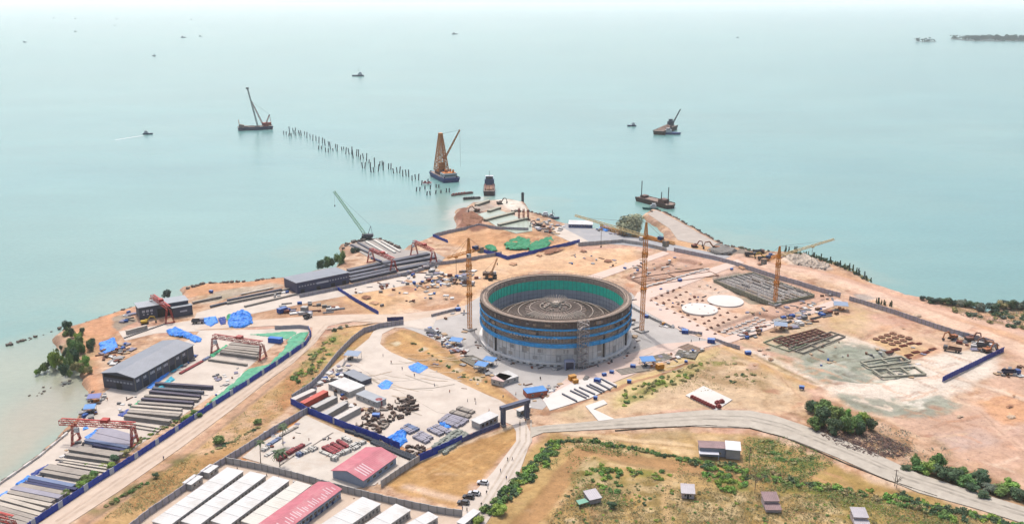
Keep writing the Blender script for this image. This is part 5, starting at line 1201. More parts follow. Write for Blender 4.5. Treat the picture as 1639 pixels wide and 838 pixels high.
# ================================================= VEGETATION
def leafmat(name, rgb, var=.35):
    if name in _mats: return _mats[name]
    m = bpy.data.materials.new(name); m.use_nodes = True; _mats[name] = m; nt = m.node_tree; b = nt.nodes['Principled BSDF']
    b.inputs['Roughness'].default_value = .7; b.inputs['Specular IOR Level'].default_value = .2
    oi = nt.nodes.new('ShaderNodeObjectInfo'); tc = nt.nodes.new('ShaderNodeTexCoord'); n = nt.nodes.new('ShaderNodeTexNoise'); n.inputs['Scale'].default_value = .9; n.inputs['Detail'].default_value = 3
    nt.links.new(tc.outputs['Object'], n.inputs['Vector'])
    r = nt.nodes.new('ShaderNodeMapRange'); r.inputs[1].default_value = .3; r.inputs[2].default_value = .7; r.inputs[3].default_value = .6; r.inputs[4].default_value = 1.5; nt.links.new(n.outputs[0], r.inputs[0])
    hs = nt.nodes.new('ShaderNodeHueSaturation'); hs.inputs['Color'].default_value = (*rgb, 1)
    r2 = nt.nodes.new('ShaderNodeMapRange'); r2.inputs[3].default_value = .47; r2.inputs[4].default_value = .53; nt.links.new(oi.outputs['Random'], r2.inputs[0]); nt.links.new(r2.outputs[0], hs.inputs['Hue'])
    nt.links.new(r.outputs[0], hs.inputs['Value']); nt.links.new(hs.outputs[0], b.inputs['Base Color'])
    return m
L_dark = leafmat('dark_foliage', (.055,.095,.045)); L_mid = leafmat('green_foliage', (.10,.17,.045)); L_bright = leafmat('bright_foliage', (.17,.28,.05)); L_dry = leafmat('olive_foliage', (.25,.215,.095)); L_grey = leafmat('grey_foliage', (.12,.14,.10)); L_far = leafmat('deep_green_foliage', (.045,.075,.055))  # L_far is the deepest, slightly bluish green of the leaf colours
L_pale = leafmat('pale_olive_foliage', (.24,.26,.16))
bark = M('bark', (116,98,82), .9, .2, 1.0)
def crown_mesh(name, mat, seed, w=1.0, h=1.0, lobes=7, n=700, leaf=.13, low=.25, cone=False):
    """leaf clumps through an uneven volume, unit radius, standing on z 0..h"""
    r = random.Random(seed); m = MB(); L = []
    for k in range(lobes):
        a = r.uniform(0, 6.28); d = r.uniform(.15, .62)*w; z = h*(low+(1-low)*r.uniform(.15,.85))
        if cone: z = h*(low+(1-low)*k/lobes); d = r.uniform(0,.25)*w*(1-k/lobes)
        rr = r.uniform(.28,.48)*w*(1.1-(k/lobes if cone else 0)*.8)
        L.append((d*math.cos(a), d*math.sin(a), z, rr, rr*r.uniform(.55,.8)*(h/w if not cone else 1)))
    for k in range(n):
        cx, cy, cz, rr, rz_ = L[k % len(L)]
        u = Vector((r.gauss(0,1), r.gauss(0,1), r.gauss(0,1))).normalized()*(r.random()**.45)
        c = Vector((cx+u.x*rr, cy+u.y*rr, max(.03, cz+u.z*rz_)))
        nrm = (u+Vector((r.uniform(-.6,.6), r.uniform(-.6,.6), r.uniform(-.2,.9)))).normalized()
        a = nrm.orthogonal().normalized(); b = nrm.cross(a); t = r.uniform(0,3.14); a, b = a*math.cos(t)+b*math.sin(t), b*math.cos(t)-a*math.sin(t)
        s = leaf*r.uniform(.6,1.3)
        m.add([c-a*s-b*s*.6, c+a*s*.9-b*s*.7, c+a*s*.5+b*s*.7, c-a*s*.8+b*s*.6], [(0,1,2,3)])
    return m.mesh(name, mat)
def trunk_mesh(seed, h=1.0, n=6, spread=.35):
    r = random.Random(seed); m = MB(); top = Vector((r.uniform(-.06,.06), r.uniform(-.06,.06), h*.45))
    prev = Vector((0,0,-.05)); w = .075
    for k in range(4):
        nx = Vector((top.x*(k+1)/4, top.y*(k+1)/4, h*.45*(k+1)/4)); m.bar(prev, nx, w, n=6); prev = nx; w *= .85
    for k in range(n):
        a = 6.28*k/n+r.uniform(-.4,.4); e = top+Vector((math.cos(a)*spread*r.uniform(.6,1.2), math.sin(a)*spread*r.uniform(.6,1.2), h*r.uniform(.18,.4))); m.bar(top*r.uniform(.75,1), e, .035, n=5)
    return m.mesh('trunk', bark)
TRUNK = [trunk_mesh(s) for s in (1,2,3)]
mats_ = {'d':L_dark,'m':L_mid,'b':L_bright,'o':L_dry,'g':L_grey,'f':L_far,'p':L_pale}
CR = {}
for kk, mt in mats_.items():
    for v in range(3):
        CR[('tree',kk,v)] = crown_mesh('crown', mt, 10*v+ord(kk), 1.25, 1.35, 12, 2300, .085, .08)
        CR[('shrub',kk,v)] = crown_mesh('foliage', mt, 31*v+ord(kk), 1, .62, 6, 380, .12, .0)
        CR[('cone',kk,v)] = crown_mesh('crown', mt, 17*v+ord(kk), .6, 1.7, 9, 500, .09, .15, cone=True)
cnt_t = 0
KEEP = {None,'hedge along the access road','vivid thicket bushes','bushes behind the ruined shack','wild hedge under the gravel road','bushes in the bottom right corner','bushes by the curving yard wall'}
UNDER = {}
def tree(px, py, wpx, k='m', style='tree', label='', group=None, hs=1.0, name=None, z=None, cat=None):
    global cnt_t; cnt_t += 1
    p = G(px, py, 0 if z is None else z); r = wpx/2*mpp(px,py); zz = ground_z(p.x,p.y) if z is None else z
    if style == 'shrub' and group not in KEEP:
        if rnd.random() < .25: k = 'o'
        UNDER.setdefault(k, []).append((CR[('shrub',k,cnt_t%3)], p.x, p.y, zz-.05, rnd.uniform(0,6.28), r, r*hs)); return None
    if style == 'shrub':
        o = place(name or 'shrub', CR[('shrub',k,cnt_t%3)], None, (p.x,p.y,zz-.05), rnd.uniform(0,6.28)); o.scale = (r,r*rnd.uniform(.8,1.1),r*hs); return tag(o, label, cat or 'shrub', group)
    t = thing(name or 'broadleaf_tree', label, cat or 'tree', (p.x,p.y,zz), rnd.uniform(0,6.28), group); t.scale = (r,r,r*hs)
    place('crown', CR[(style,k,cnt_t%3)], t, (0,0,.10 if style=='tree' else 0)); place('trunk', TRUNK[cnt_t%3], t); return t
def inpoly(x, y, P):
    c = False; n = len(P)
    for i in range(n):
        a, b = P[i], P[(i+1)%n]
        if (a[1] > y) != (b[1] > y) and x < (b[0]-a[0])*(y-a[1])/(b[1]-a[1])+a[0]: c = not c
    return c
def within(poly, n, r=rnd):
    xs_ = [p[0] for p in poly]; ys_ = [p[1] for p in poly]; out = []
    while len(out) < n:
        x, y = r.uniform(min(xs_), max(xs_)), r.uniform(min(ys_), max(ys_))
        if inpoly(x, y, poly): out.append((x,y))
    return out
def trees_in(poly, n, w, kinds, style, label, group, hs=(.9,1.2), name=None):
    for x, y in sorted(within(poly, n), key=lambda q: q[1]): tree(x, y, rnd.uniform(*w), rnd.choice(kinds), style, label, group, rnd.uniform(*hs), name)
def along(path, n, w, kinds, style, label, group, jit=3, hs=(.9,1.2), name=None):
    L = [math.dist(path[i],path[i+1]) for i in range(len(path)-1)]; T = sum(L)
    for k in range(n):
        s = T*(k+rnd.random())/n; i = 0
        while i < len(L)-1 and s > L[i]: s -= L[i]; i += 1
        f = s/L[i]; x = path[i][0]*(1-f)+path[i+1][0]*f+rnd.uniform(-jit,jit); y = path[i][1]*(1-f)+path[i+1][1]*f+rnd.uniform(-jit,jit)*.5
        tree(x, y, rnd.uniform(*w), rnd.choice(kinds), style, label, group, rnd.uniform(*hs), name)
# mangroves on the north west point
mg = random.Random(8)
MG = [(110,534,18,'d'),(117,541,16,'d'),(133,535,10,'d'),(128,552,18,'m'),(118,560,22,'m'),(108,575,20,'d'),(121,584,22,'d'),(99,583,14,'m'),(84,585,16,'m'),(90,592,22,'b'),(70,596,16,'m'),(62,598,12,'m'),(105,603,18,'d'),(148,554,14,'d'),(144,562,16,'d'),(138,588,18,'b'),(128,594,16,'o'),(82,572,12,'d'),(98,560,8,'d'),(130,566,18,'m'),(112,590,20,'m'),(142,598,12,'o')]
MG += [(x+mg.uniform(-9,9), y+mg.uniform(-5,5), w*.8, mg.choice('dmmbo')) for x, y, w, k in MG]
for i, (x,y,w,k) in enumerate(MG):
    tree(x, y, w*mg.uniform(.62,.95), k, 'tree', 'mangrove tree of the loose stand at the muddy north west point', 'mangrove trees on the muddy point', mg.uniform(1.5,2.3), 'mangrove_tree', z=-.6 if x > 100 else -2.8)
for x,y,w,k in [(513,431,12,'d'),(524,429,14,'m'),(532,427,11,'d'),(545,425,17,'m'),(566,408,10,'f'),(573,407,8,'f')]:
    tree(x, y, w, k, 'tree', 'green tree growing in the shallows behind the navy shed', 'trees in the shallows behind the navy shed', 1.8, z=-2.4)
tree(267, 476, 15, 'f', 'tree', 'lone dark tree behind the small seaside workshop', None, 1.1, z=-.4)
tree(1010, 374, 40, 'p', 'tree', 'large spreading grey green tree beside the coast road', None, .95, 'spreading_tree', z=0)
along([(1258,402),(1300,412),(1340,424),(1372,438),(1396,452)], 34, (8,14), ['f','d'], 'cone', 'small dark conifer of the row on the seaward slope', 'conifers on the seaward slope', 2, name='conifer')
along([(1262,401),(1310,412),(1350,427),(1392,449)], 26, (8,13), ['f','d'], 'shrub', 'low dark scrub bush under the conifers on the seaward slope', 'bushes under the slope conifers', 2)
along([(1475,480),(1520,487),(1560,492),(1575,500)], 16, (10,16), ['d','f','g'], 'tree', 'dark coastal tree on the dry bank beyond the haul road', 'trees on the dry bank', 2, (.8,1.1))
along([(1585,498),(1610,492),(1639,492),(1700,490)], 16, (12,20), ['d','g','o','f'], 'tree', 'coastal tree at the right end of the dry bank', 'trees at the end of the dry bank', 4, (.8,1.1))
trees_in([(1480,482),(1560,500),(1600,498),(1700,492),(1700,545),(1639,528),(1570,514)], 70, (9,18), ['o','o','g','d'], 'shrub', 'dry olive bush on the bank beyond the haul road', 'dry bushes on the bank')
along([(1400,484),(1430,490)], 9, (9,13), ['d','f'], 'cone', 'dark conifer of the short row beside the haul road wall', 'conifers beside the haul road wall', 1, name='conifer')
along([(1150,400),(1190,401),(1235,402)], 8, (6,12), ['f','d'], 'shrub', 'small dark bush on the shore behind the gravel heap', 'bushes behind the gravel heap', 1)
for i, (x,y,w,k) in enumerate([(1310,668,26,'m'),(1322,660,24,'m'),(1300,658,20,'d'),(1318,682,30,'d'),(1340,676,30,'m'),(1356,690,28,'m'),(1334,694,26,'d'),(1370,682,22,'m'),(1382,678,20,'b'),(1394,688,18,'d'),(1306,686,24,'m'),(1350,672,22,'b'),(1378,694,20,'d')]):
    tree(x, y, w, k, 'tree', 'leafy green tree of the clump above the gravel road bend', 'trees above the gravel road bend', 1.35)
for x,y,w,k,h in [(1463,742,14,'m',1.9),(1472,752,24,'m',1),(1486,756,26,'b',1),(1502,748,24,'m',1.5),(1505,764,30,'d',.9),(1524,768,30,'d',.8),(1545,774,30,'m',.8),(1566,770,30,'d',.9),(1584,784,24,'g',.8),(1600,790,28,'m',.9),(1614,782,28,'b',.9),(1630,796,28,'d',.8),(1652,800,30,'m',.9),(1535,760,24,'m',.8),(1556,786,22,'d',.7),(1575,796,20,'d',.7),(1450,750,16,'d',.6)]:
    tree(x, y, w, k, 'tree', 'green tree of the belt along the upper side of the gravel road', 'trees along the gravel road', h)
# hedges and bushes
along([(780,822),(800,800),(830,775),(862,742),(890,708)], 90, (13,24), ['m','b','d','m'], 'shrub', 'green bush of the hedge along the access road ditch', 'hedge along the access road', 9, (.8,1.2))
along([(892,704),(930,704),(985,712),(1040,722),(1095,734),(1140,744)], 62, (9,16), ['d','m','m','b'], 'shrub', 'green bush of the hedge north of the brown ditch', 'hedge north of the ditch', 4, (.8,1.2))
tree(799, 820, 22, 'b', 'tree', 'bright round tree at the bottom by the camp gate', None, .8, z=0)
tree(766, 838, 20, 'b', 'tree', 'bright round tree cut by the bottom edge at the camp gate', None, .8, z=0)
trees_in([(932,755),(960,742),(998,742),(1002,762),(990,790),(950,775)], 26, (10,18), ['m','b'], 'shrub', 'bright green bush in the thicket behind the ruined shack', 'bushes behind the ruined shack', (.8,1.3))
trees_in([(1004,748),(1030,748),(1026,762),(1008,762)], 7, (10,16), ['b','m'], 'shrub', 'bright bush in the patch right of the shack thicket', 'bushes right of the thicket')
trees_in([(1040,756),(1072,752),(1072,766),(1042,770)], 8, (9,15), ['b','m'], 'shrub', 'bright bush in the small patch beside the dirt path', 'bushes beside the dirt path')
trees_in([(1122,755),(1150,742),(1190,745),(1200,770),(1180,792),(1145,785)], 46, (12,20), ['b','b','m'], 'shrub', 'vivid green bush in the big thicket below the roadside house', 'vivid thicket bushes', (.8,1.3))
trees_in([(1105,734),(1190,742),(1200,752),(1110,746)], 18, (10,18), ['d','m'], 'shrub', 'dark bush just below the roadside house', 'bushes below the roadside house')
along([(1200,756),(1260,770),(1330,780),(1400,792),(1470,810),(1540,830)], 74, (12,22), ['m','b','d','o','m'], 'shrub', 'green bush of the wild hedge under the gravel road', 'wild hedge under the gravel road', 12, (.8,1.2))
along([(1430,790),(1500,812),(1570,826),(1639,845)], 44, (14,24), ['m','b','d','d'], 'shrub', 'dense green bush at the bottom right corner', 'bushes in the bottom right corner', 7, (.8,1.2))
trees_in([(1215,700),(1262,708),(1310,732),(1270,745),(1215,730)], 34, (9,17), ['o','o','m'], 'shrub', 'olive scrub bush inside the bend of the gravel road', 'olive scrub in the road bend', (.5,.9))
trees_in([(900,770),(1000,770),(1180,790),(1340,792),(1480,838),(880,838)], 240, (4,10), ['o','m','b'], 'shrub', 'small scattered bush in the dry grassland', 'scattered bushes in the dry grassland', (.7,1))
tree(979, 811, 16, 'd', 'tree', 'dark round shrub tree in front of the ruined shack', None, .8, z=0)
tree(1031, 806, 10, 'd', 'shrub', 'small dark bush alone in the grass right of the ruined shack')
tree(910, 792, 8, 'd', 'shrub', 'small dark bush beside the ditch left of the ruined shack')
trees_in([(985,632),(1060,600),(1130,575),(1140,590),(1070,620),(1000,650)], 60, (7,13), ['o','o','m','b'], 'shrub', 'yellowish green bush on the slope below the tank apron', 'bushes on the slope below the tank', (.7,1.1))
trees_in([(1100,590),(1180,580),(1230,610),(1180,620)], 16, (6,12), ['o','d'], 'shrub', 'dry bush on the brown slope above the laydown pad', 'bushes above the laydown pad', (.5,.9))
trees_in([(468,605),(480,580),(530,535),(545,545),(500,600)], 46, (7,14), ['o','o','m','b'], 'shrub', 'olive bush on the bank between the two pale roads', 'bushes between the pale roads', (.6,1))
for x,y,w,k in [(470,605,18,'m'),(480,598,14,'b'),(497,592,14,'m'),(488,618,12,'m'),(535,528,14,'d'),(545,524,12,'g'),(556,522,12,'o'),(502,608,12,'m'),(478,612,14,'m'),(486,625,11,'b')]:
    tree(x, y, w, k, 'shrub', 'leafy bush against the curving yard wall', 'bushes by the curving yard wall', hs=1.1)
tree(349, 710, 20, 'm', 'tree', 'dense round dark tree alone on the bank by the pale road', None, .8, z=0)
tree(413, 677, 13, 'm', 'tree', 'smaller round tree nearer the red earth on the bank', None, .8, z=0)
tree(249, 763, 10, 'd', 'tree', 'small dark tree on the grassy bank left of the camp wall', None, .9, z=0)
along([(170,808),(200,790),(235,770)], 18, (8,14), ['m','b','o','m'], 'shrub', 'green bush on the bank beside the lower pale road', 'bushes beside the lower pale road', 4)
along([(330,725),(360,712),(400,690),(412,684)], 16, (8,13), ['o','d','o'], 'shrub', 'olive bush on the stony bank by the two round trees', 'bushes on the stony bank', 3, (.5,.9))
along([(100,795),(140,765),(165,745),(200,722),(250,690),(300,668),(345,645)], 70, (8,14), ['m','o','b','m','o'], 'shrub', 'green bush in the strip between girders and blue fence', 'bushes along the blue fence', 4, (.7,1.1))
for x,y,w,k in [(142,770,20,'m'),(132,778,16,'b'),(150,762,16,'m'),(105,792,14,'m'),(185,738,18,'d'),(200,728,16,'o'),(178,748,14,'b'),(302,672,14,'b'),(312,663,14,'m'),(318,666,12,'m'),(342,648,12,'m')]:
    tree(x, y, w, k, 'tree', 'bushy tree in the strip between girders and blue fence', 'bushy trees along the blue fence', .8, z=0)
along([(655,545),(700,575),(740,600),(778,612)], 18, (5,9), ['o','m'], 'shrub', 'small bush on the dirt island left of the tank', 'bushes on the dirt island', 3)
for x,y in ((139,744),): tree(x, y, 9, 'b', 'shrub', 'single yellow green bush among the lower girders', hs=1.3)
# palms
frond = leafmat('palm_frond', (.07,.10,.05))
palm_bark = M('palm_bark', (150,138,122), .9, .15, 1.0)
def palm(px, py, topy, r_px, label, n=17):
    p = G(px, py); Hh = hpx(px,py,py-topy); r = r_px*mpp(px,py)
    t = thing('palm_tree', label, 'palm tree', (p.x,p.y,0), rnd.uniform(0,6)); m = MB(); pr = Vector((0,0,-.2))
    for k in range(8):
        f = (k+1)/8; q = Vector((.5*math.sin(f*1.5), .3*f*f, Hh*f)); m.bar(pr, q, .42-.2*f, n=6); pr = q
    m.build('trunk', palm_bark, t)
    for k in range(n):
        a = 6.28*k/n+rnd.uniform(-.15,.15); el = rnd.uniform(-.1,.9); m = MB(); prev = None; seg = 7
        for s in range(seg+1):
            f = s/seg; d = r*f; z = math.sin(el)*d*1.0-.9*r*f*f*.75; c = pr+Vector((math.cos(a)*d*.95, math.sin(a)*d*.95, z)); w = r*.17*math.sin(min(1,.15+f*1.0)*3.0)+.04
            sd_ = Vector((-math.sin(a), math.cos(a), 0))
            if prev is not None:
                c0, w0 = prev
                m.add([c0-sd_*w0-Vector((0,0,w0*.6)), c0+Vector((0,0,.02)), c, c-sd_*w-Vector((0,0,w*.6))], [(0,1,2,3)]); m.add([c0, c0+sd_*w0-Vector((0,0,w0*.6)), c+sd_*w-Vector((0,0,w*.6)), c], [(0,1,2,3)])
            prev = (c, w)
        m.build('frond', frond, t)
palm(417.5, 742, 704, 10, 'slender palm left of the storage camp near the dividing wall')
palm(453, 712, 679, 11, 'slender palm behind, beside the diagonal block wall')
palm(448, 747, 719, 15, 'full crowned dark palm beside the red bundles')
# bare trees and poles
def bare_tree(px, py, hpx_, label):
    p = G(px,py); Hh = hpx(px,py,hpx_); t = thing('bare_tree', label, 'tree', (p.x,p.y,0)); m = MB(); m.bar((0,0,-.2),(0,0,Hh*.55),.22,n=5)
    for k in range(26):
        a = rnd.uniform(0,6.28); z0 = Hh*rnd.uniform(.4,.6); r = Hh*rnd.uniform(.15,.42); m.bar((0,0,z0),(r*math.cos(a), r*math.sin(a), z0+Hh*rnd.uniform(.1,.42)),.07,n=4)
    m.build('trunk', M('dead_bark', (140,126,112), .9, .1, 1), t)
bare_tree(1208, 788, 42, 'tall bare tree between the vivid thicket and the two level hut')
bare_tree(1435, 780, 22, 'thin bare bush tree at the gravel road edge')
def pole(px, py, h_px, label, arms=1):
    p = G(px,py); Hh = hpx(px,py,h_px); t = thing('utility_pole', label, 'utility pole', (p.x,p.y,0)); m = MB(); m.bar((0,0,-.3),(0,0,Hh),.26,n=6); m.build('post', palm_bark, t)
    m = MB(); m.bar((-.9,0,Hh-.4),(.9,0,Hh-.4),.14); m.build('crossarm', bark, t)
pole(1432, 776, 27, 'slim utility pole standing at the edge of the gravel road'); pole(1199, 741, 28, 'slim utility pole right of the roadside house')
NZ = fbm(GX, GY, 18, 405, 5)
# stuff: ground cover
def leafy_cover(name, polys, n, mat, leaf, hh, seed):
    r = random.Random(seed); m = MB()
    for poly in polys:
        for x, y in within(poly, n, r):
            p = G(x,y); z = ground_z(p.x,p.y)
            if NZ[min(len(ys)-1,int(np.searchsorted(ys,p.y))), min(len(xs)-1,max(0,int((p.x-xs[0])/1.05)))] < r.uniform(-.10,.20)-(.16 if mat is L_dry else 0): continue
            for k in range(6):
                c = p+Vector((r.gauss(0,.7), r.gauss(0,.7), z+r.uniform(0,hh))); a = r.uniform(0,6.28); s = leaf*r.uniform(.5,1.2); u = Vector((math.cos(a)*s, math.sin(a)*s, r.uniform(-.1,.1))); v = Vector((-math.sin(a)*s*.5, math.cos(a)*s*.5, s*r.uniform(.2,.9)))
                m.add([c-u,c+u,c+u*.4+v,c-u*.5+v], [(0,1,2,3)])
    o = m.build(name, mat); kind(o, 'stuff'); return o
leafy_cover('dry_grass', [[(960,770),(1200,745),(1400,790),(1600,838),(1600,870),(850,870),(900,800)]], 7500, L_dry, .30, .5, 1)
leafy_cover('green_grass', [[(1200,745),(1420,800),(1600,850),(1380,835),(1230,790)],[(905,725),(1100,748),(1110,790),(1000,815),(920,800)],[(1190,690),(1250,694),(1340,738),(1290,765),(1190,750)],[(780,830),(885,700),(1000,706),(1120,738),(1100,744),(920,716),(830,790)]], 1300, L_mid, .34, .6, 2)
leafy_cover('bank_grass', [[(300,730),(470,595),(530,535),(560,530),(560,560),(470,640),(380,720)],[(160,830),(300,730),(340,745),(230,815)],[(980,650),(1150,560),(1240,600),(1180,625),(1060,630)]], 500, L_dry, .3, .5, 3)
leafy_cover('bank_grass', [[(1480,480),(1639,488),(1700,500),(1700,540),(1560,512)],[(1330,690),(1400,668),(1560,735),(1660,800),(1560,785),(1440,740)]], 700, L_grey, .35, .6, 4)
# felled branches below the clump of trees
m = MB(); r = random.Random(9)
for x, y in within([(1300,690),(1350,684),(1420,700),(1462,716),(1450,730),(1400,732),(1340,712)], 900, r):
    p = G(x,y); a = r.uniform(0,3.14); L = r.uniform(.5,2.2); z = ground_z(p.x,p.y)+r.uniform(.1,.7); m.bar((p.x-L/2*math.cos(a),p.y-L/2*math.sin(a),z),(p.x+L/2*math.cos(a),p.y+L/2*math.sin(a),z+r.uniform(-.4,.4)),r.uniform(.08,.25))
kind(m.build('brushwood_debris', M('brushwood', (128,104,98), .9, .3, .6)), 'stuff')
# far islands and hills
def island(name, px0, px1, py, h, seed, mat, depth=200, n=60, trees=0):
    a, b = G(px0,py,SEA), G(px1,py,SEA); d = b-a; L = d.length; r = random.Random(seed); m = MB(); rows = []
    for i in range(n+1):
        f = i/n; e = math.sin(math.pi*min(1,max(0,f)))**.5 if trees == 0 else min(1, f*3)**.7
        hh = h*e*(.55+.45*abs(math.sin(f*5.1+seed)+.4*math.sin(f*17+seed))*.8)+.5
        c = a+d*f; rows.append([(c.x, c.y+depth*y, SEA-1+ (hh+1)*z) for y, z in ((0,0),(.08,.35),(.3,.9),(.5,1),(.75,.8),(1,0))])
    vs = [p for rw in rows for p in rw]; k = 6
    m.add(vs, [(i*k+j,(i+1)*k+j,(i+1)*k+j+1,i*k+j+1) for i in range(n) for j in range(k-1)]); o = m.build(name, mat); kind(o)
    if trees:
        m = MB()
        for q in range(trees):
            f = r.random()**.8; c = a+d*f; y = r.random(); e = min(1,f*3)**.7; z = SEA+h*e*.75*(1-abs(2*y-1))+3; w = r.uniform(7,15)
            for s in range(9):
                u = Vector((r.gauss(0,w*.45), r.gauss(0,w*.45), r.uniform(0,w*1.0))); cc = Vector((c.x,c.y+depth*y,z))+u; g = w*.3
                m.add([cc+Vector((-g,0,-g*.5)),cc+Vector((g,g*.4,-g*.4)),cc+Vector((g*.5,0,g*.7)),cc+Vector((-g*.7,-g*.3,g*.6))],[(0,1,2,3)])
        kind(m.build(name+'_woods', L_far), 'stuff')
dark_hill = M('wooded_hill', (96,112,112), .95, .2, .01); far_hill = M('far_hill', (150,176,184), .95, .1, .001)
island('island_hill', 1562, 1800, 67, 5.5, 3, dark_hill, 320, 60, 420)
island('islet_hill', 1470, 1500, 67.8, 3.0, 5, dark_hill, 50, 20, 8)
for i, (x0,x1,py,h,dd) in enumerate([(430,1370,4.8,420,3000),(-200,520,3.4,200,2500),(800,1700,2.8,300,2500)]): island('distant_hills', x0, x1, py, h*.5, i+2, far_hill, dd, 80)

# the small bushes nobody could count, one mass per foliage colour
for k, L in UNDER.items():
    VV, FF, off = [], [], 0
    for me, x, y, z, a, r, h in L:
        n = len(me.vertices); v = np.empty(n*3); me.vertices.foreach_get('co', v); v = v.reshape(-1,3); c, s = math.cos(a), math.sin(a)
        VV.append(np.stack([(v[:,0]*c-v[:,1]*s)*r+x, (v[:,0]*s+v[:,1]*c)*r+y, v[:,2]*h+z], 1)); FF.append(np.arange(n).reshape(-1,4)+off); off += n
    V = np.concatenate(VV); Fc = np.concatenate(FF); me = bpy.data.meshes.new('undergrowth')
    me.vertices.add(len(V)); me.vertices.foreach_set('co', V.ravel()); me.loops.add(Fc.size); me.loops.foreach_set('vertex_index', Fc.ravel().astype(np.int32))
    me.polygons.add(len(Fc)); me.polygons.foreach_set('loop_start', np.arange(0, Fc.size, 4, dtype=np.int32)); me.update(calc_edges=True)
    me.materials.append(mats_[k]); kind(place('undergrowth', me), 'stuff')
# ================================================= DRAPED SHEETS, NETS, TARPAULINS
def drape(name, label, cat, poly, rgbm, amp=1.0, base=.15, cell=.9, seed=1, stuffk=None, scale=3.0, z0=0.0, group=None):
    P = pts(poly); c = P.mean(0); x0, y0 = P.min(0)-1; x1, y1 = P.max(0)+1
    X, Y = np.meshgrid(np.arange(x0,x1,cell), np.arange(y0,y1,cell)); d = sdist(X+fbm(X,Y,3,seed)*1.2, Y+fbm(X,Y,3,seed+9)*1.2, P)
    Z = z0+base+np.clip(d/1.6,0,1)*(amp*(.55+fbm(X,Y,scale,seed,3)*1.6)); Z = np.maximum(Z, z0+.12); Z[d < .35] = z0-.05
    ny, nx = X.shape; k = d > 0; kf = k[:-1,:-1]&k[1:,:-1]&k[:-1,1:]&k[1:,1:]; J, I = np.nonzero(kf)
    if len(J) == 0: return None
    a = J*nx+I; F4 = np.stack([a,a+1,a+nx+1,a+nx],1); used = np.unique(F4); idx = np.full(ny*nx,-1); idx[used] = np.arange(len(used)); F4 = idx[F4]
    V = np.stack([X.ravel()-c[0],Y.ravel()-c[1],Z.ravel()],1)[used]
    me = bpy.data.meshes.new(name); me.from_pydata(V.tolist(), [], F4.tolist()); me.materials.append(rgbm); me.update()
    o = place(name, me, None, (c[0],c[1],0))
    return kind(o, 'stuff') if stuffk else tag(o, label, cat, group)
tarp_b = M('tarp_blue', (.01,.18,.60), .6, .4, .9, bump=.3, spec=.5, raw=True); tarp_c = M('tarp_cyan', (60,200,226), .5, .2, .7); tarp_n = M('tarp_navy', (30,70,170), .5, .25, .7); tarp_g = M('tarp_green', (60,190,130), .6, .2, .7)
net_g = M('green_dust_net', (104,190,150), .8, .22, .35, dirt=(150,196,160)); net_d = M('dark_green_net', (48,160,110), .8, .25, .3, dirt=(84,150,104))
Z3 = Zm(200,420,4.19); Z7 = Zm(600,360,4.19)
drape('dust_net','pale green dust net covering the long slope inside the blue fence','net', [Z3(1170,470),(496,530),(489,546),(450,574),(400,607),(372,622),(352,638),(326,660),(318,658),(340,638),(372,612),(395,590),Z3(960,680),Z3(1060,580),Z3(1080,530),Z3(1120,490)], net_g, .7, .1, 1.0, 3)
drape('dust_net','pale green dust net strip along the top of the casting yard','net', [Z3(805,482),Z3(1125,458),Z3(1165,470),Z3(1090,520),Z3(960,500)], net_g, .5, .1, 1.0, 4)
drape('dust_net','green dust net remnant where the slope meets the girders','net', [(372,624),(366,619),(330,645),(326,654),(345,645)], net_g, .4, .1, .8, 5)
drape('dust_net','largest dark green net heap near the shore behind the blue fence','net', [Z7(865,125),Z7(960,80),Z7(1050,98),Z7(1050,165),Z7(940,172),Z7(868,160)], net_d, 1.6, .2, 1.2, 6)
drape('dust_net','long dark green net heap running right along the blue fence','net', [Z7(1040,120),Z7(1190,75),Z7(1205,108),Z7(1150,160),Z7(1060,190),Z7(1030,170)], net_d, 1.4, .2, 1.2, 7)
drape('dust_net','small dark green net mound left of the larger net heap','net', [Z7(728,150),Z7(775,132),Z7(820,150),Z7(825,178),Z7(770,176)], net_d, 1.8, .2, 1.0, 8)
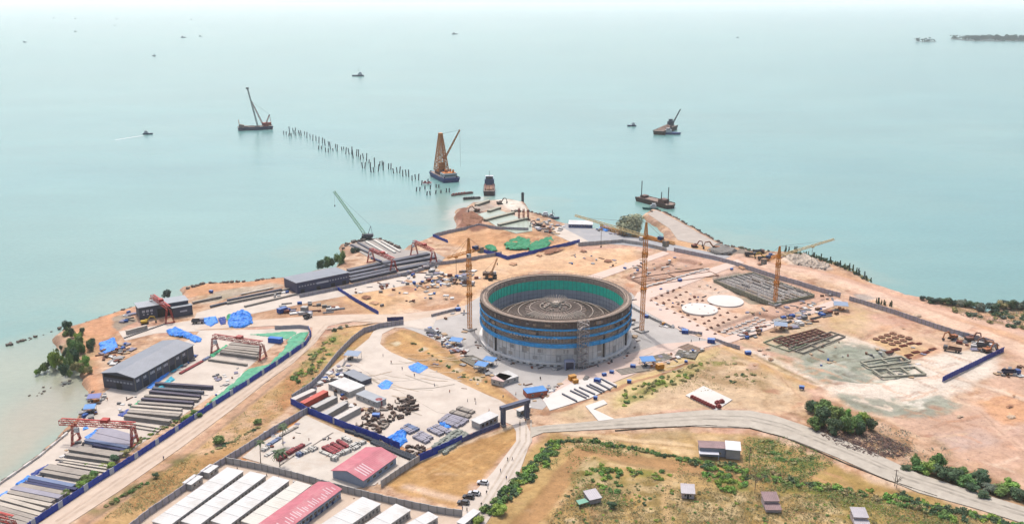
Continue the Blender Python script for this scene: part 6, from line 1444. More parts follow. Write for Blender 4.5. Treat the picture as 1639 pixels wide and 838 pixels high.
tl = [
 ('big blue tarpaulin heap with green patch on the factory apron',[Z3(700,360),Z3(790,325),Z3(840,350),Z3(860,405),Z3(790,432),Z3(700,428),Z3(690,395)],tarp_b,1.8),
 ('green tarpaulin beside the big blue heap on the factory apron',[Z3(680,358),Z3(740,338),Z3(760,352),Z3(700,385),Z3(680,380)],tarp_g,1.4),
 ('crumpled blue tarpaulin left of the navy one on the apron',[Z3(515,378),Z3(610,365),Z3(630,400),Z3(570,430),Z3(530,405)],tarp_b,1.2),
 ('navy tarpaulin between two blue ones on the apron',[Z3(620,375),Z3(672,368),Z3(682,410),Z3(640,418)],tarp_n,1.3),
 ('long blue tarpaulin behind the far gable of the charcoal warehouse',[Z3(280,462),Z3(350,445),Z3(420,470),Z3(510,505),Z3(505,525),Z3(460,532),Z3(400,500),Z3(300,488)],tarp_b,1.6),
 ('square bright blue tarpaulin among rubble by the mangroves',[(158,550),(183,542),(190,556),(168,565),(160,560)],tarp_b,1.2),
 ('blue tarpaulin strip along the long side of the charcoal warehouse',[Z3(150,825),Z3(280,730),Z3(300,745),Z3(190,830)],tarp_b,.9),
 ('blue tarpaulin strip nearer the far gable of the charcoal warehouse',[Z3(300,720),Z3(380,675),Z3(395,690),Z3(320,735)],tarp_c,.8),
 ('cyan tarpaulin at the upper end of the dark girders',[(243,627),(272,606),(277,611),(258,624),(250,631)],tarp_c,1.1),
 ('blue tarpaulin at the tip of the pale girders',[Z2(725,165),Z2(790,130),Z2(800,145),Z2(760,178)],tarp_n,.9),
 ('green tarpaulin at the tip of the pale girders',[Z2(805,115),Z2(860,82),Z2(870,95),Z2(820,130)],tarp_g,.8),
 ('light blue tarpaulin under the big red straddling gantry crane',[Z2(525,300),Z2(615,252),Z2(632,262),Z2(580,300),Z2(540,312)],tarp_b,1.2),
 ('blue tarpaulin along the lower girders beside the sea road',[Z2(192,525),Z2(290,478),Z2(305,488),Z2(240,530),Z2(200,540)],tarp_n,1.2),
 ('lighter blue tarpaulin nearer the bottom beside the sea road',[Z2(95,590),Z2(170,545),Z2(188,555),Z2(120,600)],tarp_b,1.0),
 ('blue tarpaulin at the left frame edge beside the sea road',[Z2(-10,665),Z2(45,635),Z2(60,645),Z2(0,685)],tarp_b,1.0),
 ('small blue tarpaulin left of the pier of the big gantry crane',[Z2(505,245),Z2(540,235),Z2(545,250),Z2(515,262)],tarp_b,.8),
 ('blue tarpaulin spread on the open material yard floor',[(603,617),(617,608),(630,613),(622,622),(610,622)],tarp_b,.6),
 ('blue tarpaulin on the edge of the dirt island',[(653,587),(668,580),(686,588),(672,597),(658,594)],tarp_b,.9),
 ('large vivid blue tarpaulin over a stack at the foot of the material yard',[(617,703),(632,694),(650,690),(652,706),(640,714),(625,712)],tarp_b,2.0),
 ('blue tarpaulin over one bundle inside the entrance gate',[(685,672),(697,668),(705,680),(700,690),(690,684)],tarp_b,1.0)]
tl[-1] = ('blue tarpaulin over one bundle inside the entrance gate',[(700,676),(712,671),(724,682),(714,686)],tarp_b,1.6)
tl.append(('small blue tarpaulin over a bundle end in the gate stacks',[(684,688),(694,684),(702,691),(693,694)],tarp_b,1.5))
def swell(poly, k):
    cx_, cy_ = sum(p[0] for p in poly)/len(poly), sum(p[1] for p in poly)/len(poly); return [(cx_+(x-cx_)*k, cy_+(y-cy_)*k*1.12) for x, y in poly]
for i, (lab, poly, mt, am) in enumerate(tl): drape('tarpaulin', lab, 'tarpaulin', swell(poly, 1.08 if i in (0,1,2,3,4,5,16,17,18,19) else 1.25), mt, am, .15, .6, 20+i, scale=1.8)
# gravel and soil heaps
gr = M('crushed_stone', (150,146,140), .95, .25, 1.2, bump=.6); soil = M('red_soil', (168,118,90), .95, .25, .8, bump=.5); white_sacks = M('pale_rubble', (228,210,190), .95, .2, .8, bump=.6)
drape('gravel_heap','grey gravel heap beside the excavator on the coast road','heap', [(1130,402),(1150,393),(1175,397),(1183,404),(1172,409),(1145,408)], gr, 3.2, .3, .9, 50, scale=8)
drape('gravel_heap','small pale gravel heap on the tank apron south edge','heap', [(930,606),(938,600),(945,603),(943,609),(934,610)], gr, 1.6, .2, .5, 51)
drape('soil_heap','red soil heap on the harbour head','heap', [(738,345),(760,340),(775,350),(768,362),(748,366),(738,356)], soil, 2.6, .3, 1.0, 52, scale=6)
drape('stone_bank','pale stone bank above the haul road by the conifers','heap', [(1254,412),(1290,410),(1330,428),(1322,434),(1270,425)], white_sacks, 3.0, .5, .9, 53, scale=2)
drape('soil_heap','brown soil heap on the sand behind the tank','heap', [(855,404),(890,396),(905,400),(880,408)], soil, 1.6, .2, 1.0, 54, scale=6)
# ================================================= SMALL SITE THINGS
def canopy(px, py, w, d, h, rz, label, mat, under=True):
    p = G(px,py); t = thing('canopy', label, 'canopy', (p.x,p.y,.1), rz); m = MB()
    m.extr([(-d/2,h),(d/2,h+.5),(d/2,h+.62),(-d/2,h+.12)], -w/2, w/2); m.build('roof', mat, t)
    for x in (-w/2+.3,w/2-.3):
        for y in (-d/2+.3,d/2-.3): m = MB(); m.bar((x,y,0),(x,y,h),.16); m.build('post', scaf, t)
    if under:
        for k in range(3): m = MB(); m.cbox(rnd.uniform(-w/3,w/3), rnd.uniform(-d/4,d/4), .5, rnd.uniform(.8,2), rnd.uniform(.6,1.4), 1.0, rnd.uniform(0,1)); m.build('workbench', rnd.choice([dk, orange_s, form_brown]), t)
    return t
cblue = ribbed('canopy_blue', (84,156,226), .7, 'X', .2, .5, .1); cpurp = ribbed('canopy_purple', (110,120,190), .7, 'X', .2, .5, .1); cpale = ribbed('canopy_pale', (150,170,196), .7, 'X', .2, .5, .1)
for a in [(565,575,8,6,3.2,R(-12),'greyish blue roofed shelter at the top of the material yard',cpale),(730,552,7,5,3,R(-20),'blue roofed shelter beside white sheets left of the tank',cblue),(771,592,6.5,5,3.2,R(-25),'blue roofed stall, left of the pair below the tank',cblue),(784,584,6.5,5,3.2,R(-25),'blue roofed stall, right of the pair below the tank',cblue),
          (1036,585,7.5,6,3.6,R(8),'blue roofed shelter with orange machine on the tank apron edge',cblue),(1249,527,7.5,6,3,R(-15),'light blue roofed shelter beside the site road',cpale),(1345,495,8.5,7,3.4,R(-15),'greyish blue roofed shelter near the gap in the shore wall',cpale),
          (152,643,6,4.5,2.8,R(12),'purple roofed shelter by the sea bank',cpurp),(145,660,5,4.5,2.8,R(12),'sky blue roofed shelter by the sea bank',cblue),(552,444,1,1,1,0,'x',cblue)][:-1]: canopy(*a)
def cabin(a, b, c, h, label, wall=cream, roof=white_roof, n=2): return building('site_cabin', label, 'cabin', a, b, c, h, wall, roof, 'flat', 0, over=.15, wins=[(n,1,1.1,2,.4)] if n else (), wmat=pane_grey)
cabin((786,614),(805,619),(797,604),2.8,'pinkish roofed cabin, left of the joined pair below the tank', roof=M('pinkish_flat_roof',(226,198,190),.8,.08,.4))
cabin((807,617),(830,610),(799,605),2.8,'white roofed cabin, right of the joined pair below the tank')
cabin((844,638),(876,633),(838,630),2.8,'blue roofed cabin with orange red end near the tank apron', wall=M('orange_red_wall',(214,116,88),.7,.1,.4), roof=cblue)
cabin((526,622),(559,636),(547,610),2.8,'large grey white cabin in the middle of the upper material yard', n=4)
cabin((550,604),(579,618),(563,597),2.6,'slate blue roofed cabin near the upper edge of the material yard', wall=M('dark_cabin',(90,92,108),.7,.1,.4), roof=roof_grey)
cabin((570,638),(604,652),(590,634),2.6,'grey cabin beside the dark red tank in the material yard', roof=roof_light, n=4)
for (a,b,c,lab,w,rf) in [((488,654),(526,634),(482,650),'red shipping container at the blue fence corner',M('container_red',(214,84,64),.6,.12,.4),M('container_red_top',(222,98,80),.6,.12,.4)),
    ((506,661),(541,643),(500,656),'grey shipping container next to the red one',M('container_grey',(176,172,166),.6,.1,.4),M('container_grey_top',(206,202,196),.6,.1,.4)),
    ((524,672),(558,652),(518,667),'pale shipping container, third from the fence corner',M('container_grey',(176,172,166)),M('container_grey_top',(206,202,196))),
    ((541,680),(578,660),(536,675),'pale shipping container nearest the blue fence corner joint',M('container_pale',(214,206,196),.6,.1,.4),M('container_pale_top',(226,218,208),.6,.1,.4)),
    ((473,648),(507,632),(468,644),'whitish container at the left tip of the material yard',M('container_pale',(214,206,196)),M('container_pale_top',(226,218,208))),
    ((448,502),(461,498),(445,496),'royal blue container standing on the red earth by the apron',M('container_blue',(52,90,176),.6,.1,.4),M('container_blue_top',(96,130,196),.6,.1,.4)),
    ((429,548),(449,550),(430,543),'bright blue container on the green netted slope',M('container_vivid',(30,110,220),.5,.1,.4),M('container_vivid_top',(40,130,230),.5,.1,.4)),
    ((481,498),(490,499),(484,492),'small grey cabin container on the red earth',M('container_grey',(176,172,166)),M('container_grey_top',(206,202,196)))]:
    p, rz, L, D = frame3(a,b,c); D = max(2.4,min(D,3.2)); t = thing('shipping_container', lab, 'container', (p.x,p.y,0), rz); m = MB(); m.box(0,0,.1,L,D,2.7)
    for k in range(int(L/.6)): m.box(k*.6+.1,-.05,.25,k*.6+.35,0,2.6)
    m.build('shell', w, t); m = MB(); m.box(0,0,2.71,L,D,2.8); m.build('roof', rf, t); m = MB(); m.box(L+.01,.1,.2,L+.06,D-.1,2.6); m.build('door', w, t)
# small boxes: site tanks and bins
def bin_(px, py, s, h, mt, label, name='skip_bin', cat='bin', rz=None):
    p = G(px,py); rz = rnd.uniform(-.5,.5) if rz is None else rz; s *= .85; t = thing(name, label, cat, (p.x,p.y,.12), rz); m = MB(); m.box(-s*.7,-s/2,.2,s*.7,s/2,h)
    for x in (-s*.5,0,s*.5): m.box(x-.08,-s/2-.06,.2,x+.08,s/2+.06,h)
    m.build('body', mt, t); m = MB(); m.box(-s*.72,-s*.52,h+.01,s*.72,s*.52,h+.12); m.build('lid', M(mt.name+'_lid', tuple(min(255,int(c)) for c in (110,150,220)) if 'blue' in mt.name else (236,176,96), .5, .1, .5), t)
    m = MB(); m.box(-s*.6,-s*.4,0,-s*.3,s*.4,.2); m.box(s*.3,-s*.4,0,s*.6,s*.4,.2); m.build('skid', dk, t); return t
bb = M('bin_blue', (40,84,180), .5, .12, .5)
for (x,y,s,lab) in [(956,611,2.6,'blue bin at the upper end of the white pad rails'),(967,601,1.8,'small blue bin right of the pad rails'),(979,597,1.8,'small blue bin before the dark spoil patch on the apron'),(1013,588,2.2,'blue bin left of the orange machine shelter'),(1007,612,1.8,'blue bin beside the pinkish sacks on the strip'),(953,638,1.6,'blue bin by the lower edge of the white pad'),(1098,580,1.4,'tiny blue bin at the end of the strip beds'),(1088,450,2.2,'blue bin among the white blocks between site roads'),(1171,432,1.6,'tiny blue bin near the corner of the foundation pit'),(1034,508,2.2,'blue bin right of the tank by the tower crane'),(1096,533,3.0,'blue bin at the end of the short grey wall'),(1138,548,3.4,'larger blue bin heading the lower grey wall'),(1197,567,2.6,'blue skip on the pinkish track corner'),(1283,622,2.0,'blue skip alone beside the earth bank'),(733,497,2.6,'blue bin at the head of the apron wall'),(602,668,2.8,'blue bin on the fence line of the material yard'),(338,468,2.0,'blue bin on the far bank'),(688,527,1.8,'blue bin beside the white truck left of the tank')]:
    bin_(x,y,s,s*.55+.3,bb,lab)
bo = M('bin_orange', (240,160,30), .5, .12, .5)
for (x,y,s,lab) in [(916,608,3.0,'yellow orange bin on the apron in front of the tank'),(921,613,2.2,'lower orange bin touching the yellow orange bin'),(1056,590,3.2,'orange bin under the edge of the blue roofed shelter'),(1062,520,1.6,'small orange bin behind the low grey wall right of the tank')]:
    bin_(x,y,s,s*.7+.4,bo,lab)
p = G(607,647); m = MB(); m.cyl(0,0,0,2.6,1.9,1.9,18); m.cyl(0,0,2.6,3.1,1.9,.6,18); tag(m.build('fuel_tank', M('dark_red_tank', (160,44,56), .5, .1, .4), loc=(p.x,p.y,.1)), 'dark red round fuel tank next to the grey cabin in the material yard', 'fuel tank')
# foundations
pc = M('foundation_brown', (150,104,84), .9, .2, .8); bl = M('block_white', (236,230,222), .8, .06, .5)
pcm = MB(); pcm.box(-.9,-.6,-.2,.9,.6,.5); pcm.box(-.35,-.35,.5,.35,.35,.9); PCM = pcm.mesh('foundation_stub', pc)
def rowsgrid(a, b, c, n1, n2):
    for i in range(n1):
        for j in range(n2):
            u, v = (i+.5)/n1, (j+.5)/n2
            yield (a[0]+(b[0]-a[0])*u+(c[0]-a[0])*v, a[1]+(b[1]-a[1])*u+(c[1]-a[1])*v)
def inst(me, name, label, cat, px, py, rz, group, z=.0, s=1):
    p = G(px,py); o = place(name, me, None, (p.x,p.y,ground_z(p.x,p.y)+z), rz); o.scale = (s,)*3; return tag(o, label, cat, group)
for x, y in rowsgrid((1030,480),(1085,455),(1145,540),6,9):
    inst(PCM,'foundation_stub','brown foundation stub in the regular rows on the bare plot right of the tank','foundation',x+rnd.uniform(-1.5,1.5),y,.35,'foundation stubs right of the tank')
rg = MB(); rg.ring(.7,1.9,-.2,.7,20); rg.cyl(0,0,-.2,.35,.7,.7,12); RGM = rg.mesh('ring_foundation', M('ring_foundation_mud', (158,112,86), .9, .2, .8))
for x, y in rowsgrid((1392,539),(1428,527),(1430,551),4,3): inst(RGM,'ring_foundation','muddy ring foundation in the sunken plot near the haul road','foundation',x,y,.3,'ring foundations in the sunken plot')
rb = MB()
for k in range(5): rb.box(-2.4,-1.0+k*.45,-.1,2.4,-.8+k*.45,.6)
for x in (-2.2,0,2.2): rb.box(x-.1,-1.1,.0,x+.1,1.0,.5)
RBM = rb.mesh('rebar_mat', M('rusty_rebar', (142,74,58), .9, .2, .8))
for i,(x,y) in enumerate([(1434,556),(1446,550),(1458,546),(1472,546),(1455,565),(1466,560),(1482,561),(1494,555),(1452,570),(1424,560)]): inst(RBM,'rebar_mat','rusty reinforcement mat at the right end of the sunken plot','reinforcement',x,y,R(24),'reinforcement mats in the sunken plot')
bk = MB(); bk.box(-2.0,-.7,0,2.0,.7,.9); BKM = bk.mesh('concrete_block', bl)
for k in range(14): f = k/13; inst(BKM,'concrete_block','white concrete block in the neat row between the two site roads','concrete block',1033+98*f,459-28*f,R(17),'white blocks between the site roads')
for k in range(16): x, y = rnd.choice([(1004,444),(1020,452)])[0]+rnd.uniform(-6,70), 446-rnd.uniform(0,22); inst(BKM,'concrete_block','white concrete block strewn over the plot behind the tank','concrete block',x,y,rnd.uniform(0,1.5),'strewn blocks behind the tank', s=rnd.uniform(.4,.9))
for x, y in rowsgrid((1148,528),(1210,503),(1190,540),9,4):
    inst(BKM,'concrete_block','pale footing block in the sunken strip below the white discs','concrete block',x+rnd.uniform(-2,2),y+rnd.uniform(-1,1),.3,'pale footing blocks below the discs', s=rnd.uniform(.55,.95))
# scaffolded pit: perimeter wall in green planks, many posts and dark slabs
def pit():
    p, rz, L, D = frame3((1142,451),(1238,489),(1182,436)); t = thing('basement_frame', 'dark scaffolded basement frame with mossy green shuttering beside the right crane', 'foundation', (p.x,p.y,-1.2), rz)
    q = G(1280,466); L2, D2 = L, max(D,34); D2 = (Vector((q.x,q.y,0))-p).dot(Vector((-math.sin(rz),math.cos(rz),0)))
    g = M('mossy_shuttering', (168,170,142), .9, .25, .6); ds_ = M('dark_wet_slab', (164,156,150), .8, .25, .5)
    for (x0,y0,x1,y1) in ((0,0,L2,.5),(0,D2-.5,L2,D2),(0,.5,.5,D2-.5),(L2-.5,.5,L2,D2-.5)): m = MB(); m.box(x0,y0,0,x1,y1,2.9); m.build('shuttering', g, t)
    m = MB(); m.box(.6,.6,0,L2-.6,D2-.6,1.6); m.build('slab', ds_, t)
    for k in range(8):
        y = 2+(D2-4)*k/7; x = 1.0
        while x < L2-3: w = rnd.uniform(4,13); m = MB(); m.box(x,y-rnd.uniform(.2,.7),1.61,min(L2-1,x+w),y+rnd.uniform(.2,.8),rnd.uniform(1.9,2.9)); m.build('wall_strip', rnd.choice([M('strip_grey', (204,200,192), .9, .2, .5), M('strip_grey_dark', (150,144,140), .9, .2, .5), M('strip_tan', (176,156,132), .9, .2, .5)]), t); x += w+rnd.uniform(.5,4)
    m = MB()
    for i in range(16):
        for j in range(9): x, y = 1.5+(L2-3)*i/15+rnd.uniform(-1,1), 1.5+(D2-3)*j/8+rnd.uniform(-1,1); m.bar((x,y,1.6),(x,y,4.4+rnd.uniform(-.5,.8)),.14)
    for j in range(9): y = 1.5+(D2-3)*j/8; m.bar((1.5,y,4.0),(L2-1.5,y,4.0),.1)
    for i in range(16): x = 1.5+(L2-3)*i/15; m.bar((x,1.5,3.9),(x,D2-1.5,3.9),.1)
    m.build('scaffold', scaf, t)
    m = MB(); 
    for k in range(40): m.bar((L2*k/40,-.3,0),(L2*k/40,-.3,5.0),.12)
    m.build('edge_post', scaf, t)
pit()
def slab_frame(a,b,c,label,mat,nx,ny,h=.7,w=.38):
    p, rz, L, D = frame3(a,b,c); t = thing('strip_foundation', label, 'foundation', (p.x,p.y,-.1), rz)
    m = MB()
    for i in range(nx+1): x = L*i/nx; m.box(x-w/2,0,0,x+w/2,D,h)
    m.build('long_strip', mat, t); m = MB()
    for j in range(ny+1): y = D*j/ny; m.box(0,y-w/2,0,L,y+w/2,h-.05)
    m.build('cross_strip', mat, t); return t
sg = M('strip_green', (160,170,138), .9, .2, .5); sgr = M('strip_stone', (176,166,150), .9, .2, .5)
slab_frame((1238,545),(1264,556),(1290,521),'dark red grid foundation with grey kerb beside the light blue shelter', M('strip_red', (146,100,88), .9, .2, .5), 4, 8, .9)
slab_frame((1222,548),(1262,562),(1240,534),'greenish strip foundation in front of the red grid', sg, 2, 2, .6)
slab_frame((1262,558),(1285,566),(1325,530),'stone strip foundation right of the red grid', sgr, 2, 3, .9)
slab_frame((1010,446),(1033,458),(1090,414),'long sunken strip foundation between the two upper site roads', M('strip_brown', (160,124,104), .9, .2, .5), 2, 2, .5, .8)
slab_frame((1396,592),(1412,604),(1450,578),'grey trench kerbs in the green grey excavation', M('strip_mud', (182,178,158), .9, .2, .5), 1, 3, .9, 1.0)
slab_frame((1378,580),(1392,588),(1425,562),'shorter grey trench kerbs left in the green grey excavation', M('strip_mud', (182,178,158)), 1, 2, .9, 1.0)
for i,(a,b,c,mt,lab) in enumerate([((1045,582),(1078,573),(1036,573),M('bed_dark',(140,136,124),.9,.25,.6),'dark gravel bed beside the shelter on the strip'),((1080,569),(1112,574),(1060,556),M('bed_dark',(140,136,124)),'dark gravel bed, middle of the strip beds'),((1112,566),(1128,560),(1100,551),M('bed_brown',(150,124,106),.9,.25,.6),'brown gravel bed at the right end of the strip'),((995,600),(1040,592),(1000,590),M('bed_grey',(178,168,156),.9,.2,.6),'grey bed of stones left of the strip shelter'),((736,575),(770,592),(748,565),M('bed_dark',(140,136,124)),'dark slatted bed between dirt island and tank')]):
    p, rz, L, D = frame3(a,b,c); t = thing('gravel_bed', lab, 'bed', (p.x,p.y,.1), rz); m = MB(); m.box(0,0,0,L,D,.25); m.build('filling', mt, t); m = MB()
    for k in range(5): m.box(-.1,D*k/4-.15,0,L+.1,D*k/4+.15,.4)
    m.build('edge_board', sgr, t)
# red blocks on the laydown pad
rbk = MB(); rbk.box(-.9,-.7,0,.9,.7,1.1); rbk.box(-.5,-.4,1.1,.5,.4,1.5); RB = rbk.mesh('red_machine_part', M('rust_red_paint', (166,72,70), .7, .15, .6))
for k in range(9): inst(RB,'red_machine_part','rust red machine part in the row along the laydown pad edge','machine part',1108+k*4.2,637.5+k*2.0,R(-25),'red machine parts on the laydown pad',z=.4)
for x,y in ((1148,647),(1155,645),(1150,653)): inst(RB,'red_machine_part','rust red machine part in the small heap at the pad corner','machine part',x,y,R(20),'red parts at the pad corner',z=.4,s=1.2)
# broken concrete and timber heap in the material yard
def chunk(seed, mt, sx, sy, sz):
    r = random.Random(seed); bm = bmesh.new(); bmesh.ops.create_cube(bm, size=1); bmesh.ops.subdivide_edges(bm, edges=bm.edges, cuts=1)
    for v in bm.verts: v.co = Vector((v.co.x*sx*r.uniform(.75,1.2), v.co.y*sy*r.uniform(.75,1.2), (v.co.z+.5)*sz*r.uniform(.75,1.2)))
    me = bpy.data.meshes.new('scrap_chunk'); bm.to_mesh(me); bm.free(); me.materials.append(mt); return me
cb = M('scrap_brown', (116,92,80), .9, .25, 1.0); cg = M('scrap_grey', (170,158,146), .9, .2, 1.0); cd = M('scrap_dark', (84,72,68), .9, .25, 1.0)
CH = [chunk(1,cb,2.2,1.2,1.1),chunk(2,cd,2.8,1.0,1.2),chunk(3,cg,2.0,1.4,.9),chunk(4,cb,1.4,1.2,1.3),chunk(5,cd,1.6,1.6,1.2),chunk(6,cg,3.2,.9,.8),chunk(7,cb,3.4,.8,.9)]
def strew(poly, n, label, group, s=(.6,1.3), name='scrap_chunk', cat='scrap', sub=None, rz=None, z=.05, seed=1):
    r = random.Random(seed)
    for x, y in within(poly, n, r):
        o = inst(r.choice(sub or CH), name, label, cat, x, y, r.uniform(0,3.14) if rz is None else rz+r.uniform(-.2,.2), group, z, r.uniform(*s)); o.rotation_euler[0] = r.uniform(-.15,.15)
strew([(560,690),(575,668),(610,650),(640,637),(668,632),(664,655),(640,672),(610,692),(590,696)], 120, 'brown broken beam piece in the scattered scrap field of the material yard', 'scrap field in the material yard', (.6,1.25), seed=3)
strew([(640,650),(650,636),(672,645),(662,660)], 22, 'dark beam stub in the tight pile at the upper end of the scrap field', 'dark beam stubs', (.8,1.2), sub=[CH[1],CH[4],CH[6]], rz=.5, seed=4)
strew([(600,712),(612,700),(632,705),(630,718),(612,720)], 22, 'brown scrap piece beside the vivid blue tarpaulin', 'scrap beside the blue tarpaulin', (.6,1.1), seed=5)
strew([(650,716),(670,712),(682,722),(670,732),(655,728)], 20, 'brown scrap piece in the yard corner by the blue fence', 'scrap in the yard corner', (.6,1.1), seed=6)
# pale tile stacks
ts = MB()
for k in range(4): ts.box(-1.0,-.7,.05+k*.32,1.0,.7,.05+k*.32+.24)
ts.box(-.9,-.6,0,.9,.6,1.25); TS = ts.mesh('tile_pallet', M('pale_green_tile', (198,204,190), .7, .15, .8)); TD = ts.mesh('tile_pallet', M('dark_tile', (84,92,106), .7, .15, .8))
for x, y in rowsgrid((690,717),(730,688),(712,727),13,4): inst(TS,'tile_pallet','pale green grey pallet in the dense block along the low blue fence','pallet',x+rnd.uniform(-1.5,1.5),y+rnd.uniform(-.8,.8),R(28)+rnd.uniform(-.1,.1),'pale pallets along the blue fence')
for k in range(17): 
    for j in range(2): inst(TD,'tile_pallet','dark slate pallet in the double row behind the pink roofed house','pallet',600+k*4.2+j*-3,707+k*1.75+j*3.2,R(-24),'dark pallets behind the pink roofed house')
for k in range(9): inst(TD,'tile_pallet','dark pallet below the blue fence left of the slate rows','pallet',556+k*5,690+k*1.9+rnd.uniform(-1,1),R(-24),'dark pallets below the blue fence')
# crates, bundles, drums strewn at the workplaces
ct = MB(); ct.box(-1,-.6,.15,1,.6,1.1); ct.box(-1.05,-.65,0,-.8,.65,.14); ct.box(.8,-.65,0,1.05,.65,.14)
for x in (-.6,0,.6): ct.box(x-.05,-.64,.15,x+.05,.64,1.12)
pipes = MB()
for k in range(5): pipes.bar((-2.6,-.5+k*.25,.15),(2.6,-.5+k*.25,.15),.22,n=6); 
for k in range(4): pipes.bar((-2.6,-.38+k*.25,.36),(2.6,-.38+k*.25,.36),.22,n=6)
sheetp = MB()
for k in range(3): sheetp.box(-1.7,-1.1,.06+k*.16,1.7-.2*k,1.1,.18+k*.16)
def variants(mb, nm, cols): return [mb.mesh(nm, M('%s_%s' % (nm, c), rgb, .75, .15, .8)) for c, rgb in cols]
CRT = variants(ct,'crate',[('white',(232,228,222)),('brown',(150,112,88)),('blue',(60,110,190)),('grey',(150,148,146)),('rust',(150,84,66))])
PIP = variants(pipes,'pipe_bundle',[('rust',(134,92,76)),('grey',(150,150,154)),('dark',(84,80,84))])
SHT = variants(sheetp,'sheet_stack',[('white',(240,238,234)),('tan',(206,174,138)),('grey',(176,174,172)),('lilac',(150,146,166))])
def mix(poly, n, where, seed, s=(.6,1.2), rz=None):
    r = random.Random(seed)
    for x, y in within(poly, n, r):
        k = r.random(); nm, L, c = ('crate', CRT, 'crate') if k < .4 else ('pipe_bundle', PIP, 'pipes') if k < .65 else ('sheet_stack', SHT, 'sheet stack')
        me = r.choice(L); colr_ = me.materials[0].name.rsplit('_',1)[1]
        inst(me, nm, '%s %s %s' % (colr_, nm.replace('_',' '), where), c, x, y, r.uniform(0,3.14) if rz is None else rz+r.uniform(-.25,.25), '%s %s' % (nm.replace('_',' ')+'s', where), .06, r.uniform(*s))
mix([(478,634),(505,612),(540,585),(560,600),(545,615),(520,612),(500,640)], 46, 'heaped along the curving yard wall', 1, (.7,1.3))
mix([(508,640),(540,620),(560,640),(600,650),(590,668),(560,655)], 22, 'between the cabins of the material yard', 2)
mix([(520,600),(550,580),(568,585),(580,606),(560,612)], 20, 'around the slate blue roofed cabin', 12, (.7,1.3))
mix([(676,525),(700,528),(730,545),(752,565),(730,566),(700,545)], 46, 'in the storage strip left of the tank', 3, (.7,1.4))
mix([(700,540),(730,556),(770,580),(800,606),(790,612),(740,585)], 30, 'along the edge of the dirt island', 4, (.5,1.1))
mix([(655,438),(700,430),(735,436),(760,430),(770,445),(720,455),(690,462),(650,455)], 60, 'on the sand behind the left tower crane', 5, (.8,1.6))
mix([(690,445),(750,438),(750,456),(700,460)], 24, 'in the busy depot left of the tank crane', 15, (1,1.9))
mix([(450,485),(480,482),(545,492),(540,502),(480,504),(452,500)], 26, 'on the red earth near the blue container', 6, (.8,1.7), .3)
mix([(430,470),(462,464),(470,470),(440,478)], 8, 'at the end of the rails by the navy shed', 16, (.8,1.5))
mix([(160,560),(195,550),(222,548),(200,572),(178,585),(165,575)], 34, 'in the rubble behind the charcoal warehouse', 7, (.8,1.5))
mix([(186,500),(210,497),(216,510),(192,518)], 10, 'on the grey pad left of the workshop', 17, (.8,1.5))
mix([(128,640),(150,620),(172,628),(158,668),(135,676)], 28, 'on the sea bank by the small shelters', 8, (.6,1.3))
mix([(236,612),(262,600),(300,588),(320,570),(312,566),(228,608)], 22, 'strewn along the warehouse wall', 9, (.5,1.0))
mix([(340,600),(360,596),(366,606),(344,612)], 8, 'near the end of the casting bed', 19, (.5,1))
mix([(935,360),(960,356),(1000,364),(1020,372),(1000,378),(960,372)], 40, 'on the coast road by the spreading tree', 10, (.9,1.8))
mix([(850,360),(880,352),(905,365),(890,376),(862,370)], 36, 'on the harbour quay by the blue boats', 11, (.8,1.7))
mix([(1240,515),(1290,495),(1330,490),(1350,500),(1300,515),(1260,528)], 60, 'in the long depot beside the site road', 12, (.8,1.7), .35)
mix([(1180,530),(1235,520),(1240,530),(1190,545)], 22, 'at the corner of the site road depot', 13, (.7,1.4), .35)
mix([(1520,535),(1590,548),(1600,560),(1570,564),(1530,548)], 26, 'among the parked diggers at the right', 14, (.8,1.6))
mix([(1590,590),(1639,585),(1639,602),(1600,600)], 12, 'at the right frame edge', 24, (.8,1.6))
mix([(1060,515),(1100,528),(1125,540),(1100,532),(1050,520)], 14, 'behind the low wall right of the tank', 20, (.6,1.2))
mix([(1010,470),(1018,500),(1020,530),(1010,560),(1005,545),(1012,500)], 12, 'against the right side of the tank', 21, (.7,1.3))
mix([(970,590),(1010,580),(1060,585),(1130,560),(1120,556),(1040,572)], 40, 'along the strip south east of the tank', 22, (.5,1.1))
mix([(830,612),(868,620),(905,612),(880,632),(850,645)], 26, 'around the blue roofed cabin by the apron', 23, (.5,1.1))
mix([(700,505),(740,480),(752,500),(740,560),(748,580),(738,560),(735,520)], 8, 'by the foot of the left tower crane', 25, (.6,1.1))
mix([(1200,400),(1240,405),(1290,416),(1250,412)], 14, 'on the sand by the haul road trucks', 26, (.8,1.5))
mix([(560,425),(600,420),(640,430),(700,425),(705,432),(640,444),(580,440)], 26, 'between the long dark troughs', 27, (.7,1.4))
mix([(600,455),(660,445),(655,452),(610,464)], 12, 'along the shore wall by the troughs', 28, (.7,1.4))
for k in range(22): inst(CRT[3],'trestle','short dark trestle in the row beside the pale girder of the small gantry','trestle',200+k*3.3,541-k*1.15,R(8),'trestles below the small gantry',.05,.6)

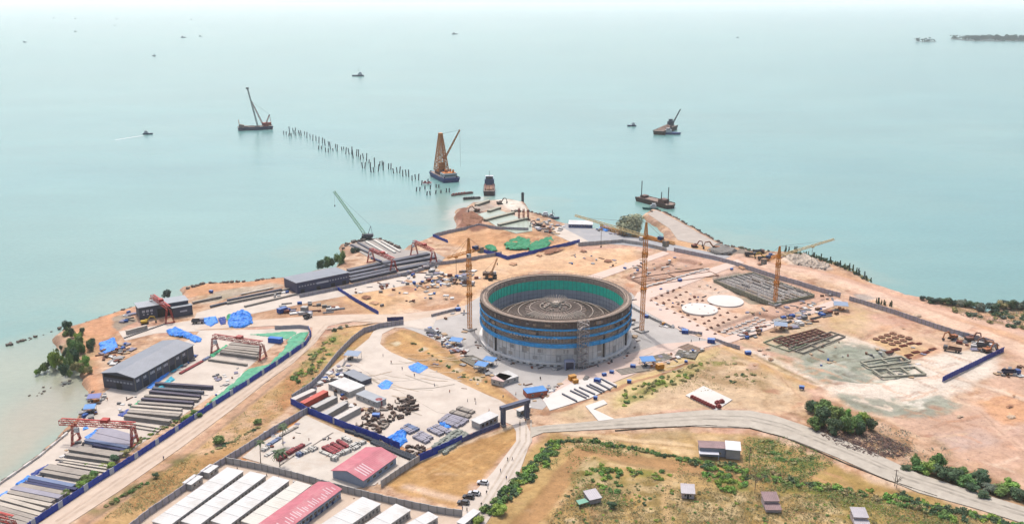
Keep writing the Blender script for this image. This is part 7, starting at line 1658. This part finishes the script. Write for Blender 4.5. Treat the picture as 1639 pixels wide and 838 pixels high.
# ================================================= MACHINES AND VEHICLES
def wheel(m, x, y, r, w): 
    n = 12; vs = []
    for s in (-w/2,w/2):
        for k in range(n): a = 6.283*k/n; vs.append((x+r*math.cos(a), y+s, r+r*math.sin(a)))
    m.add(vs, [(k,(k+1)%n,n+(k+1)%n,n+k) for k in range(n)]+[tuple(range(n))[::-1], tuple(range(n,2*n))])
tyre = M('tyre_rubber', (50,50,52), .9, .1, 1)
def car(px, py, rz, rgb, label, nm):
    p = G(px,py); t = thing('parked_car', label, 'car', (p.x,p.y,.1), rz); pm = M('car_paint_'+nm, rgb, .25, .04, .5, spec=.6)
    m = MB(); prof = [(-2.35,.45),(-2.3,.95),(-1.9,1.08),(1.1,1.1),(1.9,1.02),(2.35,.85),(2.4,.4),(-2.3,.35)]
    m.add([(x,-.92,z) for x,z in prof]+[(x,.92,z) for x,z in prof], [tuple(range(8)), tuple(range(8,16))[::-1]]+[(i,(i+1)%8,8+(i+1)%8,8+i) for i in range(8)]); m.build('body', pm, t)
    m = MB(); g = [(-1.95,1.07),(-1.6,1.62),(.35,1.64),(1.15,1.09)]; m.add([(x,-.84+.1*(z>1.3),z) for x,z in g]+[(x,.84-.1*(z>1.3),z) for x,z in g], [(0,1,2,3),(7,6,5,4),(0,4,5,1),(1,5,6,2),(2,6,7,3)]); c = m.build('window_band', glass, t)
    m = MB(); m.box(-1.62,-.72,1.63,.36,.72,1.72); m.build('roof', pm, t)
    for x in (-1.45,1.45):
        for y in (-.85,.85): m = MB(); wheel(m,x,y,.36,.24); m.build('wheel', tyre, t)
    for y in (-.65,.65): m = MB(); m.cbox(2.36,y,.75,.08,.36,.16); m.build('headlight', white_p, t)
car(773,774,R(168),(238,238,240),'white off road car parked highest on the access road','white'); car(759,791,R(165),(226,228,232),'white car behind the black car on the access road','silver'); car(750,797,R(168),(44,44,52),'black car second from the bottom on the access road','black'); car(742,806,R(168),(90,92,98),'dark grey car parked lowest on the access road','grey')
def truck(px, py, rz, cabc, bedc, label, L=8.5, mixer=False):
    p = G(px,py); t = thing('dump_truck' if not mixer else 'mixer_truck', label, 'truck', (p.x,p.y,ground_z(p.x,p.y)+.1), rz); m = MB(); m.box(-L/2,-.6,.8,L/2,.6,1.1); m.build('chassis', dk, t)
    m = MB(); m.extr([(-1.2,1.0),(1.2,1.0),(1.2,2.9),(-1.2,2.9)], L/2-2.1, L/2); c = m.build('cab', M('cab_'+cabc[0], cabc[1], .5, .1, .5), t); m = MB(); m.box(L/2+.01,-1.0,1.9,L/2+.05,1.0,2.7); m.build('windscreen', glass, c)
    if mixer: m = MB(); m.bar((-L/2+.5,0,2.8),(L/2-2.5,0,2.1),2.3,n=10); m.build('drum', M('bed_'+bedc[0], bedc[1], .7, .15, .5), t)
    else:
        m = MB(); x0, x1 = -L/2, L/2-2.4; m.box(x0,-1.25,1.15,x1,1.25,1.35); m.box(x0,-1.25,1.35,x1,-1.1,2.6); m.box(x0,1.1,1.35,x1,1.25,2.6); m.box(x1-.15,-1.1,1.35,x1,1.1,2.9); m.build('bed', M('bed_'+bedc[0], bedc[1], .7, .15, .5), t)
    for x in (-L/2+1.2,-L/2+2.6,L/2-1.1):
        for y in (-1.05,1.05): m = MB(); wheel(m,x,y,.5,.4); m.build('wheel', tyre, t)
W_, G_, O_, D_, B_ = ('white',(228,228,230)),('greydark',(96,96,100)),('orange',(206,110,60)),('rust',(130,92,78)),('blue',(56,90,160))
truck(692,534,R(-35),W_,W_,'white truck nearest the dirt island left of the tank'); truck(1201,410,R(-10),G_,G_,'dark truck on the sand, left of the haul road group'); truck(1222,416,R(-14),W_,G_,'white cab truck on the sand by the haul road'); truck(1524,561,R(150),G_,D_,'single dump truck with open bed on the pale ground',9)
truck(493,509,R(60),W_,G_,'small truck on the red earth beside the apron road',6); truck(489,510,R(80),W_,D_,'x') if False else None
truck(1576,556,R(-20),W_,G_,'white truck parked among the diggers by the blue fence'); truck(1214,405,R(10),D_,G_,'brown truck farthest back by the haul road'); truck(750,455,R(-20),W_,D_,'white cab truck in the depot behind the left tower crane'); truck(742,448,R(160),W_,W_,'all white truck in the depot behind the left tower crane',7)
truck(318,523,R(5),G_,G_,'x') if False else None
truck(317,517,R(8),('lilac',(150,144,160)),G_,'grey truck on the factory apron left of the blue tarpaulins',7); truck(1618,598,R(-5),B_,('navy',(44,54,90)),'dark blue truck at the right frame edge')
def excavator(px, py, rz, rgb, label, nm, s=1.0):
    p = G(px,py); t = thing('excavator', label, 'excavator', (p.x,p.y,ground_z(p.x,p.y)), rz); t.scale = (s,s,s); ym = M('excavator_'+nm, rgb, .55, .12, .5)
    for y in (-1.25,1.25):
        m = MB(); m.extr([(y-.3,0.1),(y+.3,0.1),(y+.3,.95),(y-.3,.95)], -2.1, 2.1); m.cbox(0,y,.5,4.7,.55,.5); m.build('track', tyre, t)
    m = MB(); m.cyl(0,0,.95,1.2,1.1,1.1,14); m.cbox(-.5,0,1.85,3.9,2.7,1.3); m.build('house', ym, t)
    m = MB(); m.box(.3,.35,1.3,1.7,1.35,3.0); c = m.build('cab', ym, t); m = MB(); m.box(1.71,.45,1.7,1.75,1.25,2.85); m.box(.5,1.36,1.8,1.5,1.40,2.8); m.build('window', glass, c)
    m = MB(); m.bar((1.3,-.2,1.8),(3.6,-.2,4.9),.55,.7); m.bar((3.6,-.2,4.9),(6.1,-.2,4.3),.5,.6); m.build('boom', ym, t)
    m = MB(); m.bar((6.1,-.2,4.4),(7.0,-.2,1.4),.4,.5); m.build('stick', ym, t); m = MB(); m.extr([(-.8,1.4),(.4,1.4),(.4,.3),(-.8,.5)], 6.3, 7.3); m.build('bucket', dk, t)
    m = MB(); m.cbox(-2.2,0,1.7,.9,2.5,1.0); m.build('counterweight', dk, t)
excavator(1145,399,R(165),(176,112,70),'brown excavator working left of the grey gravel heap','brown',1.3)
excavator(1525,541,R(200),(196,120,70),'orange excavator, first of the parked diggers by the haul road wall','orange'); excavator(1552,544,R(10),(150,96,76),'rusty excavator, second of the parked diggers','rust'); excavator(1582,551,R(190),(170,120,90),'tan excavator beside the white truck','tan'); excavator(1580,563,R(20),(190,110,60),'orange excavator touching the blue fence','orange')
excavator(1112,395,R(20),(150,84,66),'small red brown excavator at the root of the causeway','redbrown',1.0); excavator(232,517,R(20),(230,190,50),'yellow digger in front of the small workshop','yellow',.9); excavator(1224,414,R(170),(206,160,60),'yellow digger beside the sand trucks','yellow',1.0)
excavator(785,447,R(90),(200,130,60),'orange digger on the sand between left crane and tank','amber',1.0); excavator(862,362,R(200),(120,100,90),'dark excavator on the harbour quay','dark',1.1); excavator(800,326,R(30),(120,100,90),'dark excavator on the white sand spit','dark',1.1); excavator(683,430,R(20),(200,190,190),'pale digger at the end of the troughs','pale',1.0); excavator(763,340,R(200),(150,96,76),'rusty excavator on the red harbour bank','rust',1.1)
def crawler(px, py, tip, rz_house, label, bm_, hz, base_m=dk, wid=1.5):
    p = G(px,py); rz = 0; t = thing('crawler_crane', label, 'crawler crane', (p.x,p.y,.6 if hz else 0), 0)
    # the boom leans in the vertical plane that faces the camera
    k = mpp(px,py); dx = (tip[0]-px)*k; dzv = (py-tip[1])*k/math.cos(TH)
    for y in (-3,3): m = MB(); m.cbox(0,y,.7,8,1.2,1.3); m.build('track', tyre, t)
    m = MB(); m.cyl(0,0,1.2,1.7,1.9,1.9,14); m.cbox(2.0*(-1 if dx>0 else 1),0,2.8,7.5,3.8,2.2); m.build('house', base_m, t); m = MB(); m.cbox(-2.6*(1 if dx<0 else -1),2.4,2.7,2,1.4,2); m.build('cab', white_p, t)
    m = MB(); m.lattice((0,0,2.5),(dx,0,dzv), wid, wid*.7, n=18, t=.2, d=.12); m.build('boom', bm_, t)
    sg_ = -1 if dx > 0 else 1
    m = MB(); m.bar((1.5*sg_,0,3),(4.2*sg_,0,dzv*.22+2),.35); m.bar((4.2*sg_,0,dzv*.22+2),(5.2*sg_,0,3.4),.2); m.bar((4.2*sg_,0,dzv*.22+2),(dx,0,dzv),.08); m.build('back_mast', base_m, t)
    m = MB(); m.bar((dx,0,dzv),(dx,0,dzv*.72),.08); m.cbox(dx,0,dzv*.70,.6,.6,1.4); m.build('hook_block', dk, t); return t
crawler(586,383,(539,309),0,'huge crawler crane with a pale green lattice boom at the tip of the jetty', M('boom_green', (176,226,170), .5, .1, .5), True, M('crane_dark_house',(84,90,104),.6,.1,.5), 2.0)
crawler(786,444,(796,413),0,'small crawler crane with a thin orange boom on the sand behind the tank', M('boom_orange', (214,150,80), .6, .1, .5), False, M('small_crane_house',(130,104,84),.6,.1,.5), .9)
# long fallen crane boom and blue sheet stack on the coast road
p, rz, L = frame((962,366),(1003,377)); m = MB(); m.lattice((0,0,1.2),(L,0,1.2),2.2,n=12,t=.45,d=.3); tag(m.build('crane_boom_section', M('boom_orange2',(226,160,70),.6,.1,.5), loc=(p.x,p.y,.2), rz=rz), 'orange lattice boom section lying by the spreading tree', 'boom section')
p, rz, L = frame((1012,378),(1080,392)); m = MB(); m.lattice((0,0,1.0),(L,0,1.0),1.8,n=16,t=.4,d=.25); tag(m.build('crane_boom_section', M('boom_orange2',(226,160,70)), loc=(p.x,p.y,.2), rz=rz), 'orange lattice boom section lying along the coast road wall', 'boom section')
building('site_cabin', 'long white cabin with blue window band on the coast road', 'cabin', (910,364),(948,365),(910,357.5), 2.8, M('blue_band_wall',(36,86,176),.6,.1,.4), white_roof, 'flat', 0, over=.4, wins=[(9,1.4,.9,2.1,.5)])
drape('tarpaulin','blue tarpaulin beside the long white cabin on the coast road','tarpaulin',[(957,364),(972,361),(984,367),(970,372)],tarp_b,1.6,.15,.8,77)
# harbour: basin walls, red piles, navy boats
for i, (a,b,mt,lab) in enumerate([((776,354),(822,342),sgr,'long grey mooring wall, middle one in the harbour basin'),((798,362),(845,351),sgr,'long grey mooring wall, nearest one in the harbour basin'),((782,340),(800,334),sgr,'short grey mooring wall in the harbour basin'),((762,330),(782,323),sgr,'short grey mooring wall at the head of the harbour')]):
    p, rz, L = frame(a,b); t = thing('mooring_wall', lab, 'quay wall', (p.x,p.y,-.5), rz); m = MB(); m.box(0,-1.6,0,L,1.6,2.2); m.build('body', M('mooring_concrete',(150,146,130),.9,.2,.4), t); m = MB(); m.box(-.2,-1.8,2.2,L+.2,1.8,2.5); m.build('cap', M('mooring_cap',(190,186,166),.9,.1,.4), t)
t = thing('red_piling_rig','group of red guide frames on the harbour quay edge','piling rig', tuple(G(838,352)), .2)
for k in range(3): m = MB(); m.lattice((-4+k*4,0,0),(-4+k*4,0,11-k),1.2,n=5,t=.3,d=.2); m.build('guide_frame', red_s, t)
m = MB(); m.box(-6,-1.2,0,6,1.2,.8); m.build('base', M('mooring_concrete',(150,146,130)), t)
for x,y,lab in ((870,350,'dark navy launch tied nearest to the harbour quay'),(858,357,'short navy launch tied behind the red guide frames')): small_boat(lab,(x,y),10,R(160),navy,W=4)
# jetty rim stones, rocks on the shore
rk = [chunk(40+i, M('shore_rock',(132,120,110),.95,.25,1.0), 1.6, 1.3, 1.0) for i in range(3)]
r_ = random.Random(21)
def rocks(path, n, jit, lab, group, s=(.5,1.3), z=-1.0):
    L = [math.dist(path[i],path[i+1]) for i in range(len(path)-1)]; T = sum(L)
    for k in range(n):
        s_ = T*r_.random(); i = 0
        while i < len(L)-1 and s_ > L[i]: s_ -= L[i]; i += 1
        f = s_/L[i]; x = path[i][0]*(1-f)+path[i+1][0]*f+r_.uniform(-jit,jit); y = path[i][1]*(1-f)+path[i+1][1]*f+r_.uniform(-jit,jit)*.4
        p = G(x,y,SEA if z < -2 else 0); o = place('shore_rock', r_.choice(rk), None, (p.x,p.y,max(SEA-.3, ground_z(p.x,p.y)-.3) if z > -2 else SEA-.2), r_.uniform(0,3)); o.scale = (r_.uniform(*s),)*3; tag(o, lab, 'rock', group)
rocks([(0,556),(30,548),(60,538),(100,524)], 20, 3, 'dark rock of the low line running out into the shallows', 'rocks of the shallow line', (.4,1.3), -3)
rocks([(98,524),(118,518),(160,505),(214,489)], 60, 1.5, 'dark rock on the shore edge left of the workshop', 'rocks left of the workshop')
rocks([(297,462),(330,452),(400,449),(462,441)], 44, 1.5, 'dark rock on the shore edge behind the rails', 'rocks behind the rails', (.8,1.6))
rocks([(548,396),(560,388),(606,381),(640,398)], 40, 2, 'grey rock armouring the jetty rim', 'rocks of the jetty rim', (1,2.0))
rocks([(1036,340),(1060,336),(1100,356),(1160,391),(1200,399)], 70, 1.5, 'grey rock armouring the seaward edge of the causeway', 'rocks of the causeway', (.8,1.6))
rocks([(150,618),(140,650),(110,690),(60,730),(0,772)], 50, 2, 'brown rock on the muddy edge below the sea wall', 'rocks below the sea wall', (.4,1.0))
rocks([(40,640),(80,620),(120,608)], 14, 8, 'small dark stone on the tidal mud flat', 'stones on the mud flat', (.3,.8), -3)
rocks([(820,338),(850,338),(880,348)], 24, 2, 'grey rock along the harbour quay', 'rocks along the harbour quay', (1,1.8))
# lamp posts / thin floodlights over the tank rear
# ================================================= PEOPLE
def person_mesh(seed, shirt, pants, stride):
    me = bpy.data.meshes.new('person'); s = stride
    V = [(0,0,.98),(0,0,1.18),(0,0,1.38),(0,.02,1.50),(0,.03,1.62),(0,.03,1.72), (-.10,0,.93),(-.12,s*.16,.50),(-.12,s*.30-.04,.08),(-.12,s*.30+.12,.04), (.10,0,.93),(.12,-s*.10,.50),(.12,-s*.30-.04,.08),(.12,-s*.30+.12,.04),
         (-.20,0,1.40),(-.26,-s*.08,1.13),(-.25,s*-.02+.06,.88),(.20,0,1.40),(.26,s*.08,1.13),(.25,s*.1+.06,.88)]
    E = [(0,1),(1,2),(2,3),(3,4),(4,5),(0,6),(6,7),(7,8),(8,9),(0,10),(10,11),(11,12),(12,13),(2,14),(14,15),(15,16),(2,17),(17,18),(18,19)]
    Rr = [.15,.14,.16,.06,.10,.085,.10,.075,.05,.04,.10,.075,.05,.04,.07,.05,.04,.07,.05,.04]
    me.from_pydata(V, E, []); o = bpy.data.objects.new('person', me); COL.objects.link(o); md = o.modifiers.new('skin','SKIN'); md.use_smooth_shade = True
    for i, r in enumerate(Rr): me.skin_vertices[0].data[i].radius = (r, r*.85)
    me.skin_vertices[0].data[0].use_root = True
    dg = bpy.context.evaluated_depsgraph_get(); out = bpy.data.meshes.new_from_object(o.evaluated_get(dg)); bpy.data.objects.remove(o)
    out.materials.clear()
    for m_ in (shirt, pants, M('skin_tone', (150,110,88), .6, .05, 2), M('hard_hat', (240,200,60) if seed%2 else (236,236,236), .4, .05, 2)): out.materials.append(m_)
    for f in out.polygons:
        z = f.center.z; x = abs(f.center.x); f.material_index = 3 if z > 1.68 else 2 if z > 1.47 or (x > .21 and z < 1.05 and z > .8) else 0 if z > .95 else 1
    return out
PM = [person_mesh(0, M('shirt_orange',(226,110,50),.8,.1,2), M('trousers_navy',(50,56,84),.8,.1,2), .6), person_mesh(2, M('shirt_blue',(60,90,160),.8,.1,2), M('trousers_grey',(80,80,84),.8,.1,2), .2), person_mesh(4, M('shirt_dark',(60,58,60),.8,.1,2), M('trousers_black',(44,44,48),.8,.1,2), 1.0), person_mesh(6, M('shirt_white',(220,220,220),.8,.1,2), M('trousers_navy',(50,56,84)), .5)]
for o_ in (): pass
Z8 = Zm(660,640,4.233); Zg = Zm(600,520,4.19); Zt = Zm(740,400,3.81); Zr = Zm(960,360,4.19)
ppl = [(Z8(645,412),2,'person in dark clothes walking on the access road, left of a pair'),(Z8(678,408),2,'person in dark clothes walking on the access road, right of a pair'),(Z8(597,488),1,'person in a blue shirt alone on the access road above the white car'),(Z8(637,538),1,'person in a blue shirt near the right edge of the access road'),(Z8(463,650),2,'dark clothed person standing just right of the black car'),(Z8(503,637),2,'dark clothed person below the highest white car'),(Z8(468,718),2,'dark clothed person on the lower access road'),(Z8(370,755),2,'dark clothed person at the end of the camp wall'),(Z8(340,745),1,'person in blue beside the end of the camp wall'),(Z8(512,598),3,'person in a white shirt just behind the highest white car'),
 (Z8(728,172),2,'dark clothed person walking through in front of the portal gate'),(Z8(768,148),0,'person in orange at the guard house corner'),(Z8(520,80),0,'person in orange left of the portal gate'),(Z8(430,30),1,'person in blue on the curved road above the gate stacks'),
 (Zg(55,212),1,'person in blue at the upper bend of the curved road'),(Zg(110,258),0,'person in orange at the upper bend of the curved road'),(Zg(183,300),1,'person in blue on the curved road by the island tarpaulin'),(Zg(265,345),1,'person in blue lower on the curved road below the tarpaulin'),(Zg(400,410),1,'person in blue midway along the curved road'),(Zg(502,455),0,'person in orange midway along the curved road'),(Zg(622,515),3,'person in white near the lower curved road'),(Zg(672,510),2,'dark clothed person near the lower curved road'),
 (Zg(892,225),2,'dark clothed person in the tank shadow'),(Zg(1112,370),2,'dark clothed person on the apron above the blue roofed cabin'),(Zg(945,470),0,'person in orange on the dirt strip by the guard house'),(Zg(860,490),3,'person in white on the dirt strip by the guard house'),
 (Zt(905,690),2,'dark clothed person on the apron right of the stair tower'),(Zt(475,790),2,'dark clothed person on the open apron near the lower cabins'),(Zt(75,505),1,'person in blue at the foot of the left tower crane'),
 (Zr(613,785),2,'dark clothed person near the lower blue bin, left'),(Zr(668,775),2,'dark clothed person near the lower blue bin, right'),
 ((251,272*0+590),1,'x')][:-1]
ppl += [((203,640),2,'dark clothed person on the yard beyond the big gantry crane'),((172,641),0,'person in orange on the yard beyond the big gantry crane'),((105,731),1,'person in blue by the left leg of the big gantry crane'),((500,585),2,'dark clothed person on the fence road near its bend'),((262,735),1,'person in blue walking on the fence road'),((380,752),2,'dark clothed person inside the camp wall corner'),((427,763),2,'dark clothed person between camp wall and white blocks'),((446,768),1,'person in blue between camp wall and white blocks')]
for (q, v, lab) in ppl:
    p = G(*q); o = place('person', PM[v], None, (p.x,p.y,.18), rnd.uniform(0,6.28)); tag(o, lab, 'person')
# small clutter round the tank foot
for k in range(26):
    a = rnd.uniform(-math.pi*.98, -.1); r = rnd.uniform(44.5, 47.5); me = rnd.choice(CRT[:2]+CRT[3:]+PIP); x, y = tankc.x+r*math.cos(a), tankc.y+r*math.sin(a)
    nm = 'pipe_bundle' if 'pipe' in me.name else 'crate'
    o = place(nm, me, None, (x,y,.1), rnd.uniform(0,3)); o.scale = (rnd.uniform(.5,.8),)*3; tag(o, '%s %s at the foot of the round tank wall' % (me.materials[0].name.rsplit('_',1)[1], nm.replace('_',' ')), 'pipes' if nm != 'crate' else 'crate', nm.replace('_',' ')+'s at the tank foot')

# more small material all over the working areas
mix([(1030,470),(1060,462),(1090,470),(1140,445),(1170,452),(1150,468),(1090,490),(1060,500)], 24, 'on the bare plot between tank and white discs', 31, (.4,.9))
mix([(1290,560),(1340,545),(1370,560),(1350,580),(1310,585)], 14, 'on the pale ground right of the grid foundation', 32, (.4,.9))
mix([(1380,560),(1460,545),(1500,555),(1480,600),(1420,610)], 22, 'in the grey green excavation', 33, (.4,1.0))
mix([(880,410),(960,405),(1010,420),(960,432),(900,428)], 16, 'on the sand right behind the tank', 34, (.5,1.1))
mix([(560,462),(640,455),(740,470),(690,485),(600,490)], 22, 'scattered on the sand plain left of the tank', 35, (.5,1.2))
mix([(1000,420),(1070,410),(1110,420),(1050,440),(1000,442)], 26, 'on the plot between the upper site roads', 36, (.5,1.1))
mix([(1190,500),(1230,492),(1280,480),(1330,470),(1340,480),(1240,510)], 26, 'below the basement frame', 37, (.5,1.2))
mix([(640,560),(700,580),(760,610),(800,630),(780,640),(700,605)], 10, 'on the concrete by the island edge', 38, (.3,.6))
mix([(300,640),(345,600),(400,575),(395,595),(340,640)], 16, 'on the casting yard floor', 39, (.4,.9))
mix([(420,690),(470,672),(540,700),(520,740),(450,740)], 26, 'on the storage camp floor', 40, (.4,.8))
mix([(380,748),(560,785),(600,795),(560,800),(420,765)], 16, 'along the foot of the camp wall', 41, (.3,.6))
mix([(20,800),(110,716),(130,700),(140,706),(60,780)], 22, 'along the sea road of the precast yard', 42, (.4,.9))
mix([(190,640),(215,632),(230,640),(190,665)], 12, 'at the tips of the upper girders', 43, (.4,.9))

for i,(x0,y0,x1,y1,c) in enumerate([(370,748,520,665,'r'),(525,660,570,635,'b'),(120,835,300,745,'n')][:2]): bundle(Z3(x0,y0), Z3(x1,y1), c, 1.6, .8, 'along the casting yard road')
drape('tarpaulin','green tarpaulin strip running up the casting yard to the faded gantry','tarpaulin',[Z3(560,625),Z3(680,548),Z3(700,556),Z3(590,640)],tarp_g,.9,.15,.6,90)

# spoil heaps here and there on the bare plots
sh_ = random.Random(33)
for k in range(26):
    x, y = sh_.choice([(sh_.uniform(580,740),sh_.uniform(448,486)),(sh_.uniform(820,990),sh_.uniform(402,424)),(sh_.uniform(1345,1480),sh_.uniform(500,530)),(sh_.uniform(1480,1630),sh_.uniform(600,680)),(sh_.uniform(1180,1260),sh_.uniform(552,590)),(sh_.uniform(1100,1240),sh_.uniform(418,432))])
    r = sh_.uniform(4,11); mt = sh_.choice([soil, M('tan_soil',(214,166,128),.95,.25,.8,bump=.5), M('pale_soil',(228,198,168),.95,.25,.8,bump=.5)])
    drape('soil_heap', 'low heap of loose earth on the bare building plots', 'heap', [(x-r,y),(x-r*.3,y-r*.38),(x+r*.8,y-r*.25),(x+r,y+r*.1),(x+r*.1,y+r*.35)], mt, sh_.uniform(.7,1.5), .1, .8, 200+k, scale=4, group='loose earth heaps on the bare plots')
